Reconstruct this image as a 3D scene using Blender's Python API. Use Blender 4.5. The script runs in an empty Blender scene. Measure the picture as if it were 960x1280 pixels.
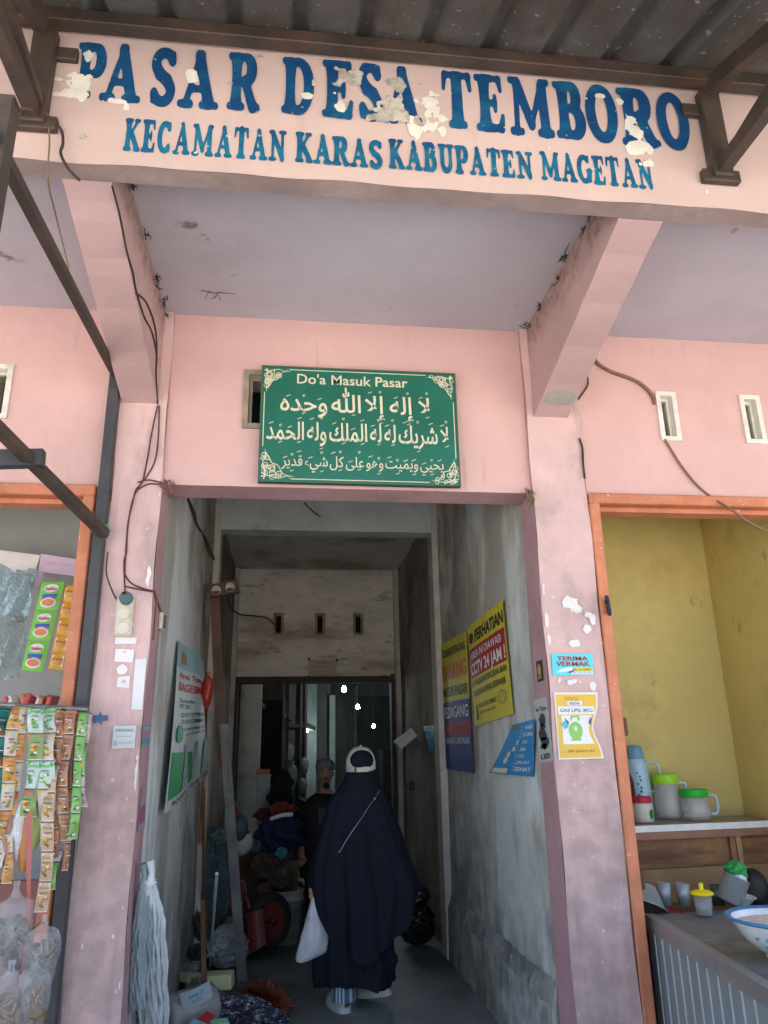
import bpy, math, random
import numpy as np
from mathutils import Vector, Matrix
random.seed(7); RNG = np.random.default_rng(7)
SC = bpy.context.scene
COL = SC.collection
R = math.radians
S = 0.92                                   # metres per survey unit
# ------------------------------------------------------------------ camera
PITCH, YAW, ROLL, FPX = R(17.7716), R(7.2066), R(-1.0254), 941.27
CAM = Vector((0.0, -4.1853 * S, (1.45 + .24) * S))
def _axes():
    f = Vector((math.sin(YAW) * math.cos(PITCH), math.cos(YAW) * math.cos(PITCH), math.sin(PITCH)))
    r = Vector((math.cos(YAW), -math.sin(YAW), 0)); u = r.cross(f)
    return (r * math.cos(ROLL) + u * math.sin(ROLL), u * math.cos(ROLL) - r * math.sin(ROLL), f)
AR, AU, AF = _axes()
cd = bpy.data.cameras.new('camera'); cam = bpy.data.objects.new('camera', cd); COL.objects.link(cam)
m = Matrix((AR, AU, -AF)).transposed().to_4x4(); m.translation = CAM; cam.matrix_world = m
cd.sensor_fit = 'VERTICAL'; cd.sensor_height = 36; cd.lens = FPX / 1280 * 36
cd.clip_start = .02; cd.clip_end = 500
SC.camera = cam
# ------------------------------------------------------------------ sky, sun, exposure
SUN_EL, SUN_AZ = R(66), R(20)              # the sun stands behind the building
world = bpy.data.worlds.new('World'); SC.world = world; world.use_nodes = True
wn = world.node_tree.nodes; wl = world.node_tree.links
sky = wn.new('ShaderNodeTexSky'); sky.sky_type = 'NISHITA'; sky.sun_disc = False
sky.sun_elevation = SUN_EL; sky.sun_rotation = SUN_AZ; sky.dust_density = 4.0; sky.ozone_density = .8
bg = wn['Background']; bg.inputs[1].default_value = .15; wl.new(sky.outputs[0], bg.inputs[0])
sl = bpy.data.lights.new('sun', 'SUN'); sl.energy = 5.0; sl.angle = R(.5); sl.color = (1, .97, .91)
sun = bpy.data.objects.new('sun', sl); COL.objects.link(sun)
sdir = Vector((math.sin(SUN_AZ) * math.cos(SUN_EL), math.cos(SUN_AZ) * math.cos(SUN_EL), math.sin(SUN_EL)))
sun.rotation_euler = sdir.to_track_quat('Z', 'Y').to_euler()
SC.view_settings.view_transform = 'Standard'; SC.view_settings.look = 'None'
SC.view_settings.exposure = 2.15; SC.view_settings.gamma = 1; SC.view_settings.use_curve_mapping = False
SC.render.engine = 'CYCLES'
SC.cycles.use_denoising = True
SC.cycles.max_bounces = 12; SC.cycles.diffuse_bounces = 9; SC.cycles.transparent_max_bounces = 12
SC.cycles.sample_clamp_indirect = 6; SC.cycles.caustics_reflective = False; SC.cycles.caustics_refractive = False

# ------------------------------------------------------------------ survey helpers: where a ray of the survey photo meets a real plane
def _on(ax, v, x, y):
    d = AR * ((x - 480) / FPX) + AU * ((640 - y) / FPX) + AF
    return CAM + d * ((v - CAM[ax]) / d[ax])
def AX(v, x, y): return _on(0, v, x, y)
def AY(v, x, y): return _on(1, v, x, y)
def AZ(v, x, y): return _on(2, v, x, y)
V = Vector

# ------------------------------------------------------------------ materials
MATS = {}
def rgb(c): return (c[0], c[1], c[2], 1)
def mat(name, col, rough=.8, spec=.3, metal=0, var=.12, vscale=3.0, dirt=None, dcol=(.15, .11, .08), dscale=1.5, dstretch=(1, 1, 1),
        dlo=.5, dhi=.75, speck=0, speckcol=(.8, .78, .72), bump=.15, bscale=60, world=False, alpha=1, trans=0, emit=None, coat=0, dirt2=None, layers=(), bdist=.01):
    """painted / worn surface: base colour broken by soft noise, stains with their own shape, chips, fine bump"""
    if name in MATS: return MATS[name]
    m = bpy.data.materials.new(name); m.use_nodes = True; MATS[name] = m
    nt = m.node_tree; N = nt.nodes; L = nt.links; b = N['Principled BSDF']
    b.inputs['Roughness'].default_value = rough; b.inputs['Specular IOR Level'].default_value = spec; b.inputs['Metallic'].default_value = metal
    b.inputs['Alpha'].default_value = alpha; b.inputs['Transmission Weight'].default_value = trans; b.inputs['Coat Weight'].default_value = coat
    if emit:
        b.inputs['Emission Color'].default_value = rgb(emit[0]); b.inputs['Emission Strength'].default_value = emit[1]
    b.inputs['Base Color'].default_value = rgb(col)
    if not (var or dirt or speck or bump): return m
    if world: co = N.new('ShaderNodeNewGeometry').outputs['Position']
    else: co = N.new('ShaderNodeTexCoord').outputs['Object']
    def noise(scale, detail=4, stretch=None, rough_=.55, off=0):
        n = N.new('ShaderNodeTexNoise'); n.inputs['Scale'].default_value = scale; n.inputs['Detail'].default_value = detail; n.inputs['Roughness'].default_value = rough_
        mp = N.new('ShaderNodeMapping'); mp.inputs['Scale'].default_value = stretch or (1, 1, 1); mp.inputs['Location'].default_value = (off, off * 1.7, off * .6)
        L.new(co, mp.inputs[0]); L.new(mp.outputs[0], n.inputs['Vector']); return n.outputs['Fac']
    def ramp(src, lo, hi, a=0, z=1):
        r = N.new('ShaderNodeMapRange'); r.interpolation_type = 'SMOOTHSTEP'; r.inputs[1].default_value = lo; r.inputs[2].default_value = hi; r.inputs[3].default_value = a; r.inputs[4].default_value = z
        L.new(src, r.inputs[0]); return r.outputs[0]
    def mix(fac, a, bb, mode='MIX'):
        x = N.new('ShaderNodeMix'); x.data_type = 'RGBA'; x.blend_type = mode
        if hasattr(fac, 'is_linked'): L.new(fac, x.inputs[0])
        else: x.inputs[0].default_value = fac
        for s, v in ((x.inputs[6], a), (x.inputs[7], bb)):
            if hasattr(v, 'is_linked'): L.new(v, s)
            else: s.default_value = rgb(v)
        return x.outputs[2]
    c = rgb(col)[:3]
    cur = mix(ramp(noise(vscale, 5), .3, .7), tuple(x * (1 - var) for x in c), tuple(min(1, x * (1 + var)) for x in c)) if var else None
    if cur is None: cur = mix(0, c, c)
    if var: cur = mix(ramp(noise(vscale * 7, 3, off=5), .35, .7, 0, .5), cur, tuple(x * (1 - var * .8) for x in c))
    if dirt: cur = mix(ramp(noise(dscale, 7, dstretch, .62, 3), dlo, dhi, 0, dirt), cur, dcol)
    if dirt2: cur = mix(ramp(noise(dirt2[1], 6, dirt2[2], .6, 11), dirt2[3], dirt2[4], 0, dirt2[0]), cur, dirt2[5])
    for (kind, amt, lo, hi, colr, nscale) in layers:      # stains and other tone changes along one axis: axis, strength, from, to, colour, edge noise
        sp = N.new('ShaderNodeSeparateXYZ'); L.new(co, sp.inputs[0]); ax = sp.outputs['XYZ'.index(kind)]
        nz = noise(nscale, 6, off=9); ad = N.new('ShaderNodeMath'); ad.operation = 'MULTIPLY_ADD'; L.new(nz, ad.inputs[0]); ad.inputs[1].default_value = (hi - lo) * 1.6; L.new(ax, ad.inputs[2])
        f1 = ramp(ad.outputs[0], lo + (hi - lo) * .8, hi + (hi - lo) * .8, 0, 1)
        f2 = ramp(noise(nscale * 3.1, 6, off=2), .3, .7, .25, 1)
        mu = N.new('ShaderNodeMath'); mu.operation = 'MULTIPLY'; L.new(f1, mu.inputs[0]); L.new(f2, mu.inputs[1])
        m2 = N.new('ShaderNodeMath'); m2.operation = 'MULTIPLY'; L.new(mu.outputs[0], m2.inputs[0]); m2.inputs[1].default_value = amt
        cur = mix(m2.outputs[0], cur, colr)
    if speck: cur = mix(ramp(noise(22, 6, off=7, rough_=.7), .66 - speck, .68 - speck), cur, speckcol)
    L.new(cur, b.inputs['Base Color'])
    if bump:
        bp = N.new('ShaderNodeBump'); bp.inputs['Strength'].default_value = bump; bp.inputs['Distance'].default_value = bdist
        a1 = N.new('ShaderNodeMath'); a1.operation = 'MULTIPLY_ADD'; L.new(noise(bscale, 4), a1.inputs[0]); a1.inputs[1].default_value = .35; L.new(noise(bscale * .12, 3), a1.inputs[2])
        L.new(a1.outputs[0], bp.inputs['Height']); L.new(bp.outputs[0], b.inputs['Normal'])
    return m
def plain(name, col, rough=.6, **k): return mat(name, col, rough, **{**dict(var=.1, vscale=9, bump=0), **k})

# ------------------------------------------------------------------ mesh builder
class MB:
    def __init__(s): s.v = []; s.f = []; s.m = []; s.sm = []
    def add(s, vs, fs, mi=0, smooth=False):
        o = len(s.v); s.v += [tuple(p) for p in vs]
        for f in fs: s.f.append(tuple(i + o for i in f)); s.m.append(mi); s.sm.append(smooth)
        return s
    def quad(s, a, b, c, d, mi=0): return s.add([a, b, c, d], [(0, 1, 2, 3)], mi)
    def box(s, lo, hi, mi=0):
        x0, y0, z0 = lo; x1, y1, z1 = hi
        return s.add([(x0, y0, z0), (x1, y0, z0), (x1, y1, z0), (x0, y1, z0), (x0, y0, z1), (x1, y0, z1), (x1, y1, z1), (x0, y1, z1)],
                     [(0, 3, 2, 1), (4, 5, 6, 7), (0, 1, 5, 4), (1, 2, 6, 5), (2, 3, 7, 6), (3, 0, 4, 7)], mi)
    def bbox(s, lo, hi, b=.006, mi=0, jit=0):
        """box with chamfered edges"""
        lo = V(lo); hi = V(hi); b = min(b, *(abs(hi[i] - lo[i]) * .45 for i in range(3)))
        vs = []; idx = {}
        for cx in (0, 1):
            for cy in (0, 1):
                for cz in (0, 1):
                    for ax in range(3):
                        p = [0, 0, 0]
                        for i, c in enumerate((cx, cy, cz)):
                            inset = 0 if i == ax else b
                            p[i] = hi[i] - inset if c else lo[i] + inset
                        idx[(cx, cy, cz, ax)] = len(vs); vs.append(tuple(q + random.uniform(-jit, jit) for q in p))
        fs = []
        for ax in range(3):
            o = [i for i in range(3) if i != ax]
            for c in (0, 1):
                ring = []
                for (p, q) in ((0, 0), (1, 0), (1, 1), (0, 1)):
                    k = [0, 0, 0]; k[ax] = c; k[o[0]] = p; k[o[1]] = q; ring.append(idx[tuple(k) + (ax,)])
                fs.append(ring)
            for (p, q) in ((0, 0), (0, 1), (1, 0), (1, 1)):       # edges along ax
                k0 = [0, 0, 0]; k0[o[0]] = p; k0[o[1]] = q; k1 = list(k0); k1[ax] = 1
                fs.append([idx[tuple(k0) + (o[0],)], idx[tuple(k0) + (o[1],)], idx[tuple(k1) + (o[1],)], idx[tuple(k1) + (o[0],)]])
        for cx in (0, 1):
            for cy in (0, 1):
                for cz in (0, 1): fs.append([idx[(cx, cy, cz, 0)], idx[(cx, cy, cz, 1)], idx[(cx, cy, cz, 2)]])
        s.fixn = True
        return s.add(vs, fs, mi)
    def bar(s, p, q, w, h, up=(0, 0, 1), mi=0):
        p = V(p); q = V(q); d = (q - p).normalized(); up = V(up)
        if abs(d.dot(up)) > .98: up = V((0, 1, 0))
        sd = d.cross(up).normalized(); u = sd.cross(d)
        c = [(-w / 2, -h / 2), (w / 2, -h / 2), (w / 2, h / 2), (-w / 2, h / 2)]
        vs = [p + sd * a + u * b for a, b in c] + [q + sd * a + u * b for a, b in c]
        return s.add(vs, [(3, 2, 1, 0), (4, 5, 6, 7), (0, 1, 5, 4), (1, 2, 6, 5), (2, 3, 7, 6), (3, 0, 4, 7)], mi)
    def tube(s, pts, r, n=8, mi=0, cap=True, smooth=True, flat=1.0):
        pts = [V(p) for p in pts]; k = len(pts); rr = r if hasattr(r, '__len__') else [r] * k
        vs = []; prev = None
        for i in range(k):
            t = (pts[min(i + 1, k - 1)] - pts[max(i - 1, 0)])
            t = t.normalized() if t.length > 1e-9 else V((0, 0, 1))
            if prev is None:
                a = V((0, 0, 1)) if abs(t.z) < .9 else V((1, 0, 0)); x = t.cross(a).normalized()
            else: x = (prev - t * prev.dot(t)).normalized()
            prev = x; y = t.cross(x)
            vs += [pts[i] + (x * math.cos(2 * math.pi * j / n) + y * math.sin(2 * math.pi * j / n) * flat) * rr[i] for j in range(n)]
        fs = [(i * n + j, i * n + (j + 1) % n, (i + 1) * n + (j + 1) % n, (i + 1) * n + j) for i in range(k - 1) for j in range(n)]
        s.add(vs, fs, mi, smooth)
        if cap: s.add(vs[:n], [tuple(range(n))[::-1]], mi); s.add(vs[-n:], [tuple(range(n))], mi)
        return s
    def lathe(s, prof, c=(0, 0, 0), n=24, mi=0, axis=(0, 0, 1), smooth=True, warp=None):
        c = V(c); ax = V(axis).normalized(); x = ax.orthogonal().normalized(); y = ax.cross(x); vs = []
        for (r, h) in prof:
            for j in range(n):
                a = 2 * math.pi * j / n; rr = r * (warp(a, h) if warp else 1)
                vs.append(c + ax * h + (x * math.cos(a) + y * math.sin(a)) * rr)
        fs = [(i * n + j, i * n + (j + 1) % n, (i + 1) * n + (j + 1) % n, (i + 1) * n + j) for i in range(len(prof) - 1) for j in range(n)]
        return s.add(vs, fs, mi, smooth)
    def grid(s, fn, nu, nv, mi=0, smooth=True, closed_u=False):
        vs = [fn(i / nu, j / nv) for j in range(nv + 1) for i in range(nu + (0 if closed_u else 1))]
        w = nu if closed_u else nu + 1
        fs = [(j * w + i, j * w + (i + 1) % w, (j + 1) * w + (i + 1) % w, (j + 1) * w + i) for j in range(nv) for i in range(nu)]
        return s.add(vs, fs, mi, smooth)
    def build(s, name, mats, parent=None, at=None):
        me = bpy.data.meshes.new(name)
        mats = mats if isinstance(mats, (list, tuple)) else [mats]
        o = bpy.data.objects.new(name, me); COL.objects.link(o)
        off = V((0, 0, 0))
        if parent is not None:
            o.parent = parent; q = parent
            while q is not None: off += q.location; q = q.parent
        elif at is not None: off = V(at); o.location = off
        me.from_pydata([(p[0] - off.x, p[1] - off.y, p[2] - off.z) for p in s.v], [], s.f)
        for mm in mats: me.materials.append(mm)
        me.polygons.foreach_set('material_index', s.m); me.polygons.foreach_set('use_smooth', s.sm); me.update()
        if getattr(s, 'fixn', False):
            import bmesh
            bm = bmesh.new(); bm.from_mesh(me); bmesh.ops.recalc_face_normals(bm, faces=bm.faces); bm.to_mesh(me); bm.free()
        return o
def tag(o, label=None, cat=None, group=None, kind=None):
    if label: o['label'] = label
    if cat: o['category'] = cat
    if group: o['group'] = group
    if kind or cat: o['kind'] = kind or 'thing'
    return o
def thing(name, loc, label, cat, group=None):
    o = bpy.data.objects.new(name, None); COL.objects.link(o); o.location = loc; o.empty_display_size = .1
    return tag(o, label, cat, group)
def copy_tree(o, parent=None):
    c = o.copy(); COL.objects.link(c)
    if parent is not None: c.parent = parent
    for ch in list(o.children): copy_tree(ch, c)
    return c
# ------------------------------------------------------------------ lettering
_TC = {}
def text2d(s, bold=0.0):
    """the flat outline of a line of writing, baseline at 0, cap height about .73"""
    if (s, bold) in _TC: return _TC[(s, bold)]
    cu = bpy.data.curves.new('lettering', 'FONT'); cu.body = s; cu.offset = bold; cu.resolution_u = 3
    o = bpy.data.objects.new('lettering', cu); COL.objects.link(o)
    bpy.context.view_layer.update()
    me = bpy.data.meshes.new_from_object(o.evaluated_get(bpy.context.evaluated_depsgraph_get()))
    vs = np.array([v.co[:2] for v in me.vertices]) if len(me.vertices) else np.zeros((1, 2)); fs = [tuple(p.vertices) for p in me.polygons]
    bpy.data.objects.remove(o); bpy.data.curves.remove(cu); bpy.data.meshes.remove(me)
    _TC[(s, bold)] = (vs, fs); return vs, fs
def put_text(mb, s, W, x, y, h, w=None, off=.0015, mi=0, bold=.012, slant=0, caps=True, align='l'):
    """writes s into mb on the surface W(s,t,offset): left edge x, baseline y, cap height h, squeezed to width w"""
    vs, fs = text2d(s, bold)
    x0, x1 = vs[:, 0].min(), vs[:, 0].max(); k = h / .73; kx = (w / (x1 - x0)) if w else k
    if align == 'c': x = x - (x1 - x0) * kx / 2
    mb.add([W(x + (p[0] - x0) * kx + slant * p[1] * k, y + p[1] * k, off) for p in vs], fs, mi)
def put_rect(mb, W, x0, y0, x1, y1, off=.001, mi=0, nu=6, nv=1):
    mb.grid(lambda u, v: W(x0 + (x1 - x0) * u, y0 + (y1 - y0) * v, off), nu, nv, mi, smooth=True)
def put_poly(mb, W, pts, off=.001, mi=0):
    mb.add([W(p[0], p[1], off) for p in pts], [tuple(range(len(pts)))], mi)
def ell(cx, cy, rx, ry, n=20, a0=0, a1=360):
    return [(cx + rx * math.cos(R(a0 + (a1 - a0) * i / n)), cy + ry * math.sin(R(a0 + (a1 - a0) * i / n))) for i in range(n if a1 - a0 == 360 else n + 1)]
def plane_map(P, u, v, warp=None):
    P = V(P); u = V(u).normalized(); v = V(v).normalized(); n = u.cross(v).normalized()
    def W(s, t, off=0):
        o = off + (warp(s, t) if warp else 0)
        return P + u * s + v * t + n * o
    return W
# ------------------------------------------------------------------ painted shapes cut from a field (smooth outlines at any size)
def field_mesh(mb, F, x0, z0, st, place, mi=0):
    """F[j,i] > 0 is inside; marching squares with runs of full cells merged"""
    nz, nx = F.shape; ins = F > 0
    full = ins[:-1, :-1] & ins[1:, :-1] & ins[:-1, 1:] & ins[1:, 1:]
    anyc = ins[:-1, :-1] | ins[1:, :-1] | ins[:-1, 1:] | ins[1:, 1:]
    def P(i, j): return place(x0 + i * st, z0 + j * st)
    for j in range(nz - 1):
        i = 0; row = full[j]
        while i < nx - 1:
            if row[i]:
                k = i
                while k < nx - 1 and row[k]: k += 1
                mb.add([P(i, j), P(k, j), P(k, j + 1), P(i, j + 1)], [(0, 1, 2, 3)], mi); i = k; continue
            if anyc[j, i]:
                c = [(i, j), (i + 1, j), (i + 1, j + 1), (i, j + 1)]; val = [F[q[1], q[0]] for q in c]; poly = []
                for a in range(4):
                    b = (a + 1) % 4
                    if val[a] > 0: poly.append(c[a])
                    if (val[a] > 0) != (val[b] > 0):
                        t = val[a] / (val[a] - val[b]); poly.append((c[a][0] + t * (c[b][0] - c[a][0]), c[a][1] + t * (c[b][1] - c[a][1])))
                if len(poly) >= 3: mb.add([P(*q) for q in poly], [tuple(range(len(poly)))], mi)
            i += 1
def vnoise(X, Z, sc, seed=0):
    """value noise on arrays"""
    rs = np.random.default_rng(seed); T = rs.random((64, 64))
    x = X * sc; z = Z * sc; xi = np.floor(x).astype(int); zi = np.floor(z).astype(int); fx = x - xi; fz = z - zi
    fx = fx * fx * (3 - 2 * fx); fz = fz * fz * (3 - 2 * fz); g = lambda a, b: T[b % 64, a % 64]
    return (g(xi, zi) * (1 - fx) + g(xi + 1, zi) * fx) * (1 - fz) + (g(xi, zi + 1) * (1 - fx) + g(xi + 1, zi + 1) * fx) * fz
def fbm(X, Z, sc, seed=0, o=4): return sum(vnoise(X, Z, sc * 2 ** k, seed + k) * .5 ** k for k in range(o)) / sum(.5 ** k for k in range(o))
# ================================================================== THE PLACE
XL1, XL2, XR1, XR2 = -.943, -.694, 1.329, 1.643       # pillar edges
TH = .24; ZL = 2.937; ZS = 3.974                       # pillar depth, lintel, soffit
YF, YFB, ZF0, ZF1 = -1.389, -1.285, 3.734, 4.50        # fascia front, back, bottom, top
YB2, YBW, ZC = 2.76, 5.474, 3.78                       # cross beam, back wall, passage ceiling
ZDO = 2.43                                             # back opening
BR = (.20, .15, .11)
M_pink = mat('pink_wall_paint', (.62, .395, .365), .75, var=.07, vscale=1.2, dirt=.35, dcol=(.42, .27, .23), dscale=1.1, dlo=.5, dhi=.8,
             dirt2=(.45, 2.2, (6, 6, .5), .6, .78, (.34, .23, .2)), speck=0, bump=.6, bscale=26, bdist=.012, world=True)
M_pillar = mat('pink_pillar_paint', (.63, .43, .405), .7, var=.1, vscale=2.0, dirt=.7, dcol=(.33, .25, .23), dscale=2.3, dstretch=(1.5, 1.5, .8), dlo=.5, dhi=.74,
               dirt2=(.6, 5, (2.5, 2.5, .3), .58, .74, (.30, .22, .2)), speck=.012, speckcol=(.72, .58, .55), bump=.7, bscale=24, bdist=.012, world=True,
               layers=(('Z', .42, 2.1, 1.0, (.34, .25, .23), 2.0), ('Z', .3, 1.75, 1.45, (.2, .15, .14), 4.0)))
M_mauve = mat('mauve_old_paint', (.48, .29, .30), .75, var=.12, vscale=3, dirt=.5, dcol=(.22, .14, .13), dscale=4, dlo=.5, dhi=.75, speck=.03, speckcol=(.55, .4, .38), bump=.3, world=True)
M_fascia = mat('cream_pink_fascia_paint', (.585, .435, .39), .75, var=.06, vscale=1.2, dirt=.3, dcol=(.5, .36, .3), dscale=1.3, dlo=.5, dhi=.8,
               dirt2=(.35, 3, (5, 5, .4), .6, .8, (.38, .27, .22)), bump=.2, world=True)
M_fbot = mat('dark_fascia_underside', (.33, .25, .23), .9, var=.15, vscale=4, dirt=.5, dcol=(.2, .15, .14), dscale=5, bump=.5, world=True)  # underside toned darker than the fascia front
M_soffit = mat('lilac_soffit_paint', (.48, .445, .485), .85, var=.08, vscale=.9, dirt=.45, dcol=(.36, .32, .34), dscale=.9, dlo=.5, dhi=.8,
               dirt2=(.85, 4.5, (1, 1, 1), .64, .72, (.16, .14, .14)), bump=.25, world=True)
M_beam = mat('pink_beam_paint', (.49, .33, .315), .78, var=.07, vscale=1.5, dirt=.4, dcol=(.42, .29, .26), dscale=1.6, bump=.25, world=True, dirt2=(.6, 3, (1, 1, 1), .64, .75, (.25, .15, .1)), layers=(('Z', .8, 3.72, 3.93, (.20, .12, .085), 7.0),))
M_pass = mat('grey_passage_whitewash', (.66, .69, .665), .85, var=.1, vscale=1.6, dirt=.7, dcol=(.30, .255, .20), dscale=.8, dstretch=(1, 1.6, .7), dlo=.48, dhi=.62,
             dirt2=(.55, 2.2, (1, 4, .5), .56, .76, (.13, .12, .095)), speck=.0, bump=.45, bscale=40, world=True,
             layers=(('Z', .8, 1.2, .2, (.13, .125, .11), 2.0), ('Y', .8, 1.1, 2.2, (.21, .165, .125), 1.6)))  # dirt near the floor; the other layer browns the wall with depth
M_pass2 = mat('brown_stained_whitewash', (.70, .65, .58), .85, var=.12, vscale=2, dirt=.75, dcol=(.25, .18, .125), dscale=1.3, dstretch=(.6, .6, 1.8), dlo=.45, dhi=.68,
              dirt2=(.6, 4, (1, 1, 3), .55, .72, (.11, .08, .06)), bump=.35, world=True)
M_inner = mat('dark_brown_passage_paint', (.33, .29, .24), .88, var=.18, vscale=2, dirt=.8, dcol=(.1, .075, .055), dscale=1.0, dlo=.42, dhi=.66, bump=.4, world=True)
M_trim = mat('pale_grey_pilaster', (.52, .49, .44), .8, var=.12, vscale=5, dirt=.5, dcol=(.25, .2, .15), dscale=4, bump=.3, world=True)
M_ceil = mat('sooty_passage_ceiling', (.60, .59, .56), .9, var=.12, vscale=2, dirt=.7, dcol=(.22, .18, .145), dscale=1.3, dlo=.47, dhi=.66, bump=.3, world=True)
M_orange = mat('orange_wood_paint', (.56, .205, .105), .55, var=.16, vscale=5, dirt=.5, dcol=(.33, .13, .08), dscale=4, dstretch=(3, 3, .5), dlo=.5, dhi=.7, speck=.02, speckcol=(.6, .42, .32), bump=.3, world=True)
M_white = mat('white_vent_paint', (.70, .67, .60), .7, var=.1, vscale=12, dirt=.5, dcol=(.4, .33, .26), dscale=8, bump=.2, world=True)
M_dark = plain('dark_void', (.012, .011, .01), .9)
M_grey = mat('grey_shop_wall', (.38, .375, .355), .8, var=.1, vscale=2, dirt=.3, dcol=(.16, .15, .14), bump=.2, world=True)
M_yel = mat('ochre_room_paint', (.57, .465, .17), .7, var=.1, vscale=1.5, dirt=.5, dcol=(.27, .2, .07), dscale=2, dlo=.55, dhi=.75, dirt2=(.6, 7, (1, 1, .5), .64, .74, (.16, .125, .06)), bump=.2, world=True)
M_plinth = mat('worn_cement_plinth', (.30, .31, .29), .9, var=.2, vscale=5, dirt=.7, dcol=(.12, .11, .1), dscale=5, dlo=.45, dhi=.62, speck=.05, speckcol=(.45, .46, .44), bump=.7, world=True)
M_floor = mat('wet_cement_floor', (.19, .195, .19), .6, .35, var=.22, vscale=2.5, dirt=.6, dcol=(.055, .055, .055), dscale=1.6, dlo=.45, dhi=.65, speck=.0, bump=.5, bscale=35, world=True)
M_street = mat('street_concrete', (.42, .40, .37), .9, var=.15, vscale=1, dirt=.4, dcol=(.2, .18, .16), bump=.4, bscale=20, world=True)

# ---- ground
b = MB(); b.box((-60, -60, -.4), (60, -3.0, 0)); tag(b.build('street', M_street), kind='structure')
b = MB(); b.box((-60, -3.0, -.4), (60, 60, .0)); b.box((-60, -3.02, -.38), (60, -3.0, -.01)); tag(b.build('floor', M_floor), kind='structure')

bld = thing('market_building', (0.3, 0, 0), 'pink village market building with a tall open passage through its middle', 'building')
def P(mb, name, mats, parent=None): return mb.build(name, mats, parent or bld)
def wall_holes(mb, x0, x1, z0, z1, y0, y1, holes, mi=0, ri=1):
    """wall slab with real openings"""
    xs = sorted({x0, x1, *[h[0] for h in holes], *[h[1] for h in holes]}); zs = sorted({z0, z1, *[h[2] for h in holes], *[h[3] for h in holes]})
    for a, c in zip(xs, xs[1:]):
        for d, e in zip(zs, zs[1:]):
            if any(h[0] <= a and c <= h[1] and h[2] <= d and e <= h[3] for h in holes): continue
            mb.quad((a, y0, d), (c, y0, d), (c, y0, e), (a, y0, e), mi); mb.quad((c, y1, d), (a, y1, d), (a, y1, e), (c, y1, e), mi)
    for h in holes:
        a, c, d, e = h
        mb.quad((a, y0, d), (a, y0, e), (a, y1, e), (a, y1, d), ri); mb.quad((c, y0, d), (c, y1, d), (c, y1, e), (c, y0, e), ri)
        mb.quad((a, y0, d), (a, y1, d), (c, y1, d), (c, y0, d), ri); mb.quad((a, y0, e), (c, y0, e), (c, y1, e), (a, y1, e), ri)
    mb.quad((x0, y0, z0), (x0, y1, z0), (x1, y1, z0), (x1, y0, z0), 2 if mi == 0 else mi)
    mb.quad((x0, y0, z1), (x1, y0, z1), (x1, y1, z1), (x0, y1, z1), mi)
# pillars
for (a, c) in ((XL1, XL2), (XR1, XR2)):
    b = MB(); nz = 40
    # slightly hand-plastered front face and arrises
    def face(u, v, a=a, c=c): return (a + (c - a) * u + .004 * math.sin(v * 31 + a * 9) * (1 if u in (0, 1) else 0), .004 * math.sin(u * 9 + v * 23), v * (ZS - .002))
    b.grid(face, 6, nz, 0, smooth=False)
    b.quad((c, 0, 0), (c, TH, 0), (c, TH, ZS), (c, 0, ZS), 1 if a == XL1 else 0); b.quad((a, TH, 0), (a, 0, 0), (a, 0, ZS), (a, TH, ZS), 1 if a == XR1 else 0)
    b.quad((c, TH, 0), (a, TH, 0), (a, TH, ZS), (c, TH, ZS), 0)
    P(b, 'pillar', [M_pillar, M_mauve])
# upper walls with vents
YW = .03
VZ0, VZ1 = 3.285, 3.605
ventx = [(2.148, 2.276), (2.686, 2.818), (-1.655, -1.525)]
b = MB(); wall_holes(b, XL2, XR1, ZL, ZS, YW, TH, [(-.262, -.165, VZ0, VZ1)]); P(b, 'upper_wall', [M_pink, M_trim, M_mauve])
b = MB(); wall_holes(b, XR2, 6, 2.93, ZS, YW, TH, [(x0 + .028, x1 - .028, VZ0 + .03, VZ1 - .03) for x0, x1 in ventx[:2]]); P(b, 'upper_wall', [M_pink, M_white, M_pink])
b = MB(); wall_holes(b, -5, XL1, 2.905, ZS, YW, TH, [(x0 + .028, x1 - .028, VZ0 + .03, VZ1 - .03) for x0, x1 in ventx[2:]]); P(b, 'upper_wall', [M_pink, M_white, M_pink])
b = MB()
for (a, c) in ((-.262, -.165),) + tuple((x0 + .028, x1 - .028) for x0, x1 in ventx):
    b = MB(); b.box((a - .05, TH + .02, VZ0 - .05), (c + .05, TH + .05, VZ1 + .05)); P(b, 'vent_shade_sheet', M_dark)  # black sheet puts the darkness of the room behind into colour
def vent(x0, x1, z0, z1, y, w=.028, m=M_white, dep=.014):
    b = MB()
    for (p, q) in (((x0, y - dep, z0), (x0 + w, y + .001, z1)), ((x1 - w, y - dep, z0), (x1, y + .001, z1)), ((x0 + w, y - dep, z0), (x1 - w, y + .001, z0 + w)), ((x0 + w, y - dep, z1 - w), (x1 - w, y + .001, z1))): b.box(p, q)
    f = P(b, 'vent_window', m)
    b = MB(); ww = w * .55; i = w + .002
    for (p, q) in (((x0 + i, y + .03, z0 + i), (x0 + i + ww, y + .05, z1 - i)), ((x1 - i - ww, y + .03, z0 + i), (x1 - i, y + .05, z1 - i)), ((x0 + i + ww, y + .03, z1 - i - ww), (x1 - i - ww, y + .05, z1 - i)), ((x0 + i + ww, y + .03, z0 + i), (x1 - i - ww, y + .05, z0 + i + ww))): b.box(p, q)
    b.build('inner_frame', m, f)
for x0, x1 in ventx: vent(x0, x1, VZ0, VZ1, YW)
M_ventold = mat('weathered_vent', (.3, .24, .18), .85, var=.2, vscale=14, dirt=.6, dcol=(.13, .1, .08), dscale=10, world=True)
vent(-.292, -.135, VZ0 - .01, VZ1 + .03, YW, .03, M_ventold)
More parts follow.
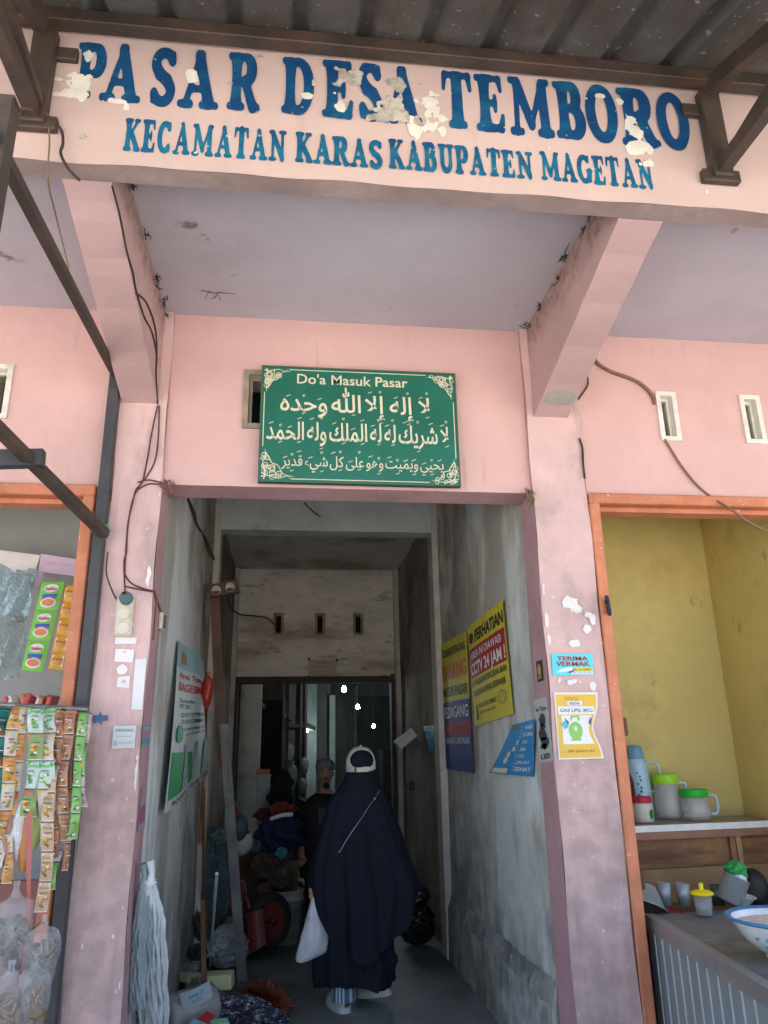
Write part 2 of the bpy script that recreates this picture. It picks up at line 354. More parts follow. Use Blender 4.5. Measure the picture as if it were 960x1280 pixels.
# lintel soffit colour is on the underside; a thin plaster arris
# soffit slab, beams, fascia
b = MB(); b.box((-5, YFB + .002, ZS), (6, TH + .3, ZS + .1)); P(b, 'soffit', M_soffit)
for (a, c) in ((-.936, -.747), (1.370, 1.572)):
    b = MB(); z0w, z0f = 3.395, 3.742
    nz = 14
    def side(x): return [(x, -.001 + (YFB + .001) * t / nz, z0w + (z0f - z0w) * t / nz + .003 * math.sin(t * 2.1 + x)) for t in range(nz + 1)]
    l, r_ = side(a), side(c)
    b.add(l + r_, [(i, i + 1, nz + 2 + i, nz + 1 + i) for i in range(nz)], 0)
    for s_ in (l, r_): b.add(s_ + [(s_[-1][0], YFB + .001, ZS - .001), (s_[0][0], -.001, ZS - .001)], [tuple(range(nz + 3))], 0)
    bm_ = P(b, 'cantilever_beam', M_beam)
    if a > 0:       # cement patch on the underside
        b = MB(); q0 = AY(-.12, 690, 468)
        pts = []
        for k in range(18):
            t = 2 * math.pi * k / 18; yy = -.165 + .055 * math.sin(t); xx = 1.475 + .088 * max(-1, min(1, 1.25 * math.cos(t)))
            pts.append((xx, yy, z0w + (z0f - z0w) * (-yy) / (-YFB) - .004))
        b.add(pts, [tuple(range(18))]); b.build('cement_patch', mat('raw_cement', (.33, .33, .29), .9, bump=.3), bm_)
b = MB(); n = 90
b.quad((-5, YFB, ZF0 + .008), (6, YFB, ZF0 + .008), (6, YFB, ZF1), (-5, YFB, ZF1), 0)
b.quad((-5, YF, ZF1), (6, YF, ZF1), (6, YFB, ZF1), (-5, YFB, ZF1), 0)
b.grid(lambda u, v: (-5 + 11 * u, YF + .0025 * math.sin(u * 40 + v * 4), ZF0 + .006 * (1 - v) * math.sin(u * 130) * math.sin(u * 37) + (ZF1 - ZF0) * v), n * 3, 6, 0, smooth=True)
b.grid(lambda u, v: (-5 + 11 * u, YF + (YFB - YF) * v, ZF0 + .006 * math.sin(u * 130) * math.sin(u * 37) * (1 - v) + .008 * v), n * 3, 1, 1, smooth=False)
fascia = P(b, 'fascia', [M_fascia, M_fbot])
# upper structure above the awning
b = MB(); b.box((-5, YFB + .003, ZF1 - .25), (6, 1.0, ZF1 + .02)); b.box((-5, 1.0, ZS + .12), (6, 16, ZF1 + .02)); P(b, 'roof_slab', M_fascia)
# passage walls, pilasters
def side_wall(x, sgn):
    b = MB()
    y0 = .0 if False else TH
    o = x + sgn * .0
    b.grid(lambda u, v: (x + sgn * .004 * math.sin(u * 17 + v * 9), y0 + (YB2 - y0) * u, v * 3.95), 24, 24, 0, smooth=True)
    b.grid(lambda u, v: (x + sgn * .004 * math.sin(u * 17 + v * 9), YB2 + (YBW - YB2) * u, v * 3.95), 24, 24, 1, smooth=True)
    b.quad((x + sgn * .18, y0, 0), (x + sgn * .18, YBW, 0), (x + sgn * .18, YBW, 4), (x + sgn * .18, y0, 4), 0)
    P(b, 'passage_wall', [M_pass, M_inner])
    # painted reveal strip handled by pillar side; pilaster:
    for yy, d in ((YB2, .22), (YBW - .12, .118)):
        b = MB(); b.box((x, yy, 0) if sgn > 0 and False else (min(x + sgn * .02, x - sgn * .055), yy, 0), (max(x + sgn * .02, x - sgn * .055), yy + d, 3.77)); P(b, 'pilaster', M_trim)
side_wall(XL2 - .002, -1); side_wall(XR1 + .002, 1)
# plinth on the right wall, sloped top
b = MB(); n = 30; x = XR1
def pl(u, v):
    y = TH + .002 + (YB2 - TH - .02) * u; j = .006 * math.sin(u * 61) * math.sin(u * 23)
    prof = [(x, .47 + j), (x - .034, .36 + j), (x - .04, .0)]
    return (prof[v][0] + .004 * math.sin(u * 80), y, prof[v][1])
vs = [pl(i / n, k) for i in range(n + 1) for k in range(3)]
b.add(vs, [(i * 3 + k, i * 3 + k + 1, i * 3 + k + 4, i * 3 + k + 3) for i in range(n) for k in (0,)], 0); b.add(vs, [(i * 3 + 1, i * 3 + 2, i * 3 + 5, i * 3 + 4) for i in range(n)], 1); e0 = pl(0, 0), pl(0, 1), pl(0, 2), (x, TH + .02, 0); b.add(e0, [(0, 1, 2, 3)], 1); P(b, 'plinth', [M_plinth, M_pass])
# bay ceiling, cross beam, back wall
b = MB(); b.box((XL2 - .1, TH, 3.86), (XR1 + .1, YB2 + .1, 3.95)); b.box((XL2 - .1, YB2 + .12, ZC), (XR1 + .1, YBW + .01, ZC + .1)); P(b, 'passage_ceiling', M_ceil)
b = MB(); b.box((XL2 - .05, YB2 + .01, 3.50), (XR1 + .05, YB2 + .20, 3.858)); P(b, 'cross_beam', mat('grey_blue_beam', (.50, .53, .53), .85, var=.1, vscale=3, dirt=.5, dcol=(.15, .14, .13), dscale=3, bump=.3, world=True))
sl_ = []
for px_ in (348, 400, 448):
    c = AY(YBW, px_, 780); sl_.append((c.x - .042, c.x + .042, c.z - .115, c.z + .115))
b = MB(); wall_holes(b, XL2 - .02, XR1 + .02, ZDO, ZC, YBW, YBW + .2, sl_); P(b, 'back_wall', [M_pass2, M_inner, M_inner])
for h in sl_: vent(h[0] - .022, h[1] + .022, h[2] - .022, h[3] + .022, YBW, .02, M_ventold, .012)
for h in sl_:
    b = MB(); b.box((h[0] - .03, YBW + .21, h[2] - .03), (h[1] + .03, YBW + .22, h[3] + .03)); P(b, 'vent_shade_sheet', M_dark)  # black sheet paints the darkness behind each slit
M_frame = mat('dark_opening_timber', (.07, .055, .045), .8, var=.2, vscale=6, bump=.3, world=True)
b = MB(); b.box((XL2, YBW - .03, ZDO - .05), (XR1 - .06, YBW + .13, ZDO + .025)); b.box((XL2, YBW - .05, 0), (XL2 + .085, YBW + .13, ZDO - .05)); b.box((XR1 - .105, YBW - .04, 0), (XR1 - .065, YBW + .13, ZDO + .05)); P(b, 'opening_frame', M_frame)
# orange shop door frames (moulded: outer casing and inner rebate)
def casing(x0, x1, zt, side):
    b = MB()
    w = .060
    # side jamb
    jx = (x0, x0 + w) if side > 0 else (x1 - w, x1)
    b.bbox((jx[0], -.012, 0), (jx[1], .16, zt - w), .006); b.bbox((x0, -.012, zt - w), (x1, .16, zt), .006)
    ix = (x0 + w, x0 + w + .014) if side > 0 else (x1 - w - .014, x1 - w)
    b.bbox((ix[0], .05, 0), (ix[1], .15, zt - w - .03), .004); b.bbox((x0 + (w if side > 0 else 0), .05, zt - w - .03), (x1 - (0 if side > 0 else w), .15, zt - w), .004)
    f = P(b, 'door_frame', M_orange)
    for hz in (.9, 1.62) if side > 0 else (1.62,):
        b = MB(); hx = ix[0] + .014 * (1 if side > 0 else 0) - .012
        b.bbox((hx, .02, hz), (hx + .03, .05, hz + .09), .004); b.build('hinge', mat('rusty_iron', (.16, .07, .045), .8, metal=.3), f)
casing(1.649, 6, 2.935, 1); casing(-5, -1.022, 2.912, -1)
# rooms behind: left grey shop, right ochre stall
b = MB()
b.quad((-5, 1.25, 0), (-.98, 1.25, 0), (-.98, 1.25, 3.6), (-5, 1.25, 3.6)); b.quad((-.985, TH, 0), (-.985, TH, 3.6), (-.985, 1.25, 3.6), (-.985, 1.25, 0)); b.quad((-5, TH, 3.6), (-5, 1.25, 3.6), (-.98, 1.25, 3.6), (-.98, TH, 3.6))
P(b, 'shop_room_wall', M_grey)
b = MB(); YR = 1.06; XRC = 2.93
b.quad((1.65, YR, 0), (XRC, YR, 0), (XRC, YR, 3.5), (1.65, YR, 3.5)); b.quad((XRC, YR, 0), (XRC, TH, 0), (XRC, TH, 3.5), (XRC, YR, 3.5))
b.quad((1.652, TH, 0), (1.652, YR, 0), (1.652, YR, 3.5), (1.652, TH, 3.5)); b.quad((1.65, TH, 3.5), (1.65, YR, 3.5), (XRC, YR, 3.5), (XRC, TH, 3.5))
P(b, 'stall_room_wall', M_yel)
b = MB(); b.box((XRC + .02, 0, 0), (6, .2, 2.93)); P(b, 'shop_front_wall', M_pink)

# ---------------------------------------------------------------- painted sign lettering on the fascia
M_blue = mat('hand_brushed_blue_paint', (.005, .058, .165), .6, var=.2, vscale=9, dirt=.55, dcol=(.010, .15, .25), dscale=5, dstretch=(1, 1, 1.6), dlo=.48, dhi=.68, layers=(('Z', .7, 3.99, 3.9, (.010, .20, .30), 6.0),), bump=.1, world=True)
st = .003; fx0, fx1, fz0, fz1 = -.98, 1.78, 3.77, 4.36
GX, GZ = np.meshgrid(np.arange(fx0, fx1, st), np.arange(fz0, fz1, st))
def cap(Xa, Za, p, q, ra, rb):
    dx, dz = q[0] - p[0], q[1] - p[1]; L2 = dx * dx + dz * dz + 1e-12
    t = np.clip(((Xa - p[0]) * dx + (Za - p[1]) * dz) / L2, 0, 1)
    return (ra + (rb - ra) * t) - np.hypot(Xa - p[0] - t * dx, Za - p[1] - t * dz)
def arc(cx, cy, rx, ry, a0, a1, w0, w1, n=14):
    """curved stroke: heavy at the sides (w0), thin at top and bottom (w1)"""
    out = []
    A = [R(a0 + (a1 - a0) * i / n) for i in range(n + 1)]
    for u, v in zip(A, A[1:]):
        ru = w1 + (w0 - w1) * abs(math.cos(u)) ** 1.3; rv = w1 + (w0 - w1) * abs(math.cos(v)) ** 1.3
        out.append(((cx + rx * math.cos(u), cy + ry * math.sin(u)), (cx + rx * math.cos(v), cy + ry * math.sin(v)), ru, rv))
    return out
B_, T_, SF = .122, .045, .05      # stem, hairline, serif radii (cap height 1)
def stem(x, lo=0.06, hi=.94, w=B_, sw=.2, top=True, bot=True):
    s = [((x, lo + (.1 if bot else .08)), (x, hi - (.1 if top else .08)), w, w)]
    if bot: s += [((x - sw, lo), (x + sw, lo), SF, SF), ((x, lo + .11), (x, lo + .2), w * 1.22, w)]
    if top: s += [((x - sw, hi), (x + sw, hi), SF, SF), ((x, hi - .11), (x, hi - .2), w * 1.22, w)]
    return s
GL = {
 'P': (.82, stem(.24) + [((.24, .93), (.5, .93), T_, T_), ((.24, .45), (.5, .45), T_, T_)] + arc(.5, .69, .2, .24, -90, 90, .12, T_)),
 'A': (1.0, [((.5, .93), (.2, .08), .055, .05), ((.5, .88), (.76, .13), .105, .118), ((.33, .33), (.68, .33), T_, T_), ((.06, .06), (.32, .06), SF, SF), ((.6, .06), (.95, .06), SF, SF), ((.46, .94), (.54, .94), .06, .06)]),
 'S': (.78, arc(.39, .73, .25, .21, 20, 200, .09, .06) + [((.15, .7), (.26, .56), .1, .11), ((.26, .56), (.52, .43), .11, .11), ((.52, .43), (.63, .3), .11, .1)] + arc(.39, .27, .25, .21, 20, -160, .09, .06) + [((.64, .79), (.66, .93), .06, .035), ((.13, .2), (.12, .07), .06, .035)]),
 'R': (.95, stem(.24) + [((.24, .93), (.5, .93), T_, T_), ((.24, .5), (.5, .5), T_, T_)] + arc(.5, .715, .19, .215, -90, 90, .12, T_) + [((.5, .5), (.74, .1), .1, .11), ((.74, .07), (.9, .06), .07, .055)]),
 'D': (.95, stem(.24, sw=.19) + [((.24, .94), (.44, .94), T_, T_), ((.24, .06), (.44, .06), T_, T_)] + arc(.44, .5, .35, .44, -90, 90, .12, T_)),
 'E': (.82, stem(.24) + [((.24, .94), (.66, .94), T_, T_), ((.24, .06), (.68, .06), T_, T_), ((.24, .5), (.52, .5), T_, T_), ((.66, .93), (.7, .74), .065, .035), ((.68, .07), (.73, .27), .065, .035), ((.53, .62), (.53, .38), .035, .035)]),
 'T': (.88, stem(.44, top=False) + [((.44, .2), (.44, .92), B_, B_), ((.1, .94), (.78, .94), T_, T_), ((.1, .93), (.06, .7), .06, .035), ((.78, .93), (.82, .7), .06, .035)]),
 'M': (1.25, [((.2, .06), (.24, .92), .06, .06), ((1.02, .12), (1.0, .86), .118, .118), ((.27, .87), (.62, .2), .11, .1), ((.62, .2), (1.0, .9), .055, .06), ((.06, .06), (.34, .06), SF, SF), ((.84, .06), (1.2, .06), SF, SF), ((.08, .94), (.28, .94), SF, SF), ((1.0, .94), (1.16, .94), SF, SF)]),
 'B': (.88, stem(.24) + [((.24, .94), (.46, .94), T_, T_), ((.24, .53), (.5, .53), T_, T_), ((.24, .06), (.48, .06), T_, T_)] + arc(.46, .735, .18, .205, -90, 90, .11, T_) + arc(.48, .295, .23, .235, -90, 90, .12, T_)),
 'O': (.95, arc(.475, .5, .35, .43, 0, 360, .125, .06, 30)),
 'K': (.98, stem(.24, sw=.18) + [((.3, .42), (.72, .9), .055, .06), ((.42, .55), (.76, .14), .11, .11), ((.62, .94), (.86, .94), SF, SF), ((.66, .06), (.93, .06), SF, SF)]),
 'C': (.86, arc(.45, .5, .32, .42, 45, 315, .12, .06, 24) + [((.68, .76), (.72, .94), .075, .035), ((.68, .24), (.73, .1), .06, .035)]),
 'N': (1.02, [((.24, .06), (.24, .92), .065, .065), ((.8, .06), (.8, .92), .065, .065), ((.25, .88), (.79, .12), .112, .112), ((.06, .06), (.4, .06), SF, SF), ((.06, .94), (.26, .94), SF, SF), ((.64, .94), (.97, .94), SF, SF)]),
 'U': (.95, stem(.24, bot=False, lo=.3) + stem(.74, bot=False, lo=.3, w=.08, sw=.16) + arc(.49, .33, .25, .26, 180, 360, .09, .07)),
 'G': (.95, arc(.46, .5, .33, .42, 50, 350, .12, .06, 24) + [((.72, .78), (.76, .94), .07, .035), ((.78, .14), (.78, .42), .09, .09), ((.62, .44), (.92, .44), SF, SF)]),
}
def draw_letter(F, ch, x0, x1, z0, z1, k=.017, seed=0, fat=.0):
    w, st_ = GL[ch]; sx = (x1 - x0) / w; sz = z1 - z0
    i0 = max(0, int((x0 - .05 - fx0) / st)); i1 = min(F.shape[1], int((x1 + .05 - fx0) / st)); j0 = max(0, int((z0 - .05 - fz0) / st)); j1 = min(F.shape[0], int((z1 + .05 - fz0) / st))
    X = (GX[j0:j1, i0:i1] - x0) / sx; Z = (GZ[j0:j1, i0:i1] - z0) / sz
    acc = np.zeros_like(X)
    for (p, q, a, b2) in st_: acc += np.exp(np.clip((cap(X, Z, p, q, a, b2)) / k, -60, 60))
    f = k * np.log(acc + 1e-30) + fat + .025 * (fbm(X + seed, Z, 2.5, 3, 2) - .5)
    F[j0:j1, i0:i1] = np.maximum(F[j0:j1, i0:i1], f * min(sx, sz))
FT = np.full(GX.shape, -1.0)
def fpx(x, y): return AY(YF, x, y)
row1 = [('P', 93, 134, 57, 122), ('A', 125, 181, 59, 126), ('S', 185, 224, 64, 131), ('A', 221, 277, 67, 134), ('R', 283, 328, 70, 137), ('D', 350, 396, 76, 141), ('E', 401, 446, 79, 146), ('S', 444, 481, 82, 149), ('A', 476, 529, 87, 153),
        ('T', 549, 593, 93, 159), ('E', 592, 634, 97, 163), ('M', 633, 692, 101, 168), ('B', 691, 734, 106, 172), ('O', 730, 773, 110, 176), ('R', 772, 823, 115, 181), ('O', 819, 862, 120, 185)]
for i, (ch, a, c, yt, yb) in enumerate(row1): draw_letter(FT, ch, fpx(a + 3, (yb + yt) / 2).x, fpx(c - 3, (yb + yt) / 2).x, fpx(a, yb).z, fpx(c, yt + 1).z + .003, seed=i * 3.1, fat=.016)
for (word, a, c, yt0, yt1, yb0, yb1) in (('KECAMATAN', 152, 358, 148, 165, 189, 203), ('KARAS', 368, 479, 165, 178, 203, 212), ('KABUPATEN', 485, 668, 174, 192, 211, 225), ('MAGETAN', 676, 819, 190, 202, 225, 238)):
    ws = [GL[ch][0] for ch in word]; tot = sum(ws); acc_ = 0
    for i, ch in enumerate(word):
        t0, t1 = acc_ / tot, (acc_ + ws[i]) / tot; acc_ += ws[i]; tm = (t0 + t1) / 2
        yb = yb0 + (yb1 - yb0) * tm; yt = yt0 + (yt1 - yt0) * tm
        draw_letter(FT, ch, fpx(a + (c - a) * (t0 + .006), yb).x, fpx(a + (c - a) * (t1 - .004), yb).x, fpx(a, yb).z if False else fpx(a + (c - a) * tm, yb).z, fpx(a + (c - a) * tm, yt).z, seed=i * 2.3, fat=.012)
# peeled paint: (px, py, rx, ry, strength)
def peel(blobs, seed, rough=1.25, sc=22):
    f = np.full(GX.shape, -1.0)
    for (x, y, rx, ry) in blobs:
        c = fpx(x, y); k = .0030
        f = np.maximum(f, 1 - np.hypot((GX - c.x) / (rx * k), (GZ - c.z) / (ry * k)))
    return f * 1.55 + .1 + rough * (fbm(GX, GZ, sc, seed, 5) - .5) * 3.6 - .1
white_bl = [(103, 105, 12, 19), (97, 118, 18, 6), (110, 75, 5, 12), (148, 128, 10, 5), (157, 134, 8, 9), (242, 97, 8, 9), (424, 132, 8, 9), (540, 140, 17, 24), (520, 160, 12, 16), (553, 165, 7, 9), (791, 166, 15, 9), (797, 186, 14, 11), (806, 204, 9, 7), (785, 150, 7, 7), (773, 127, 4, 5), (748, 121, 6, 3), (384, 121, 5, 4), (80, 70, 4, 2), (72, 118, 6, 3), (73, 100, 4, 2)]
grey_bl = [(435, 100, 18, 13), (500, 110, 20, 10), (490, 130, 20, 17), (505, 148, 22, 12), (475, 150, 12, 7), (106, 172, 8, 5)]
PW = peel(white_bl, 21); PG = peel(grey_bl, 43)
M_plaster = mat('bare_white_plaster', (.74, .70, .60), .9, var=.12, vscale=14, dirt=.35, dcol=(.5, .45, .36), dscale=12, bump=.4, world=True)
M_plgrey = mat('bare_grey_render', (.42, .38, .31), .9, var=.25, vscale=18, dirt=.6, dcol=(.66, .6, .5), dscale=14, dlo=.48, dhi=.56, bump=.5, world=True)
b = MB(); field_mesh(b, np.minimum(PW * .05, -PG * .05 + .0), fx0, fz0, st, lambda x, z: (x, YF - .0033, z)); b.build('peeled_plaster', M_plaster, fascia)
b = MB(); field_mesh(b, PG * .05, fx0, fz0, st, lambda x, z: (x, YF - .0033, z)); b.build('bare_render', M_plgrey, fascia)
FT = np.minimum(FT, -np.maximum(PW, PG) * .03)
specks = fbm(GX, GZ, 55, 91, 3); FT = np.minimum(FT, (.84 - specks) * .05)
b = MB(); field_mesh(b, FT, fx0, fz0, st, lambda x, z: (x, YF - .0042, z)); b.build('lettering', M_blue, fascia)

# peeled scraps and chipped arrises on the pillar fronts
def scraps(par, x0, x1, z0, z1, blobs, seed, m_, thr=-.15, zst=1.0):
    st2 = .004; X_, Z_ = np.meshgrid(np.arange(x0, x1, st2), np.arange(z0, z1, st2)); f = np.full(X_.shape, -1.0)
    for (px_, py_, rx, ry) in blobs:
        c = AY(-.006, px_, py_); f = np.maximum(f, 1 - np.hypot((X_ - c.x) / (rx * .0046), (Z_ - c.z) / (ry * .0050)))
    f = f * 1.1 + 2.6 * (fbm(X_, Z_ * zst, 34, seed, 4) - .5) + thr
    f[0, :] = f[-1, :] = f[:, 0] = f[:, -1] = -1
    b = MB(); field_mesh(b, f * .05, x0, z0, st2, lambda x, z: (x, -.0075, z)); return b.build('peeled_scraps', m_, par) if b.v else None
pils = [o for o in bld.children if o.name.startswith('pillar')]
M_scr = mat('pale_paper_residue', (.74, .69, .66), .85, var=.1, vscale=14, bump=.2, world=True)
scraps(pils[1], XR1 + .004, XR2 - .004, .9, 3.2, [(712, 752, 7, 9), (722, 762, 5, 4), (735, 768, 5, 3), (742, 778, 4, 8), (735, 786, 7, 4), (720, 805, 8, 3), (700, 850, 4, 6), (716, 852, 7, 3), (742, 858, 4, 4), (680, 740, 2, 8), (683, 775, 2, 8), (686, 800, 2, 8), (762, 1190, 14, 5), (722, 1195, 3, 9), (775, 1180, 6, 3)], 5, M_scr)
scraps(pils[0], XL1 + .06, XL2 - .004, .6, 3.2, [(186, 720, 2, 9), (180, 830, 2, 5), (172, 960, 2, 14), (152, 1230, 2, 9), (100, 1183, 4, 3), (142, 1171, 3, 3)], 14, M_scr)

# insect nests, cobwebs and soot along the joints of beam and soffit
random.seed(31); M_soot = mat('sooty_cobweb', (.05, .038, .03), .95, var=.3, vscale=20, bump=0)
for X_, sg_ in ((-.747, 1), (1.370, -1)):
    for k in range(9):
        y = -random.uniform(.02, 1.15); r0 = random.uniform(.005, .012); c = V((X_ + sg_ * random.uniform(.0, .02), y, ZS - random.uniform(.0, .06))); b = MB()
        for j in range(7):
            p = c + V((sg_ * abs(random.gauss(0, r0)), random.gauss(0, r0 * 2.4), -abs(random.gauss(0, r0 * .8)))); b.tube([c, p, p + V((random.gauss(0, .01), random.gauss(0, .02), random.gauss(0, .006)))], [.001, .003, .0008], 4)
        b.build('cobweb', M_soot, bld)
for k, (px_, py_) in enumerate(((272, 367), (655, 405))):
    c = _on(2, ZS, px_, py_); b = MB()
    for j in range(6): p = c + V((random.gauss(0, .02), random.gauss(0, .02), -abs(random.gauss(0, .006)))); b.tube([c + V((0, 0, -.002)), p, p + V((random.gauss(0, .03), random.gauss(0, .02), -.004))], [.001, .0022, .0008], 4)
    b.build('cobweb', M_soot, bld)
# ================================================================== AWNING
M_corr = mat('grey_corrugated_sheet', (.115, .106, .097), .8, .25, metal=0, var=.22, vscale=2.5, dirt=.7, dcol=(.07, .055, .045), dscale=3, dstretch=(2, .5, 1), dlo=.45, dhi=.65, speck=.03, speckcol=(.3, .28, .26), bump=.2, world=True)
M_steel = mat('dark_brown_steel', (.060, .043, .034), .6, .4, var=.3, vscale=6, dirt=.7, dcol=(.10, .05, .03), dscale=7, dlo=.48, dhi=.66, bump=.35, world=True)
M_postgrey = mat('dark_grey_post_paint', (.052, .052, .056), .55, .4, var=.2, vscale=5, dirt=.6, dcol=(.1, .09, .085), dscale=6, bump=.3, world=True)
ROOF_S = .406
def roofz(y): return 4.43 + ROOF_S * (y + 1.454)
aw = thing('corrugated_awning', (.3, -1.45, 4.3), 'rusty corrugated metal awning on brown steel brackets above the painted sign', 'awning')
b = MB(); y0, y1 = YF + .004, -2.6
prof = [(0, 0), (.155, 0), (.182, .038), (.228, .038), (.255, 0), (.27, 0)]
xs = []
x = -4.0
while x < 5:
    for (dx, dz) in prof[:-1]: xs.append((x + dx, dz))
    x += .27
ny = 10
vs = [(px_, y0 + (y1 - y0) * j / ny, roofz(y0 + (y1 - y0) * j / ny) + dz + .004 * math.sin(px_ * 3 + j)) for j in range(ny + 1) for (px_, dz) in xs]
n = len(xs)
b.add(vs, [(j * n + i, j * n + i + 1, (j + 1) * n + i + 1, (j + 1) * n + i) for j in range(ny) for i in range(n - 1)])
b.build('roof_sheet', M_corr, aw)
for (y, h) in ((-1.435, .062), (-2.52, .055)):
    b = MB(); z = roofz(y) - .003 - h / 2 - .012; b.bbox((-4, y - .03, z - h / 2), (5, y + .03, z + h / 2), .004); b.build('purlin', M_steel, aw)
for X in (-1.02, 1.79):
    b = MB(); b.bar((X - .02 * (X > 0), -1.5, roofz(-1.5) - .115), (X, -2.58, roofz(-2.58) - .115), .055, .075); b.build('rafter', M_steel, aw)
    b = MB(); b.bbox((X - .045, YF - .055, 3.87), (X + .045, YF - .004, 4.335), .005); b.build('bracket_post', M_steel, aw)
    b = MB(); b.bbox((X - .085, YF - .035, 3.855), (X + .085, YF - .003, 3.915), .004); b.build('base_plate', M_steel, aw); b = MB(); b.bbox((X - .12 * (1 if X > 0 else -1), YF - .03, 4.21), (X - .045 * (1 if X > 0 else -1), YF - .003, 4.27), .004); b.build('clip_plate', M_steel, aw)
    b = MB(); b.bar((X, YF - .04, 3.915), (X, -2.5, 3.90), .05, .06); b.build('bottom_chord', M_steel, aw)
    b = MB(); b.bar((X + .02, YF - .06, 3.95), (X + .02, -2.1, roofz(-2.1) - .13), .035, .035); b.build('strut', M_steel, aw)
# steel post beside the left pillar with slanting braces
fr = thing('steel_post', (-.973, -.04, 0), 'dark grey steel post standing against the pink pillar beside the left shop', 'post')
b = MB(); b.bbox((-1.0, -.062, 0), (-.946, -.006, 3.545), .004); b.build('post', M_postgrey, fr)
b = MB(); p0 = V((-.965, -.085, 3.52)); p1 = AY(-1.95, 4, 196); b.bar(p0, p0 + (p1 - p0) * 1.1, .036, .036); b.build('brace', M_steel, fr)
b = MB(); q0 = AY(-.088, 131, 668); q1 = AY(-.95, -30, 508); b.bar(q0, q1, .05, .042); b.build('brace', M_steel, fr)
b = MB()
for k in range(3): b.tube([(-.973 + .034 * math.cos(a) * (1 + .1 * k), -.05 - .0 + .05 * math.sin(a), q0.z + .03 + .006 * k + .012 * math.sin(a * 2 + k)) for a in np.linspace(0, 2 * math.pi, 18)], .005, 5)
b.build('tie', plain('green_tie_string', (.07, .42, .30), .6), fr)
b = MB(); c0 = AY(-.62, 55, 573); c1 = AY(-.62, -120, 577); b.bar(c0, c1, .05, .075); tag(b.build('steel_beam', M_postgrey, at=c0), 'short dark steel bar end crossing in front of the slanting brace at left', 'steel bar')
b = MB(); d0 = AY(-2.0, 9, 131); d1 = AY(-2.0, -40, 420); b.bar(d0, d1, .05, .06); b.bbox((d0.x - .03, d0.y - .03, d0.z), (d0.x + .03, d0.y + .03, d0.z + .012), .003)
tag(b.build('tarpaulin_pole', M_steel, at=d1), 'brown upright pole end near the left bracket of the awning', 'pole')

# ================================================================== CABLES
M_cable = plain('dark_cable', (.05, .035, .03), .6); M_cabler = plain('maroon_cable', (.10, .03, .04), .6); M_string = plain('jute_string', (.20, .14, .08), .9); M_copper = plain('brown_flex', (.22, .12, .09), .6)
def smooth_path(p, n=6):
    p = [V(q) for q in p]; out = []
    for i in range(len(p) - 1):
        a, b_, c, d = p[max(i - 1, 0)], p[i], p[i + 1], p[min(i + 2, len(p) - 1)]
        for k in range(n):
            t = k / n; out.append(.5 * ((2 * b_) + (c - a) * t + (2 * a - 5 * b_ + 4 * c - d) * t * t + (3 * b_ - a - 3 * c + d) * t ** 3))
    return out + [p[-1]]
def cable(paths, r, m, label, cat='cable', name='cable'):
    b = MB()
    for p in paths: b.tube(smooth_path(p), r, 5)
    o = b.build(name, m, at=paths[0][0]); tag(o, label, cat); return o
def beam_z(y): return 3.395 + (3.742 - 3.395) * (-y) / (-YFB) - .008
def bl_pt(x, y_):   # point on the inner lower arris of the left cantilever beam at photo column/row
    p = AX(-.742, x, y_); return p
cable([[bl_pt(140, 232), bl_pt(150, 270), bl_pt(158, 312), bl_pt(166, 340), bl_pt(170, 362), bl_pt(180, 395), bl_pt(190, 415), bl_pt(196, 445), bl_pt(195, 465), AY(-.008, 197, 505)],
       [bl_pt(170, 366), bl_pt(183, 378), bl_pt(193, 405), bl_pt(196, 432), bl_pt(195, 462)]], .0045, M_cable, 'thin dark cable clipped along the left cantilever beam')
Yp = -.008
def pp(x, y): return AY(Yp, x, y)
cable([[pp(197, 507), pp(190, 540), pp(184, 575), pp(178, 602), pp(170, 612), pp(166, 628), pp(160, 655), pp(158, 690), pp(155, 705), pp(157, 752)],
       [pp(199, 507), pp(198, 545), pp(194, 575), pp(184, 595), pp(176, 605), pp(167, 622), pp(161, 650), pp(157, 692), pp(156, 720)],
       [pp(172, 603), pp(186, 600), pp(203, 604)], [pp(172, 612), pp(186, 605), pp(202, 606)],
       [pp(156, 718), pp(164, 729), pp(180, 736), pp(193, 739)], [pp(157, 733), pp(170, 736), pp(192, 740)]], .004, M_cabler, 'bundle of maroon wires running down the left pillar to the socket')
cable([[AY(-.07, 135, 690), AY(-.07, 133, 715), AY(-.05, 140, 738), pp(149, 755)]], .004, M_cable, 'loose dark wire looping from the steel post to the socket')
b = MB(); random.seed(3); c = pp(208, 606)
for k in range(26):
    a = random.uniform(0, 6.28); r_ = random.uniform(.01, .05); q = c + V((r_ * math.cos(a), -random.uniform(0, .02), r_ * math.sin(a) - .01)); b.tube([c + V((random.uniform(-.02, .02), 0, random.uniform(-.03, .03))), q, q + V((random.uniform(-.02, .02), 0, random.uniform(-.03, .02)))], .003, 4)
tag(b.build('cable_knot', M_copper, at=c), 'tangled knot of old wire at the left lintel corner', 'wire knot')
b = MB(); c = pp(661, 618)
for k in range(30):
    a = random.uniform(0, 6.28); r_ = random.uniform(.01, .04); q = c + V((r_ * math.cos(a) * .7, -random.uniform(0, .015), r_ * math.sin(a) * 1.4)); b.tube([c + V((random.uniform(-.01, .01), 0, random.uniform(-.05, .03))), q, q + V((random.uniform(-.01, .01), 0, random.uniform(-.05, .0)))], .0028, 4)
tag(b.build('cable_knot', M_string, at=c), 'frayed fibre tuft at the right lintel corner', 'wire knot')
Yw = YW - .012
def pw(x, y): return AY(Yw, x, y)
cable([[pw(743, 447), pw(748, 455), pw(765, 465), pw(790, 474), pw(805, 483), pw(816, 496), pw(818, 505)]], .011, M_copper, 'thick brown cable from the beam hole to the first vent at right')
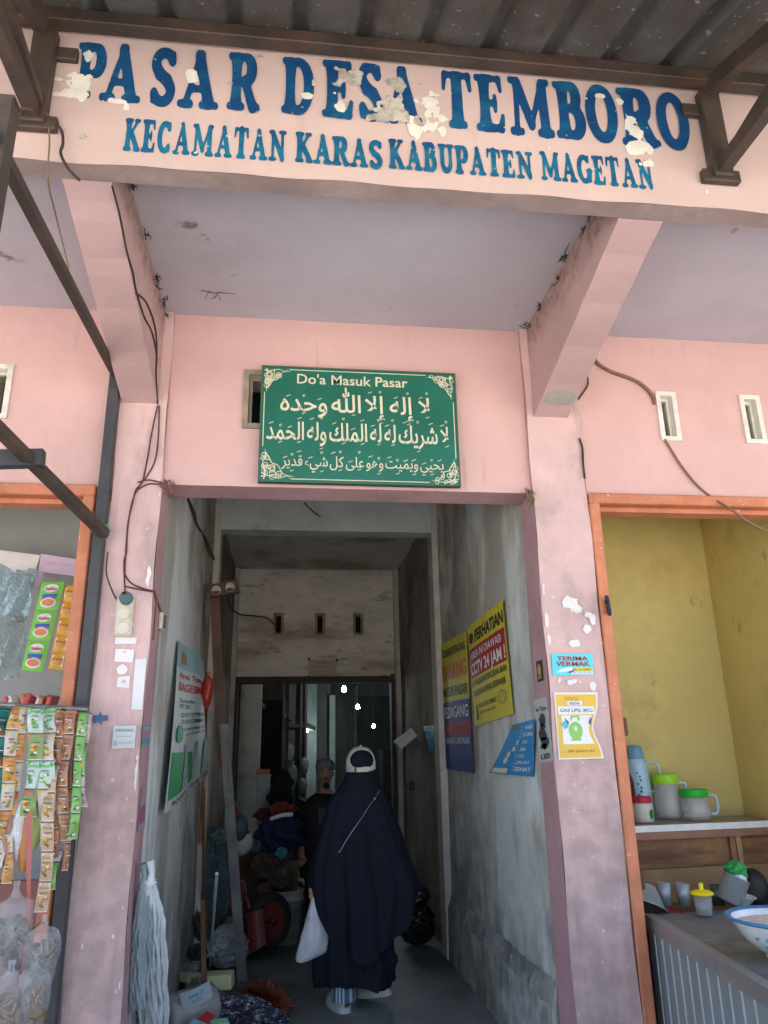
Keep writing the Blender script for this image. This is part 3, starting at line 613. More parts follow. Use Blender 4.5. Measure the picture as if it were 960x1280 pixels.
cable([[pw(831, 549), pw(850, 580), pw(870, 605), pw(890, 622), AY(-.08, 912, 636), AY(-.12, 940, 655), AY(-.15, 975, 672)]], .007, M_copper, 'brown wire sagging from the first right vent across the orange frame')
cable([[AY(-.01, 733, 465), pw(735, 480), pw(728, 492), pw(720, 503)]], .005, M_cable, 'short dark wire loop beside the cement patch')
cable([[pp(724, 548), pp(728, 560), pp(729, 580), pp(731, 598)]], .006, M_cable, 'short cracked wire at the right pillar edge')
yst = YF - .03
cable([[AY(yst, 58, 140), AY(yst, 62, 175), AY(yst, 60, 225), AY(-1.1, 70, 270), AY(-.9, 86, 335)]], .0035, M_string, 'jute string hanging from the left bracket', 'string', 'string')
cable([[AY(yst, 55, 145), AY(yst, 75, 160), AY(yst, 79, 178), AY(yst, 76, 192), AY(yst, 86, 212), AY(yst + .03, 100, 226)]], .006, M_cable, 'dark wire bent over the fascia corner below the first letter')
cable([[AY(-2.0, -5, 136), AY(-1.8, 10, 134), AY(-1.45, 42, 137)]], .004, M_string, 'pale string tied between the pole end and the left bracket', 'string', 'string')
def pl_(x, y): return AX(XL2 + .008, x, y)
cable([[pl_(234, 620), pl_(240, 638), pl_(246, 655), pl_(254, 668), pl_(259, 685), pl_(266, 698), pl_(276, 706), pl_(277, 712)], [pl_(234, 620), pl_(243, 640), pl_(247, 658), pl_(257, 672), pl_(264, 690), pl_(270, 702)]], .006, M_cable, 'dark twisted cable hanging at the top of the left passage wall')
# ================================================================== SOCKET BOX AND SWITCH
M_cream = mat('yellowed_plastic', (.62, .56, .44), .45, .4, var=.08, dirt=.5, dcol=(.3, .24, .17), dscale=12, bump=0)
q = pp(156, 772)
t = thing('power_outlet', (q.x, 0, q.z), 'grimy cream double power socket with a round plug on the left pillar', 'power socket')
b = MB(); b.bbox((q.x - .042, -.04, q.z - .095), (q.x + .042, -.005, q.z + .1), .01); b.build('housing', M_cream, t)
for dz in (-.055, .015):
    b = MB(); b.lathe([(.034, 0), (.034, .006), (.028, .006), (.026, -.006), (.0, -.006)], (q.x, -.0405, q.z + dz), 20, 0, (0, -1, 0)); o = b.build('socket', M_cream, t)
    b = MB()
    for sx in (-.01, .01): b.lathe([(.0045, 0), (.0, .001)], (q.x + sx, -.0365, q.z + dz), 8, 0, (0, -1, 0))
    b.build('pin_holes', M_dark, o)
b = MB(); b.lathe([(.032, 0), (.033, .02), (.026, .04), (.012, .05), (.008, .075)], (q.x + .008, -.041, q.z + .085), 16, 0, (0, -1, .25)); b.build('plug', plain('grey_teal_plug', (.10, .17, .18), .5), t)
q = AX(XL2 + .004, 200, 777)
t = thing('light_switch', tuple(q), 'old white rocker switch on the wall inside the passage at left', 'light switch')
b = MB(); b.bbox((q.x - .002, q.y - .045, q.z - .045), (q.x + .02, q.y + .045, q.z + .045), .006); b.build('plate', M_cream, t)
b = MB(); b.bbox((q.x + .02, q.y - .02, q.z - .036), (q.x + .03, q.y + .02, q.z + .036), .004); b.build('rocker', plain('dark_grey_rocker', (.1, .1, .1), .5), t)
cable([[AX(XL2 + .006, 193, 739), AX(XL2 + .006, 196, 750), q + V((.004, 0, .05))], [AX(XL2 + .006, 196, 750), AX(XL2 + .006, 192, 800)]], .006, M_copper, 'brown conduit wire feeding the passage switch')

# ================================================================== PRAYER SIGN
AR_F = {'ا': (0xFE8D, 0xFE8E), 'إ': (0xFE87, 0xFE88), 'ل': (0xFEDD, 0xFEDE, 0xFEDF, 0xFEE0), 'ه': (0xFEE9, 0xFEEA, 0xFEEB, 0xFEEC), 'و': (0xFEED, 0xFEEE), 'ح': (0xFEA1, 0xFEA2, 0xFEA3, 0xFEA4), 'د': (0xFEA9, 0xFEAA),
        'ش': (0xFEB5, 0xFEB6, 0xFEB7, 0xFEB8), 'ر': (0xFEAD, 0xFEAE), 'ي': (0xFEF1, 0xFEF2, 0xFEF3, 0xFEF4), 'ك': (0xFED9, 0xFEDA, 0xFEDB, 0xFEDC), 'م': (0xFEE1, 0xFEE2, 0xFEE3, 0xFEE4), 'ت': (0xFE95, 0xFE96, 0xFE97, 0xFE98),
        'ع': (0xFEC9, 0xFECA, 0xFECB, 0xFECC), 'ى': (0xFEEF, 0xFEF0), 'ء': (0xFE80,), 'ق': (0xFED5, 0xFED6, 0xFED7, 0xFED8), 'ﻻ': (0xFEFB, 0xFEFC)}
def shape_ar(w):
    w = w.replace('لا', 'ﻻ'); out = []; pj = False
    for i, ch in enumerate(w):
        f = AR_F[ch]; nx_ = i + 1 < len(w) and len(AR_F[w[i + 1]]) > 1 and len(f) == 4
        k = (3 if nx_ else 1) if pj and len(f) > 1 else (2 if nx_ else 0)
        out.append(chr(f[k])); pj = nx_
    return ''.join(reversed(out))
X0, X1, Z0, Z1 = -.188, .907, 2.947, 3.632; BW, BH = X1 - X0, Z1 - Z0
M_sgreen = mat('green_sign_enamel', (.008, .125, .080), .4, .5, var=.12, vscale=3, dirt=.35, dcol=(.02, .11, .085), dscale=3, bump=.08)
M_cream2 = mat('cream_brush_paint', (.62, .57, .41), .6, var=.08, vscale=8, bump=0)
sg = thing('prayer_sign', (X0, -.03, Z0), 'green painted sign board with cream Arabic prayer above the passage', 'sign')
b = MB(); b.bbox((X0, -.034, Z0), (X1, -.004, Z1), .003); b.build('board', M_sgreen, sg)
b = MB(); W = plane_map((X0, -.0345, Z0), (1, 0, 0), (0, 0, 1))
for (p, q2) in (((-.004, -.004), (BW + .004, .004)), ((-.004, BH - .004), (BW + .004, BH + .004)), ((-.004, .004), (.004, BH - .004)), ((BW - .004, .004), (BW + .004, BH - .004))): b.box((X0 + p[0], -.0385, Z0 + p[1]), (X0 + q2[0], -.003, Z0 + q2[1]))
b.build('edge_strip', plain('worn_green_edge', (.05, .12, .08), .6), sg)
RB = [0]
def ribbon(mb, W, pts, w, off=.001, mi=0):
    RB[0] = (RB[0] + 1) % 40; off += RB[0] * 2.5e-5
    L = []; 
    for i, p in enumerate(pts):
        a = V((*pts[max(i - 1, 0)], 0)); c = V((*pts[min(i + 1, len(pts) - 1)], 0)); d = (c - a).normalized(); ww = w[i] if hasattr(w, '__len__') else w
        L += [W(p[0] - d.y * ww / 2, p[1] + d.x * ww / 2, off), W(p[0] + d.y * ww / 2, p[1] - d.x * ww / 2, off)]
    mb.add(L, [(2 * i, 2 * i + 1, 2 * i + 3, 2 * i + 2) for i in range(len(pts) - 1)], mi)
b = MB(); ins = .016
ribbon(b, W, [(.17, ins), (BW - .17, ins)], .005); ribbon(b, W, [(.15, BH - ins), (BW - .17, BH - ins)], .005); ribbon(b, W, [(ins, .2), (ins, BH - .16)], .005); ribbon(b, W, [(BW - ins, .16), (BW - ins, BH - .18)], .005)
b.build('border', M_cream2, sg)
random.seed(12)
for (cx, cy, sx, sy, sz_) in ((0, 0, 1, 1, 1.15), (BW, 0, -1, 1, .95), (0, BH, 1, -1, .95), (BW, BH, -1, -1, 1.0)):
    b = MB()
    def T(x, y): return (cx + sx * (x * sz_ + .012), cy + sy * (y * sz_ + .012))
    for k in range(17):
        while True:
            x, y = random.uniform(.005, .13), random.uniform(.005, .13)
            if x / .15 + y / .15 < .95: break
        r_ = random.uniform(.010, .019); a0 = random.uniform(0, 360)
        ribbon(b, W, [T(x + r_ * (1 - .5 * i / 16) * math.cos(R(a0 + i * 24)), y + r_ * (1 - .5 * i / 16) * math.sin(R(a0 + i * 24))) for i in range(17)], [.0052 - .0002 * i for i in range(17)])
    for f in (lambda t: (.15 * t, .012 + .006 * math.sin(t * 9)), lambda t: (.012 + .006 * math.sin(t * 9), .15 * t), lambda t: (.125 * t + .01, .13 * (1 - t) + .008 * math.sin(t * 15))):
        ribbon(b, W, [T(*f(i / 20)) for i in range(21)], [.007 - .0045 * i / 20 for i in range(21)])
    b.build('corner_ornament', M_cream2, sg)
def fx_(c): return (c - 92) / 770 * BW
def fz_(c): return (530 - c) / 464 * BH
b = MB(); put_text(b, "Do'a Masuk Pasar", W, fx_(228), fz_(133), .062, fx_(668) - fx_(228), .0012, bold=.012); b.build('title_lettering', M_cream2, sg)
def arab(words, xl, xr, base, h, bold, seed):
    """one line of the prayer: words right to left, each with its vowel marks"""
    b = MB(); shp = [shape_ar(w) if w != '*' else chr(0xFDF2) for w in words]
    wd = []
    for s_ in shp:
        vs, _ = text2d(s_, bold); wd.append(vs[:, 0].max() - vs[:, 0].min())
    gap = .17; tot = sum(wd) + gap * (len(wd) - 1); k = (xr - xl) / tot; x = xr; rnd = random.Random(seed)
    for s_, w_, word in zip(shp, wd, words):
        vs, fs = text2d(s_, bold); x0 = vs[:, 0].min(); x -= w_ * k
        b.add([W(x + (p[0] - x0) * k, base + p[1] * h, .0012) for p in vs], fs)
        top = vs[:, 1].max(); n = max(2, len(word) - 1)
        for j in range(n):
            u = x + w_ * k * (j + .5) / n; near = vs[np.abs((vs[:, 0] - x0) * k - (u - x)) < w_ * k / n * .5]
            tt = (near[:, 1].max() if len(near) else top) * h + base + .014 + rnd.uniform(0, .008)
            if j % 3 == 1: ribbon(b, W, [(u + .006 * math.cos(a), tt + .005 + .006 * math.sin(a)) for a in np.linspace(0, 5.4, 9)], .0035, .002)
            else: ribbon(b, W, [(u - .012, tt - .003), (u + .012, tt + .007)], .004, .002)
            if j % 2: 
                lo = (near[:, 1].min() if len(near) else 0) * h + base - .012; ribbon(b, W, [(u - .01, lo - .004), (u + .01, lo + .004)], .004, .002)
        x -= gap * k
    b.build('prayer_lettering', M_cream2, sg)
arab(['لا', 'إله', 'إلا', '*', 'وحده'], fx_(165), fx_(756), fz_(247), .150, .013, 1)
arab(['لا', 'شريك', 'له', 'له', 'الملك', 'وله', 'الحمد'], fx_(115), fx_(826), fz_(364), .148, .013, 2)
arab(['يحيي', 'ويميت', 'وهو', 'على', 'كل', 'شيء', 'قدير'], fx_(176), fx_(800), fz_(468), .086, .005, 3)

# ================================================================== POSTERS AND STICKERS
def bil(tl, tr, br, bl, bend=0, n=None, curl=None):
    """sheet of paper pinned at four real points"""
    tl, tr, br, bl = map(V, (tl, tr, br, bl)); nn = (tr - tl).cross(tl - bl).normalized()
    def W(s, t, off=0):
        a = bl + (br - bl) * s; c = tl + (tr - tl) * s
        return a + (c - a) * t + nn * (off + (bend * math.sin(math.pi * s) * math.sin(math.pi * t * .9 + .2) if bend else 0) + (curl(s, t) if curl else 0))
    return W
PM = {}
def paper(c, rough=.55): 
    k = 'print_' + '_'.join(str(round(x * 100)) for x in c)
    if k not in PM: PM[k] = mat(k, c, rough, .35, var=.06, vscale=7, dirt=.3, dcol=tuple(x * .6 + .03 for x in c), dscale=5, bump=0)
    return PM[k]
def poster(name, label, W, base, bands, texts, extra=None, cat='poster', group=None, at=None, thick=.0015):
    """bands: (x0,y0,x1,y1,colour); texts: (string,x,y,h,w,colour,bold,slant)"""
    t = thing(name, tuple(W(.5, 0, 0)), label, cat, group)
    b = MB(); b.grid(lambda u, v: W(u, v, .0), 14, 14, 0); b.build('sheet', paper(base), t)
    if bands:
        ms = []; b = MB()
        for k, (x0, y0, x1, y1, c) in enumerate(bands):
            mm = paper(c)
            if mm not in ms: ms.append(mm)
            b.grid(lambda u, v: W(x0 + (x1 - x0) * u, y0 + (y1 - y0) * v, .0015 + .0002 * k), 10, 8, ms.index(mm))
        b.build('printed_panel', ms, t)
    if texts:
        ms = []; b = MB()
        for k, (s_, x, y, h, w, c, bo, sl) in enumerate(texts):
            mm = paper(c)
            if mm not in ms: ms.append(mm)
            put_text(b, s_, W, x, y, h, w, .004 + .0001 * k, ms.index(mm), bo, sl)
        b.build('lettering', ms, t)
    if extra: extra(t, W)
    return t
BLK = (.03, .03, .035); YEL = (.62, .52, .04); RED = (.42, .03, .04); WHT = (.72, .73, .72); NAVY = (.03, .06, .20); ORG = (.65, .16, .04); CYAN = (.05, .55, .68); BLU = (.03, .25, .52)
xr = XR1 - .012
def pr(x, y, d=0): return AX(xr - d, x, y)
def ex1(t, W):
    b = MB(); put_poly(b, W, ell(.12, .86, .065, .055), .006, 0); b.build('eye_mark', paper(BLK), t)
    b = MB(); ribbon(b, W, ell(.82, .17, .09, .055, 18), .012, .006); ribbon(b, W, [(.75, .12), (.82, .24), (.9, .13)], .012, .006); b.build('emblem', paper((.3, .28, .1)), t)
    b = MB(); put_poly(b, W, [(.10, .05), (.16, .05), (.15, .19), (.12, .19)], .006, 0); b.build('figure_mark', paper(BLK), t)
poster('warning_banner', 'yellow and red CCTV warning banner, nearer the entrance on the right passage wall',
       bil(pr(584, 785), pr(628, 749, .01), pr(642, 892), pr(594, 908), bend=.012), YEL,
       [(.02, .46, .98, .755, RED)],
       [('PERHATIAN', .24, .80, .12, .74, BLK, .03, 0), ('AREA INI DIAWASI', .06, .645, .075, .84, WHT, .015, 0), ('CCTV 24 JAM !', .05, .49, .115, .92, WHT, .03, 0),
        ('SIAPA MELAKUKAN PENCURIAN AKAN', .04, .375, .06, .92, BLK, .015, 0), ('DIAJUKAN KE PIHAK BERWAJIB', .06, .275, .06, .86, BLK, .015, 0), ('PENGURUS PASAR TEMBORO', .2, .15, .045, .48, BLK, .01, 0), ('KECAMATAN KARAS', .2, .09, .03, .45, BLK, .0, 0)], ex1)
poster('warning_banner', 'yellow, orange and navy banner about traders, deeper in on the right passage wall',
       bil(pr(551, 806), pr(583, 789), pr(592, 966), pr(558, 961), bend=.008), YEL,
       [(.0, .0, 1, .515, NAVY), (.02, .26, .98, .36, (.32, .03, .05))],
       [('DILARANG PEDAGANG', .08, .875, .065, .86, BLK, .015, 0), ('BARANG', .04, .69, .125, .92, ORG, .03, 0), ('MASUK PASAR', .04, .555, .08, .92, BLK, .02, 0), ('PEDAGANG', .05, .39, .09, .9, WHT, .02, 0),
        ('DILARANG KERAS', .08, .285, .05, .82, (.5, .08, .08), .01, 0), ('JUALAN DI LUAR PASAR', .05, .195, .05, .9, WHT, .012, 0), ('TERIMA KASIH', .3, .1, .045, .45, (.05, .2, .35), .0, 0)])
def ex3(t, W):
    b = MB()
    for (x, y, r1, r2) in ((.30, .28, .055, .07), (.33, .40, .05, .06), (.44, .50, .05, .05), (.50, .62, .03, .05)): put_poly(b, W, ell(x, y, r1, r2), .004, 0)
    b.build('pale_emblem', paper((.6, .62, .55)), t)
    b = MB()
    for k in range(14): put_rect(b, W, .545, .08 + k * .062, .56, .11 + k * .062, .004, 0, 1)
    b.build('dashed_fold', paper(WHT), t)
poster('health_poster', 'crooked bright blue poster with white lettering low on the right passage wall',
       bil(pr(640, 906), pr(668, 899, .01), pr(667, 971), pr(617, 966), curl=lambda s, t: .03 * (1 - t) ** 2 * (1 - s)), BLU, [(.05, .02, .42, .12, (.65, .68, .5)), (.05, .88, .4, .97, (.16, .15, .1))],
       [('WAJIB', .66, .85, .07, .3, WHT, .02, 0), ('DI RUMAH', .64, .72, .07, .34, WHT, .02, 0), ('ATUR', .66, .59, .06, .16, WHT, .02, 0), ('JAGA', .63, .46, .06, .16, WHT, .02, 0), ('CUCI', .61, .34, .06, .16, WHT, .02, 0), ('JAUH', .6, .22, .06, .3, WHT, .02, 0), ('SEHAT', .6, .08, .08, .36, WHT, .025, 0)], ex3)
def ex4(t, W):
    b = MB()
    for (x, y, r1, r2) in ((.5, .66, .25, .1), (.48, .55, .2, .05), (.45, .42, .3, .1), (.55, .3, .28, .09), (.42, .24, .25, .05)): put_poly(b, W, [(px_ + random.uniform(-.04, .04), py_ + random.uniform(-.02, .02)) for px_, py_ in ell(x, y, r1, r2, 14)], .003, 0)
    b.build('ink_drawing', paper((.06, .065, .07)), t)
poster('photocopied_flyer', 'white photocopied flyer with black drawing on the right passage reveal', bil(AX(XR1 - .004, 667.5, 875), AX(XR1 - .004, 684, 871), AX(XR1 - .004, 692, 951), AX(XR1 - .004, 674.5, 954)), (.5, .52, .5), [],
       [('by Titan', .12, .8, .075, .76, BLK, .01, 0), ('1.353', .2, .05, .08, .62, BLK, .03, 0)], ex4, 'flyer')
poster('dark_sticker', 'small black sticker with yellow emblem on the right passage reveal', bil(AX(XR1 - .004, 670, 827), AX(XR1 - .004, 677, 825), AX(XR1 - .004, 679.5, 850), AX(XR1 - .004, 672, 853)), (.05, .045, .04), [],
       [], lambda t, W: (lambda b: (put_poly(b, W, ell(.5, .55, .3, .3), .002, 0), put_poly(b, W, [(.2, .12), (.8, .12), (.7, .25), (.3, .25)], .002, 0), b.build('emblem', paper((.45, .35, .1)), t)))(MB()), 'sticker')
poster('wall_notice', 'small tapered light blue notice on the far right passage wall', bil(AX(xr, 529, 907.5), AX(xr, 544, 906), AX(xr, 542, 938), AX(xr, 537, 939)), (.05, .38, .58), [(.02, .8, .98, .98, (.6, .65, .7))], [('INFO', .2, .83, .1, .6, NAVY, .01, 0), ('PASAR', .2, .5, .09, .6, WHT, .0, 0)], None, 'notice')
# left banner
def pL(x, y, d=0): return AX(XL2 + .012 + d, x, y)
MINT = (.28, .50, .52)
def ex5(t, W):
    b = MB(); b.grid(lambda u, v: W(.02 + .46 * u, .06 + (.26 - .05 * u) * v, .004), 8, 8); put_poly(b, W, ell(.12, .42, .07, .055), .010, 0); b.grid(lambda u, v: W(.70 + .28 * u, .06 + (.22 + .14 * u) * v, .004), 6, 8); b.build('green_field', paper((.03, .32, .10)), t)
    b = MB()
    for (x0, w_) in ((.2, .2), (.46, .2), (.68, .18)):
        for (z, ww) in ((.10, .9), (.17, .8), (.24, .55), (.31, .35)): put_poly(b, W, [(x0 + w_ * (.5 - ww / 2), z - .035), (x0 + w_ * (.5 + ww / 2), z - .035), (x0 + w_ * (.5 + ww / 2 * .8), z + .03), (x0 + w_ * (.5 - ww / 2 * .8), z + .03)], .009, 0)
    b.build('bottle_picture', paper((.35, .42, .42)), t)
    b = MB(); put_poly(b, W, [(.14, .87), (.3, .87), (.3, .93), (.22, .965), (.14, .93)], .003, 0); b.build('crest', paper((.35, .17, .1)), t)
poster('product_banner', 'pale mint and green product banner sagging on the left passage wall',
       bil(pL(222, 800), pL(256, 826), pL(261, 966, .02), pL(205, 1018, .03), bend=.02, curl=lambda s, t: .012 * math.sin(s * 9 + t * 3)), (.56, .62, .62), [(0, .84, 1, 1, MINT), (.02, .0, .98, .055, (.6, .6, .58))],
       [('Arga Tuma', .10, .775, .04, .62, (.5, .05, .06), .02, 0), ('BAGESMINE', .08, .69, .055, .78, (.55, .04, .06), .035, 0), ('Tersedia :', .1, .615, .028, .42, BLK, .01, 0), ('PT 20', .12, .575, .03, .25, BLK, .01, 0), ('- ID 0117779000', .1, .52, .03, .66, BLK, .01, 0), ('- ID 01178888', .1, .475, .03, .62, BLK, .01, 0), ('A. Bersertifikat aman', .12, .43, .022, .7, BLK, .0, 0), ('dan bersih sehat', .3, .395, .02, .5, BLK, .0, 0), ('ROOSTA 15.000.000', .08, .012, .03, .6, BLK, .015, 0), ('LAPISAN', .7, .02, .035, .27, BLK, .02, 0)], ex5)
# left pillar papers
yp = -.010
def pf(x, y): return AY(yp, x, y)
def pq(a): return bil(*[pf(*q) for q in a])
poster('torn_paper', 'torn white paper strip just under the socket', pq([(144, 796), (171.5, 797), (170, 805), (143.5, 805)]), (.74, .70, .68), [], [], None, 'paper', )
poster('paper_sheet', 'square white paper under the torn strip on the left pillar', pq([(144.5, 811), (168, 812), (166, 828), (143, 827)]), (.78, .74, .72), [], [('36', .42, .72, .14, .16, (.3, .3, .3), .0, 0)], None, 'paper')
b = MB(); W = pq([(146, 830), (160.5, 830), (159.5, 844), (145, 844)]); put_poly(b, W, [(a + .06 * math.sin(k * 2.3), c + .05 * math.cos(k * 3.1)) for k, (a, c) in enumerate(ell(.5, .5, .46, .46, 16))], .001); tag(b.build('paper_sheet', paper((.78, .72, .70)), at=W(.5, .5, 0)), 'round scrap of white paper on the left pillar', 'paper')
poster('paper_sheet', 'small white label with grey stamp on the left pillar', pq([(147, 846), (162.5, 845), (161.5, 860), (145.5, 859)]), (.76, .72, .71), [(.4, .38, .68, .68, (.5, .5, .52))], [], None, 'paper')
poster('paper_strip', 'tall blank white paper strip at the left pillar edge', pq([(169, 824), (183.5, 824), (177.5, 887), (164, 887)]), (.72, .72, .72), [], [], None, 'paper')
poster('paper_notice', 'pale bluish printed notice lowest of the papers on the left pillar', pq([(142, 907), (170.5, 907), (168, 935), (139.5, 936)]), (.55, .60, .60), [(.1, .72, .9, .86, (.42, .47, .48)), (.05, .12, .22, .34, (.4, .45, .47))], [('PENGUMUMAN', .14, .755, .09, .7, (.25, .28, .3), .0, 0), ('Dilarang menempel', .15, .5, .07, .66, (.3, .33, .35), .0, 0), ('KARAS 0351', .3, .2, .09, .6, (.28, .31, .33), .0, 0)], None, 'notice')
b = MB(); c = pf(124, 898); W = plane_map((c.x, yp, c.z), (1, 0, 0), (0, 0, 1)); star = []
for k in range(10): star.append(((.036 if k % 2 == 0 else .014) * math.sin(k * math.pi / 5 + .15), (.036 if k % 2 == 0 else .014) * math.cos(k * math.pi / 5 + .15)))
put_poly(b, W, star, .002); put_rect(b, W, -.03, -.012, .04, .014, .001, 1, 1); tag(b.build('star_sticker', [paper((.06, .16, .30)), paper((.12, .13, .18))], at=c), 'blue star shaped sticker on the left pillar', 'sticker')
def prv(x, y): return AX(XL2 + .004, x, y)
poster('reveal_sticker', 'small red and blue sticker on the left passage reveal', bil(prv(178, 905), prv(187.5, 904), prv(186.5, 932), prv(176.5, 934)), (.3, .3, .38), [(.05, .7, .95, .95, (.2, .22, .4)), (.05, .4, .95, .65, (.42, .15, .22)), (.05, .05, .95, .36, (.1, .25, .33))], [('OPEN', .15, .74, .14, .7, (.6, .5, .5), .01, 0)], None, 'sticker')
poster('reveal_sticker', 'faded pink torn sticker lower on the left passage reveal', bil(prv(177, 985), prv(184, 980), prv(181, 1034), prv(172, 1040)), (.42, .30, .32), [(.1, .15, .9, .55, (.4, .1, .2))], [('pink', .2, .7, .1, .6, (.6, .5, .5), .0, 0)], None, 'sticker')
# right pillar
AQUA = (.10, .66, .74)
def ex6(t, W):
    b = MB(); put_poly(b, W, [(.08, .12), (.2, .3), (.48, .4), (.5, .25), (.3, .14)], .0035, 0); b.build('white_swoosh', paper((.65, .75, .78)), t)
    b = MB(); put_poly(b, W, [(.36, .12), (.5, .26), (.56, .22), (.44, .1)], .004, 0); b.build('tool_picture', paper((.1, .12, .2)), t)
poster('tailor_sticker', 'turquoise TERIMA VERMAK sticker with red letters on the right pillar', pq([(689.5, 817.5), (740.5, 817.5), (742, 844), (691, 844)]), AQUA, [(.45, .18, .98, .38, (.66, .62, .10)), (.45, .03, .98, .17, (.7, .72, .72))],
       [('TERIMA', .12, .69, .2, .76, RED, .025, 0), ('VERMAK', .09, .43, .21, .84, RED, .025, 0), ('PLO.000', .5, .205, .13, .44, (.35, .35, .05), .015, 0), ('081 234 556 700', .5, .065, .07, .44, (.3, .3, .35), .0, 0)], ex6, 'sticker')
t = thing('gas_poster', tuple(pf(727, 949)), 'yellow GAS LPG 3KG poster with green gas bottle on the right pillar', 'poster')
cn = [pf(692.4, 865.5), pf(746.7, 865.5), pf(755, 948), pf(698.6, 949.5)]; W0 = bil(*cn)
def Wg(s, t_, off=0):   # the right edge is torn in a shallow curve
    return W0(s * (1 - .17 * math.exp(-((t_ - .45) / .25) ** 2)), t_, off)
b = MB(); b.grid(lambda u, v: Wg(u, v, 0), 12, 20); b.build('sheet', paper((.76, .74, .70)), t)
b = MB(); b.grid(lambda u, v: Wg(.03 + .93 * u, .02 + .95 * v, .0015), 12, 20); b.build('yellow_field', paper((.70, .46, .07)), t)
b = MB(); put_poly(b, W0, [(.28, .8), (.62, .8), (.62, .865), (.28, .865)], .003); put_poly(b, W0, [(.06, .665), (.88, .665), (.88, .785), (.06, .785)], .003)
b.grid(lambda u, v: W0(.12 + (.70 - .10 * math.sin(v * math.pi)) * u, .22 + .43 * v, .003), 8, 10); b.build('white_panel', paper((.74, .74, .72)), t)
b = MB(); put_poly(b, W0, [(.26 + a, c) for a, c in ell(.16, .42, .155, .135, 22)], .0045); put_poly(b, W0, [(.31, .27), (.53, .27), (.53, .30), (.31, .30)], .0042); put_poly(b, W0, [(.32, .58), (.34, .56), (.37, .62), (.48, .62), (.50, .56), (.53, .58), (.52, .645), (.33, .645)], .0045); b.build('gas_bottle_picture', paper((.25, .52, .12)), t)
b = MB(); put_poly(b, W0, ell(.42, .45, .04, .04), .006); b.build('bottle_highlight', paper((.6, .7, .5)), t)
b = MB(); put_poly(b, W0, [(.1, .52), (.2, .58), (.27, .48), (.18, .44)], .005); b.build('drop_picture', paper((.08, .5, .6)), t)
b = MB(); put_poly(b, W0, [(.72, .54), (.78, .62), (.8, .6), (.77, .5)], .005); put_poly(b, W0, [(.18, .62), (.28, .55), (.26, .5), (.22, .56)], .0055); b.build('tool_picture', paper((.08, .08, .2)), t)
b = MB(); ribbon(b, W0, [(.24 + .05 * i, .93 - (.05 if i % 2 else 0)) for i in range(7)], .014, .005); b.build('crown_picture', paper((.6, .2, .05)), t)
b = MB(); put_text(b, 'SEDIA', W0, .33, .812, .04, .24, .005, 0, .01); put_text(b, 'GAS LPG 3KG', W0, .1, .70, .055, .74, .005, 0, .01); b.build('lettering', paper((.08, .12, .3)), t)
b = MB(); put_text(b, '085 258 675 454', W0, .22, .1, .035, .58, .005, 0, .0); b.build('phone_lettering', paper((.25, .12, .03)), t)
# paper nailed over the back opening
c = AY(YBW - .006, 405, 836)
def pb(x, y): return AY(YBW - .008, x, y)
def ex7(t, W):
    for (s_, t_) in ((.0, 1), (1, .98), (0, .08), (1, .05)):
        b = MB(); b.lathe([(0, .02), (.015, .018), (.012, 0)], W(s_, t_, 0), 8, 0, (0, -1, 0)); b.build('nail', M_dark, t)
poster('rules_sheet', 'faded printed rules sheet nailed above the inner opening', bil(pb(386, 824), pb(421, 825), pb(420, 849), pb(386, 848)), (.46, .40, .33), [], [('PERATURAN', .3, .78, .08, .4, (.2, .16, .13), .0, 0), ('BUKA JAM 05.00', .2, .56, .08, .62, (.2, .16, .13), .0, 0), ('TUTUP JAM 12.00', .14, .36, .08, .74, (.2, .16, .13), .0, 0), ('PASAR DESA', .22, .16, .08, .55, (.2, .16, .13), .0, 0)], ex7, 'notice')
# ================================================================== HALL BEHIND THE PASSAGE
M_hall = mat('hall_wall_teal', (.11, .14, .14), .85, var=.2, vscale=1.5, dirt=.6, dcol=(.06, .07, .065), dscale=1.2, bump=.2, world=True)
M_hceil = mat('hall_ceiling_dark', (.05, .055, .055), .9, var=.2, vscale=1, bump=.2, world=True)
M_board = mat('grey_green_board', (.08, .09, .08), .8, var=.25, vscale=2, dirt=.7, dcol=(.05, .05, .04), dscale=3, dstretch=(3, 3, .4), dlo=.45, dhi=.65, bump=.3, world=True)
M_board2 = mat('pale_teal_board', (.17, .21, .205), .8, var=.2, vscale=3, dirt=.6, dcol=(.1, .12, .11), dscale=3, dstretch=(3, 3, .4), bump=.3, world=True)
M_hpil = mat('hall_pillar_whitewash', (.42, .41, .35), .85, var=.12, vscale=3, dirt=.7, dcol=(.17, .12, .07), dscale=2.4, bump=.3, world=True)
HX0, HX1, HY0, HY1, HZ = -2.6, 4.2, YBW + .24, 17.0, 3.9
b = MB()
b.quad((HX0, HY1, 0), (HX1, HY1, 0), (HX1, HY1, HZ), (HX0, HY1, HZ), 0); b.quad((HX0, HY0, 0), (HX0, HY1, 0), (HX0, HY1, HZ), (HX0, HY0, HZ), 0); b.quad((HX1, HY1, 0), (HX1, HY0, 0), (HX1, HY0, HZ), (HX1, HY1, HZ), 0)
b.quad((HX0, HY0, 0), (HX0, HY0, HZ), (XL2, HY0, HZ), (XL2, HY0, 0), 0); b.quad((XR1, HY0, 0), (XR1, HY0, HZ), (HX1, HY0, HZ), (HX1, HY0, 0), 0); b.quad((XL2, HY0, ZC), (XR1, HY0, ZC), (XR1, HY0, HZ), (XL2, HY0, HZ), 0)
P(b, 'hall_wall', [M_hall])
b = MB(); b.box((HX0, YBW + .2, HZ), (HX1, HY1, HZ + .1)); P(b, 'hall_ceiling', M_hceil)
for y, z in ((8.6, 3.05), (11.3, 2.95), (14.2, 2.85)):
    b = MB(); b.box((HX0, y, z), (HX1, y + .22, z + .36)); P(b, 'hall_beam', M_hceil)
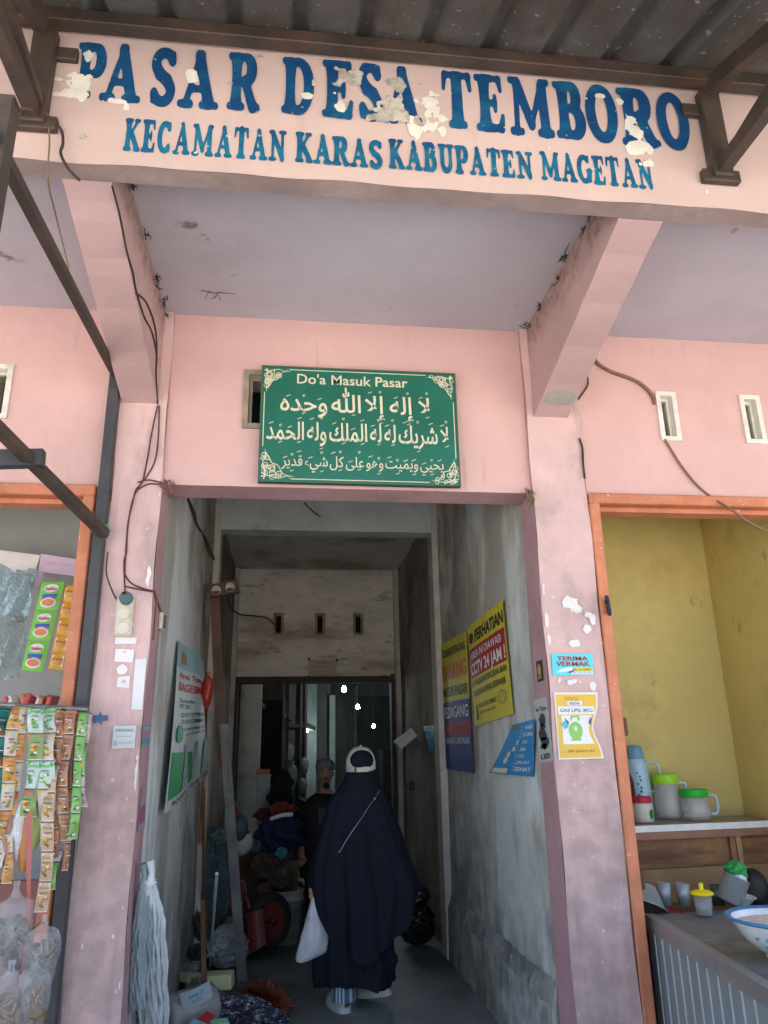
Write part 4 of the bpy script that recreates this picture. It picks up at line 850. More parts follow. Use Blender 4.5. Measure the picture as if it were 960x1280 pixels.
b = MB(); b.box((-.60, 5.86, 0), (-.345, 6.1, HZ)); P(b, 'hall_pillar', M_hpil)
# stalls along the hall's left side: real partitions at their own depths
def hz(px_, py_, y): return AY(y, px_, py_)
def slab(mb, x0, x1, z0, z1, y, d=.05, mi=0): mb.box((x0, y, z0), (x1, y + d, z1), mi)
s1 = thing('market_stall', (hz(340, 1000, 6.9).x, 6.9, 0), 'stall with blacked-in opening and thin posts behind the pale hall pillar', 'stall')
b = MB(); slab(b, hz(322, 900, 6.95).x, hz(353, 900, 6.95).x, 0, 2.28, 6.95); b.build('opening_shade', mat('black_opening_shade', (.012, .012, .013), .9, var=.2), s1)  # black slab puts the shade inside the stall opening into colour
b = MB(); slab(b, hz(322, 900, 6.9).x, hz(358, 900, 6.9).x, 2.29, 3.3, 6.9); b.build('header_board', M_board, s1)
for p_ in (353, 358): 
    b = MB(); x = hz(p_, 900, 6.88).x; slab(b, x, x + .03, 0, 2.9, 6.88, .04); b.build('post', M_board2 if p_ == 353 else M_frame, s1)
b = MB(); b.bar(hz(322, 880, 6.75), hz(392, 911, 8.9), .07, .07); b.build('sloping_beam', M_frame, s1)
s2 = thing('market_stall', (hz(368, 1000, 7.9).x, 7.9, 0), 'grey green boarded stall hung with goods left of the man', 'stall')
b = MB(); slab(b, hz(357, 900, 7.9).x, hz(383, 900, 7.9).x, 0, 3.4, 7.9); b.build('board_panel', M_board, s2)
b = MB(); slab(b, hz(357, 905, 7.86).x, hz(384, 905, 7.86).x, hz(370, 909, 7.86).z, hz(370, 905, 7.86).z, 7.84, .05); b.build('rail', M_frame, s2)
for p_ in (375, 381):
    b = MB(); x = hz(p_, 900, 7.84).x; slab(b, x, x + .035, 0, 3.2, 7.83, .04); b.build('post', M_frame, s2)
s3 = thing('market_stall', (hz(410, 1000, 10.5).x, 10.5, 0), 'pale teal boarded stall row beyond the man lit by a bulb', 'stall')
for (a, c, y, m_, top) in ((383, 396, 9.6, M_board2, 3.4), (396, 413, 10.6, M_board, 3.4), (412, 419, 10.5, M_board2, 2.6), (418, 432, 11.6, M_board, 3.4), (431, 445, 12.6, M_hall, 3.0), (442, 446, 12.2, M_board2, 2.9)):
    b = MB(); slab(b, hz(a, 900, y).x, hz(c, 900, y).x, 0, top, y); b.build('board_panel', m_, s3)
b = MB(); b.box((hz(478, 930, 9.5).x, 9.5, 0), (HX1 - .05, 11, 1.62)); tag(b.build('dark_mass', mat('black_mass_surface', (.015, .016, .018), .8, var=.3, bump=.5), at=(2, 9.5, 0)), 'low block standing for an unclear dark mass deep in the hall at right', 'stall')  # plain black block in place of dark shapes that stay unclear
M_bulb = plain('lit_bulb', (1, 1, 1), .3, emit=((.86, .96, 1), 60))
M_holder = plain('lamp_holder', (.3, .3, .3), .5)
for i, (px_, py_, y, e, lab) in enumerate(((430, 862, 7.2, 1.6, 'highest lit white bulb in the hall, nearest the opening'), (447, 884, 9.6, 2, 'lit white bulb second from the top in the hall'), (467, 908, 12.8, 3.5, 'lit white bulb farthest right in the hall'), (383, 913, 8.9, 1.6, 'lit white bulb at the left beside the pale stall boards'))):
    c = AY(y, px_, py_); t = thing('ceiling_bulb', tuple(c), lab, 'light bulb')
    b = MB(); b.lathe([(.001, -.034), (.012, -.032), (.024, -.024), (.032, -.011), (.034, 0), (.032, .011), (.024, .026), (.018, .042)], c, 32); b.build('bulb', M_bulb, t)
    b = MB(); b.lathe([(.02, .042), (.022, .08), (.006, .09), (.004, HZ - c.z - .002 if c.z > 0 else .5)], c, 8); b.build('cord', M_holder, t)
    ld = bpy.data.lights.new('bulb_light', 'POINT'); ld.energy = e; ld.shadow_soft_size = .06; ld.color = (.86, .96, 1); lo = bpy.data.objects.new('bulb_light', ld); COL.objects.link(lo); lo.parent = t; lo.location = (0, 0, -.08)
# goods hanging in the hall
def film(name, col, alpha, rough=.25): return mat(name, col, rough, .6, var=.1, vscale=20, bump=.5, bscale=30, alpha=alpha)
M_film = film('clear_plastic_film', (.66, .69, .70), .20, .14); M_filmw = film('milky_plastic_film', (.62, .64, .68), .8, .35); M_blackbag = film('black_plastic_film', (.016, .016, .018), 1, .3)
def crumple(mb, c, r, seed, nu=26, nv=20, amp=.18, sharp=1, neck=0, mi=0, flat=.0, lean=(0, 0), jit=0):
    """a filled sack: lumpy body, flat base, gathered neck"""
    c = V(c); rnd = np.random.default_rng(seed); ph = rnd.random(12) * 6.28
    def fn(u, v):
        a = 2 * math.pi * u; t = v; 
        e = math.sin(math.pi * min(1, .04 + t * .93)) ** .55 if not neck else (math.sin(math.pi * min(1, .06 + t * .86)) ** .6 if t < .82 else neck + (.38 - neck) * max(0, (.9 - t) / .08) if t < .9 else neck + (t - .9) * 4.2 * neck)
        n = sum(math.sin(a * (k + 1) + ph[k] + t * (3 + k)) * math.cos(t * (5 + 2 * k) + ph[k + 5]) / (1 + k * .45) for k in range(5)) * amp * .5
        f = abs(math.sin(a * 5 + ph[7] + 4 * t)) * amp * .3 * sharp
        e *= 1 + n - f
        z = -1 + 2 * t
        if flat and z < -1 + flat: z = -1 + flat * .6 + (z + 1) * .4
        return c + V((r[0] * e * math.cos(a) + lean[0] * t, r[1] * e * math.sin(a) + lean[1] * t, r[2] * z))
    if jit:
        base_fn, seedr = fn, np.random.default_rng(seed + 500); J = 1 + (seedr.random((nv + 1, nu + 1)) - .5) * jit
        J[:, -1] = J[:, 0]
        def fn(u, v):
            p = base_fn(u, v); k = J[int(round(v * nv)), int(round(u * nu)) % nu]; return V((c.x + (p.x - c.x) * k, c.y + (p.y - c.y) * k, p.z + (k - 1) * .3 * r[2]))
    mb.grid(fn, nu, nv, mi, not jit, True)
    # close the ends
    for v in (0, 1):
        ring = [fn(i / nu, v) for i in range(nu)]; m_ = sum(ring, V()) / nu; mb.add(ring + [m_], [(i, (i + 1) % nu, nu) if v else ((i + 1) % nu, i, nu) for i in range(nu)], mi, True)
def sack(name, label, cat, m, c, r, seed, group=None, **k):
    b = MB(); crumple(b, c, r, seed, **k); return tag(b.build(name, m, at=(c[0], c[1], c[2] - r[2])), label, cat, group)
for i, (px_, y0_, y1_, yy) in enumerate(((362, 928, 950, 7.4), (366, 952, 985, 7.4), (380, 945, 968, 7.6), (378, 970, 992, 7.6))):
    a, c = hz(px_, y0_, yy), hz(px_, y1_, yy); mid = (a + c) / 2
    sack('hanging_bag', ['upper clear bag of goods hanging on the grey green stall', 'lower clear bag of goods hanging on the grey green stall', 'upper net of goods hanging beside the stall post', 'lower net of goods hanging beside the stall post'][i], 'bag', M_film if i < 2 else plain('net_goods', (.2, .2, .18), .6), tuple(mid), (.07, .06, (a.z - c.z) / 2), 30 + i, neck=.2)

# ================================================================== CLUTTER ALONG THE LEFT PASSAGE WALL
def gz(x, y, z=0): return AZ(z, x, y)
# leaning timber with a lamp box on top
tp = thing('timber_prop', tuple(gz(303, 1226)), 'tall leaning timber prop carrying a broken lamp box', 'timber')
foot = gz(303, 1226); top = AX(XL2 + .09, 268, 738)
M_tim = mat('weathered_grey_timber', (.16, .155, .145), .85, var=.25, vscale=5, dirt=.7, dcol=(.07, .06, .055), dscale=5, dstretch=(6, 6, .6), bump=.5, world=True)
M_timb = mat('brown_painted_timber', (.105, .055, .038), .7, var=.25, vscale=5, dirt=.5, dcol=(.05, .03, .025), dscale=4, bump=.4, world=True)
mid = foot + (top - foot) * .52
b = MB(); b.bar(foot, foot + (top - foot) * .64, .07, .045, (0, 1, 0)); b.build('lower_timber', M_tim, tp)
b = MB(); b.bar(mid + V((-.035, .03, 0)), top + V((0, .02, 0)), .075, .05, (0, 1, 0)); b.build('upper_timber', M_timb, tp)
c = top + V((.075, -.03, .0))
b = MB(); b.bar(c + V((-.115, 0, -.022)), c + V((.115, 0, .028)), .10, .085, (0, 1, 0)); hb = b.build('lamp_box', M_timb, tp)
for k in (-1, 1):
    b = MB(); q = c + V((.052 * k, -.046, .012 * k)); b.lathe([(0, -.002), (.03, .0), (.038, .01), (.034, .012)], q, 16, 0, (0, -1, -.35)); b.build('lamp_glass', plain('dusty_lamp_glass', (.42, .40, .36), .3), hb)
cable([[c + V((.04, -.02, -.04)), AY(3.0, 287, 758), AY(3.6, 300, 768), AY(4.4, 318, 770), AY(5.1, 334, 773), AY(YBW - .03, 346, 783)]], .009, M_cable, 'black cable drooping from the lamp box to a back wall vent')
cable([[AY(YB2, 380, 628), AY(YB2 - .004, 392, 640), AY(YB2 - .004, 401, 646)]], .006, M_cable, 'short black wire end on the cross beam')
# brooms and sticks
def stick(name, p, q, r, m, label, cat, head=None):
    t = thing(name, tuple(p), label, cat); b = MB(); b.tube([V(p), (V(p) + V(q)) / 2, V(q)], r, 8); b.build('handle', m, t)
    if head:
        b = MB(); c = V(p); b.grid(lambda u, v: c + V(((u - .5) * .26 * (1.25 - .5 * v), .03 * math.sin(v * 3) * math.cos(u * 25) * .4 + (.035 if u in (0, 1) else .05) * 0, v * .24 - .0)), 26, 5); b.build('bristles', head, t)
    return t
M_bamboo = plain('orange_brown_stick', (.20, .085, .035), .55); M_pale = plain('pale_wood_stick', (.36, .27, .18), .6); M_whitep = plain('white_painted_pole', (.6, .6, .6), .4)
M_brist = plain('dark_bristles', (.04, .03, .028), .9)
stick('broom', gz(253, 1205), AX(XL2 + .07, 255, 985), .011, M_bamboo, 'orange brown broom leaning on the left passage wall', 'broom', M_brist)
stick('wooden_stick', gz(249, 1196), AX(XL2 + .04, 263, 930), .010, M_pale, 'pale wooden stick behind the product banner', 'stick')
stick('wooden_stick', AX(XL2 + .05, 250, 1055), AX(XL2 + .03, 258, 880), .013, M_bamboo, 'short red brown stick hanging behind the product banner', 'stick')
stick('white_pole', gz(262, 1210), gz(272, 1085, .0) * 0 + AX(-.42, 271, 1092), .010, M_whitep, 'thin white pole leaning left of the timber prop', 'pole')
# red plastic on the wall
sack('plastic_bag', 'crumpled red plastic bag hanging beside the product banner', 'bag', film('red_plastic_film', (.42, .03, .02), .95, .35), tuple(AX(XL2 + .08, 259, 862)), (.045, .07, .13), 77, amp=.3, neck=.2)
# tarpaulin-covered load
M_tarp = mat('dusty_blue_tarpaulin', (.07, .105, .115), .75, .3, var=.25, vscale=5, dirt=.7, dcol=(.17, .18, .16), dscale=4, bump=1, bscale=30, bdist=.06)
c = AY(2.95, 270, 1095)
b = MB(); crumple(b, (c.x - .05, 2.98, c.z - .02), (.19, .26, .38), 5, 48, 36, .36, 2.2, jit=.04); crumple(b, (c.x - .12, 2.9, c.z - .28), (.15, .2, .27), 6, 44, 30, .42, 2.2, jit=.04)
tag(b.build('tarpaulin_bundle', M_tarp, at=(c.x, 2.98, 0)), 'dusty blue tarpaulin wrapped over a tall load by the left passage wall', 'tarpaulin')
c = AY(3.1, 302, 1052)
b = MB(); b.lathe([(0, -.10), (.07, -.09), (.10, -.03), (.095, .04), (.06, .085), (.055, .10), (.04, .10)], c, 24, 0, (.3, -.4, .8)); tag(b.build('clay_pot', plain('dusty_white_enamel', (.42, .42, .39), .5), at=c), 'dusty white round pot beside the blue tarpaulin', 'pot')
c = AY(2.98, 300, 1034)
tag((lambda b: (crumple(b, c, (.07, .07, .10), 9, amp=.1), b.build('rubber_boot', plain('teal_grey_rubber', (.04, .075, .085), .5), at=c))[1])(MB()), 'teal grey rubber piece stuck on top of the white pot', 'rubber piece')
stick('tool_handle', AY(3.05, 303, 1034), AY(3.15, 292, 1003), .016, plain('red_handle_grip', (.36, .03, .035), .5), 'bright red tool handle poking above the tarpaulin', 'tool handle')
stick('tool_handle', AY(3.05, 293, 1032), AY(3.2, 283, 1000), .014, plain('dark_red_handle', (.12, .02, .02), .5), 'dark red tool handle left of the bright red one', 'tool handle')
# navy cloth bundle and what lies around it
M_navy = mat('navy_printed_cloth', (.018, .022, .06), .85, var=.3, vscale=6, dirt=.75, dcol=(.06, .20, .24), dscale=6, dlo=.6, dhi=.66, dirt2=(.5, 14, (1, 1, 1), .66, .7, (.3, .3, .36)), bump=1, bscale=40, bdist=.05)
c = AY(3.55, 347, 1045)
sack('cloth_bundle', 'navy printed cloth bundle with turquoise patches behind the wheelbarrow', 'bundle', M_navy, tuple(c), (.23, .2, .17), 15, nu=44, nv=30, amp=.4, sharp=1.8, jit=.07)
a, c2 = AY(3.42, 338, 1024), AY(3.42, 366, 1018)
b = MB(); b.tube(smooth_path([a, (a + c2) / 2 + V((0, 0, .012)), c2]), .018, 8); tag(b.build('rolled_sheet', plain('white_cloth_roll', (.55, .58, .62), .7), at=a), 'white rolled rim lying across the navy bundle', 'cloth')
c = AY(3.7, 349, 1008)
sack('cloth_bundle', 'small rust red cloth bundle above the navy bundle', 'bundle', mat('rust_red_cloth', (.22, .035, .012), .85, var=.2, bump=1, bscale=45, bdist=.05), tuple(c + V((.02, 0, -.03))), (.13, .10, .07), 16, amp=.5, sharp=2, jit=.12)
c = AY(3.9, 340, 1012)
sack('cloth_bundle', 'dark red cloth lump left of the rust red bundle', 'bundle', mat('dark_red_cloth', (.10, .018, .02), .85, var=.2, bump=.4), tuple(c + V((-.07, 0, -.04))), (.11, .08, .06), 17, amp=.5, sharp=2, jit=.12)
# stack of small white packs
t = thing('pack_stack', tuple(AY(4.6, 329, 1030)), 'tall stack of small white packs with orange top pack, beside the hall pillar', 'stack of packs')
for k in range(11):
    a = AY(4.6, 330, 1030 - k * 6.2); mm = plain('white_pack', (.34, .33, .31), .6) if k < 10 else plain('orange_pack', (.5, .12, .03), .6)
    b = MB(); b.bbox((a.x - .075, 4.52, a.z), (a.x + .06 + .01 * (k % 2), 4.66, a.z + .052), .006, 0, .003); b.build('pack', mm, t)
for k, (x, y, rx, rz) in enumerate(((322, 918 + 84, .0, .0),)): pass
c = AY(4.3, 352, 990)
sack('cloth_bundle', 'black cloth heap hanging behind the rust red bundle', 'bundle', mat('black_cloth', (.010, .010, .011), .9, var=.3), tuple(c), (.13, .12, .22), 19, amp=.45, sharp=2, jit=.1)
# brown sacks
M_brown = mat('brown_sacking', (.085, .055, .038), .9, var=.3, vscale=6, dirt=.7, dcol=(.15, .13, .08), dscale=5, dlo=.5, dhi=.6, bump=1, bscale=40, bdist=.05)
sack('brown_sack', 'brown sack slumped above the wheelbarrow', 'sack', M_brown, tuple(AY(3.45, 330, 1082)), (.13, .13, .11), 22, amp=.35, sharp=2, jit=.12)
sack('brown_sack', 'olive brown crumpled sack right of the brown one', 'sack', mat('olive_sacking', (.075, .07, .045), .9, var=.3, vscale=7, dirt=.6, dcol=(.2, .18, .12), dscale=7, dlo=.58, dhi=.62, bump=.6), tuple(AY(3.4, 351, 1098)), (.11, .11, .08), 23, amp=.4, sharp=2, jit=.14)
# wheelbarrow
M_redm = mat('worn_red_metal', (.16, .022, .02), .5, .4, var=.25, vscale=8, dirt=.6, dcol=(.06, .02, .018), dscale=6, bump=.3)
M_tyre = mat('dusty_tyre', (.025, .025, .026), .85, var=.2, vscale=10, bump=.5)
wc = AY(3.02, 337, 1150); wb = thing('wheelbarrow', (wc.x, wc.y, 0), 'tipped wheelbarrow with red frame and black tyre by the white bucket', 'wheelbarrow')
ax_ = V((.62, -.78, .05)).normalized()
b = MB(); b.lathe([(.13, -.03), (.165, -.045), (.195, -.035), (.205, 0), (.195, .035), (.165, .045), (.13, .03)], wc, 32, 0, ax_); b.build('tyre', M_tyre, wb)
b = MB(); b.lathe([(.02, -.05), (.03, -.045), (.03, -.02), (.075, -.012), (.12, -.03), (.135, -.03), (.135, .03), (.12, .03), (.075, .012), (.03, .02), (.03, .06), (0, .06)], wc, 28, 0, ax_); b.build('rim', M_redm, wb)
b = MB(); s_ = ax_.cross(V((0, 0, 1))).normalized(); 
for sg_ in (-1, 1): b.tube([wc + ax_ * .07 * sg_, wc + ax_ * .08 * sg_ - V((.18, 0, -.02)), wc + ax_ * .1 * sg_ + V((-.30, .1, .28))], .016, 8)
b.build('frame', M_redm, wb)
p0, p1, p2, p3 = gz(305, 1190) + V((0, 0, .05)), gz(330, 1187) + V((.0, -.05, .03)), wc + V((-.02, -.06, .10)), wc + V((-.16, -.02, .16))
b = MB(); b.grid(lambda u, v: p0 + (p1 - p0) * u + ((p3 + (p2 - p3) * u) - (p0 + (p1 - p0) * u)) * v + V((0, -.03 * math.sin(u * 3.1), 0)), 8, 8); b.build('tray', M_redm, wb)
b = MB(); Wp = bil(AY(2.78, 308, 1142), AY(2.76, 328, 1136), AY(2.72, 333, 1180), AY(2.74, 311, 1194), curl=lambda s, t: .03 * math.sin(s * 3.1)); b.grid(lambda u, v: Wp(u, v), 8, 8); b.tube([AY(2.74, 322, 1150), AY(2.9, 337, 1150)], .02, 8); b.build('fender', M_redm, wb)
b = MB(); q = AY(2.95, 293, 1118); b.bbox((q.x - .05, 2.95, q.z - .13), (q.x + .05, 3.05, q.z + .1), .02); b.build('front_plate', M_redm, wb)
# bucket
t = thing('paint_bucket', (gz(356, 1180).x, gz(356, 1180).y, 0), 'grimy white plastic bucket behind the wheelbarrow tyre', 'bucket')
c = gz(356, 1178); M_buck = mat('grimy_white_plastic', (.38, .39, .35), .5, .4, var=.12, vscale=5, dirt=.6, dcol=(.2, .2, .17), dscale=5, dstretch=(2, 2, .6), bump=.2)
b = MB(); b.lathe([(0, 0), (.125, .0), (.132, .01), (.152, .33), (.162, .335), (.162, .355), (.155, .36), (.155, .40), (.162, .405), (.162, .42), (.148, .42), (.135, .02), (0, .02)], (c.x, c.y, .001), 36); bo = b.build('body', M_buck, t)
b = MB(); b.tube([V((c.x, c.y, .35)) + V((.165 * math.cos(a), -.165 * math.sin(a), -.10 * math.sin(a))) for a in np.linspace(0, math.pi, 20)], .004, 6); b.build('handle', plain('wire_handle', (.2, .2, .2), .4, metal=.6), t)
# plank and clear bags
b = MB(); q = AX(-.50, 258, 1182); b.bar((q.x, q.y, .17), AX(-.56, 254, 1130), .12, .03, (1, 0, 0)); tag(b.build('wood_board', mat('reddish_board', (.16, .08, .04), .7, var=.2, bump=.3), at=q), 'short reddish board standing behind the white pole', 'board')
M_blueish = film('bluish_plastic_film', (.34, .37, .46), .88, .3)
c = gz(285, 1180)
sack('plastic_bag', 'bluish plastic bag of goods stacked upon the clear crumpled bag', 'bag', M_blueish, (c.x, c.y - .05, .40), (.14, .13, .17), 41, amp=.16, sharp=1.4, neck=.3, jit=.13)
c = gz(284, 1214)
sack('plastic_bag', 'large clear crumpled bag standing left of the timber foot', 'bag', film('whitish_plastic_film', (.40, .43, .44), .8, .25), (c.x, c.y, .16), (.16, .14, .165), 42, amp=.2, sharp=1.4, flat=.3, jit=.2)
c = gz(308, 1196)
sack('plastic_bag', 'small white torn bag behind the timber foot', 'bag', M_filmw, (c.x + .01, c.y + .08, .07), (.06, .06, .07), 43, amp=.3, sharp=2)
# rubbish bag at the right wall
c = gz(526, 1184)
t = thing('rubbish_bag', (c.x, c.y, 0), 'shiny black rubbish bag at the foot of the right passage wall', 'rubbish bag')
b = MB(); crumple(b, (c.x - .02, c.y + .08, .16), (.16, .15, .17), 61, 24, 16, .16, 1.4, flat=.2, jit=.2); b.build('lower_bag', M_blackbag, t)
b = MB(); crumple(b, (c.x - .03, c.y + .10, .36), (.14, .12, .12), 62, 22, 15, .2, 1.6, neck=.35, jit=.22); b.build('upper_bag', M_blackbag, t)
# white loudspeaker box on the right wall
c = AX(1.21, 509, 925)
t = thing('horn_speaker', tuple(c), 'white tilted box speaker on the far right passage wall', 'speaker')
b = MB(); b.bar(c + V((-.11, -.02, -.055)), c + V((.07, .02, .075)), .10, .075, (0, 1, 0)); b.build('housing', plain('white_speaker_plastic', (.55, .55, .53), .5), t)
b = MB(); b.bar(c + V((-.02, .06, -.07)), c + V((.11, .06, -.02)), .09, .09, (0, 1, 0)); b.build('mount', plain('dark_bracket', (.08, .08, .08), .6), t)
b = MB(); b.bbox((1.262, c.y + .3, c.z - .50), (1.324, c.y + .34, c.z - .41), .006); tag(b.build('door_latch', M_frame, at=(1.3, c.y + .3, c.z - .5)), 'small dark latch on the right passage wall below the speaker', 'latch')
# ---- foreground goods on the floor at left
M_soap = mat('pale_yellow_soap', (.60, .56, .30), .55, .4, var=.06, vscale=12, bump=.1)
soaps = [((222, 1208), .02, .2, 'pale yellow soap block, upper of the stacked pair beside the mop strings'), ((222, 1221), .0, -.1, 'pale yellow soap block, lower of the stacked pair beside the mop strings'), ((240, 1222), .04, .7, 'small tilted yellow soap block between the pair and the long block'), ((271, 1226), .06, -.12, 'long yellow soap block lying before the clear bag'), ((179, 1262), .0, .1, 'yellow soap block on the floor left of the mop strings'), ((214, 1252), .04, .4, 'yellow soap block half hidden behind the blue packet'), ((250, 1228), .02, -.5, 'dusty greenish soap block left of the long block')]
for i, ((x, y), dz, rot, lab) in enumerate(soaps):
    c = gz(x, y, .10 + dz); w, d, h = ((.085, .055, .03) if i != 3 else (.105, .06, .045)); w *= (.8 if i in (2, 5) else 1)
    b = MB(); b.bbox((-w, -d, -h), (w, d, h), .008); o = b.build('soap_block', M_soap if i != 6 else plain('dusty_soap', (.28, .29, .17), .6), at=(0, 0, 0)); o.location = (c.x, c.y, c.z); o.rotation_euler = (.12 * math.sin(i * 3), .15 * math.sin(i * 5 + 1) + (.35 if i == 2 else 0), rot); tag(o, lab, 'soap', 'yellow soap blocks on the passage floor')
b = MB(); c = gz(225, 1275, .02); 
crumple(b, (gz(222, 1245).x, gz(222, 1245).y + .1, .04), (.24, .3, .055), 88, 40, 16, .2, 1)
tag(b.build('goods_sack', mat('grey_brown_sack', (.10, .09, .075), .9, var=.3, vscale=6, bump=.5), at=(c.x, c.y, 0)), 'flat grey brown sack on the floor under the soap blocks', 'sack')
c = gz(240, 1262, .12)
t = thing('wrapped_roll', tuple(c), 'grey plastic wrapped roll with white label at the passage entrance', 'roll')
d_ = V((.9, .42, .12)).normalized()
b = MB(); b.lathe([(0, -.15), (.10, -.15), (.115, -.13), (.118, 0), (.112, .13), (.09, .15), (0, .15)], c, 28, 0, d_, warp=lambda a, h: 1 + .03 * math.sin(a * 7 + h * 30)); b.build('roll_body', mat('grey_wrap', (.30, .30, .27), .35, .5, var=.15, vscale=9, bump=.5), t)
lc = c + V((.04, -.10, .07)); Wl = plane_map(lc + V((-.085, -.02, -.035)), V((.9, .35, .25)), V((-.2, -.25, .9)))
b = MB(); b.grid(lambda u, v: Wl(.18 * u, .10 * v, .012 + .02 * math.sin(u * 3)), 8, 6); lb = b.build('label', paper((.42, .48, .52)), t)
b = MB(); put_text(b, 'SABUT', lambda s, q, o=0: Wl(s, q, .034 + o), .045, .055, .02, .09, .0, 0, .01); put_text(b, 'CUCI', lambda s, q, o=0: Wl(s, q, .034 + o), .055, .025, .018, .06, .0, 0, .01); b.build('lettering', paper((.03, .28, .38)), lb)
c = gz(217, 1276, .06)
t = thing('blue_packet', tuple(c), 'royal blue packet standing at the foot of the mop strings', 'packet')
Wb = bil(gz(208, 1262, .1), gz(220, 1248, .2), gz(229, 1282, .05), gz(212, 1290, .02)); b = MB(); b.grid(lambda u, v: Wb(u, v, .012 * math.sin(u * 3.1) * math.sin(v * 3.1)), 8, 8); b.grid(lambda u, v: Wb(u, v, -.012 * math.sin(u * 3.1) * math.sin(v * 3.1) - .002), 8, 8); b.build('packet_body', paper((.015, .05, .36), .3), t)
b = MB(); put_text(b, 'abc', Wb, .35, .6, .14, .5, .016, 0, .01); put_text(b, 'soda', Wb, .35, .4, .12, .5, .016, 0, .01); b.build('lettering', paper(WHT), t)
c = gz(297, 1275, .06)
M_sil = mat('black_silver_wrap', (.045, .045, .065), .22, .7, var=.3, vscale=20, dirt=.75, dcol=(.36, .38, .44), dscale=26, dlo=.55, dhi=.6, bump=.9, bscale=40)
for i, (x, y, r_, lab) in enumerate(((262, 1262, (.14, .12, .09), 'dark glittery wrapped bundle next to the grey roll'), (300, 1268, (.17, .14, .085), 'dark glittery wrapped bundle in the middle of the floor goods'), (334, 1276, (.13, .12, .07), 'dark glittery wrapped bundle at the right end of the floor goods'))):
    c = gz(x, y, .07); sack('wrapped_bundle', lab, 'bundle', M_sil, (c.x, c.y, r_[2] * .95), r_, 90 + i, 'glittery bundles on the passage floor', nu=44, nv=26, amp=.22, sharp=2, jit=.28)
t = thing('feather_duster', tuple(gz(335, 1248)), 'rust red feather duster lying on the passage floor', 'duster')
b = MB(); random.seed(5); p0, p1 = gz(308, 1240, .05), gz(350, 1258, .04)
for k in range(420):
    u = random.random(); c = p0 + (p1 - p0) * u; a = random.uniform(0, 6.28); l = random.uniform(.04, .10) * (.6 + .6 * math.sin(u * 3.1)); dd = (p1 - p0).normalized(); e = dd.orthogonal().normalized(); f = dd.cross(e); q = c + (e * math.cos(a) + f * math.sin(a)) * l + dd * random.uniform(0, .06); q.z = max(.006, q.z); sd = dd.cross(q - c).normalized() * .006
    b.add([c - sd, c + sd, q + sd * 2, q + dd * .02, q - sd * 2], [(0, 1, 2, 3, 4)])
b.build('feathers', mat('rust_feathers', (.20, .045, .02), .8, var=.4, vscale=14, bump=0), t)
b = MB(); b.tube([p0 - (p1 - p0).normalized() * .14, p0 + (p1 - p0) * .9], .008, 8); b.build('handle', M_bamboo, t)
for i, (x, y, c_, lab) in enumerate(((256, 1274, (.5, .03, .03), 'small bright red packet at the bottom edge of the floor goods'), (275, 1279, (.25, .5, .30), 'pale green packet lying before the dark glittery bundles'), (248, 1282, (.25, .45, .45), 'pale teal packet lying before the grey roll'))):
    c = gz(x, y, .13); b = MB(); b.bbox((-.05, -.03, -.012), (.05, .03, .012), .008); o = b.build('small_packet', paper(c_, .35), at=(0, 0, 0)); o.location = c; o.rotation_euler = (.3, -.3 + i * .3, .9 - i * .6); tag(o, lab, 'packet')
# hanks of white mop strings hung on the pillar's inner face
def hank(name, label, top, bot, w, n, m, seed):
    t = thing(name, tuple(top), label, 'mop strings'); rnd = random.Random(seed); b = MB(); L = (bot - top)
    for k in range(n):
        a = rnd.uniform(0, 6.28); rr = math.sqrt(rnd.random()); pts = []
        for j in range(13):
            u = j / 12; sp = w * (.28 + .72 * min(1, u * 3.5)) * (1 + .15 * u); x = rr * sp * math.cos(a + .5 * u) + .006 * math.sin(u * 22 + k); y = rr * sp * .55 * math.sin(a + .5 * u) + .005 * math.cos(u * 19 + k)
            pts.append(top + L * (u * rnd.uniform(.97, 1.0)) + V((x, y, 0)))
        b.tube(pts, .0085, 5)
    b.build('strings', m, t)
    b = MB(); b.tube([top + V((0, 0, -.02)), top + V((.004, 0, .03)), top + V((-.006, -.01, .085))], [.022, .014, .02], 8); b.tube([top + V((w * .4 * math.cos(x), w * .25 * math.sin(x), -.012)) for x in np.linspace(0, 6.28, 14)], .006, 5); b.build('knot', m, t)
xm = XL2 + .075
M_mop = mat('white_mop_cotton', (.58, .62, .64), .85, var=.12, vscale=12, bump=.2); M_mopg = mat('grey_mop_cotton', (.24, .29, .30), .85, var=.15, vscale=10, bump=.2)
hank('mop_strings', 'bundle of white braided mop strings hanging inside the entrance', AX(xm, 188, 1100), AX(xm, 193, 1300), .062, 60, M_mop, 1)
hank('mop_strings', 'dimmer grey mop string bundle behind the white one', AX(XL2 + .045, 180, 1104), AX(XL2 + .045, 173, 1262), .035, 34, M_mopg, 2)

# ---- more of the goods crowding the left side of the passage
def crate(name, label, cat, c, size, rot, m_):
    b = MB(); b.bbox((-size[0], -size[1], -size[2]), tuple(size), .008, 0, .004); o = b.build(name, m_, at=(0, 0, 0)); o.location = c; o.rotation_euler = rot; return tag(o, label, cat)
M_kraft = mat('dark_kraft_board', (.13, .085, .05), .85, var=.2, vscale=6, dirt=.5, dcol=(.06, .04, .028), dscale=5, bump=.3)
c = AY(3.75, 346, 1092); crate('cardboard_box', 'brown cardboard box under the navy bundle', 'box', c + V((0, .05, -.03)), (.17, .13, .14), (0, 0, .25), M_kraft)
c = AY(3.9, 322, 1075); crate('cardboard_box', 'taller brown cardboard box between the tarpaulin and the navy bundle', 'box', (c.x, c.y, .42), (.14, .14, .42), (0, 0, -.2), M_kraft)
c = AY(3.7, 352, 1130); crate('plastic_crate', 'dark grey plastic crate under the cardboard box', 'crate', (c.x - .02, 3.95, .20), (.22, .16, .20), (0, 0, .1), plain('dark_grey_crate', (.04, .04, .045), .6))
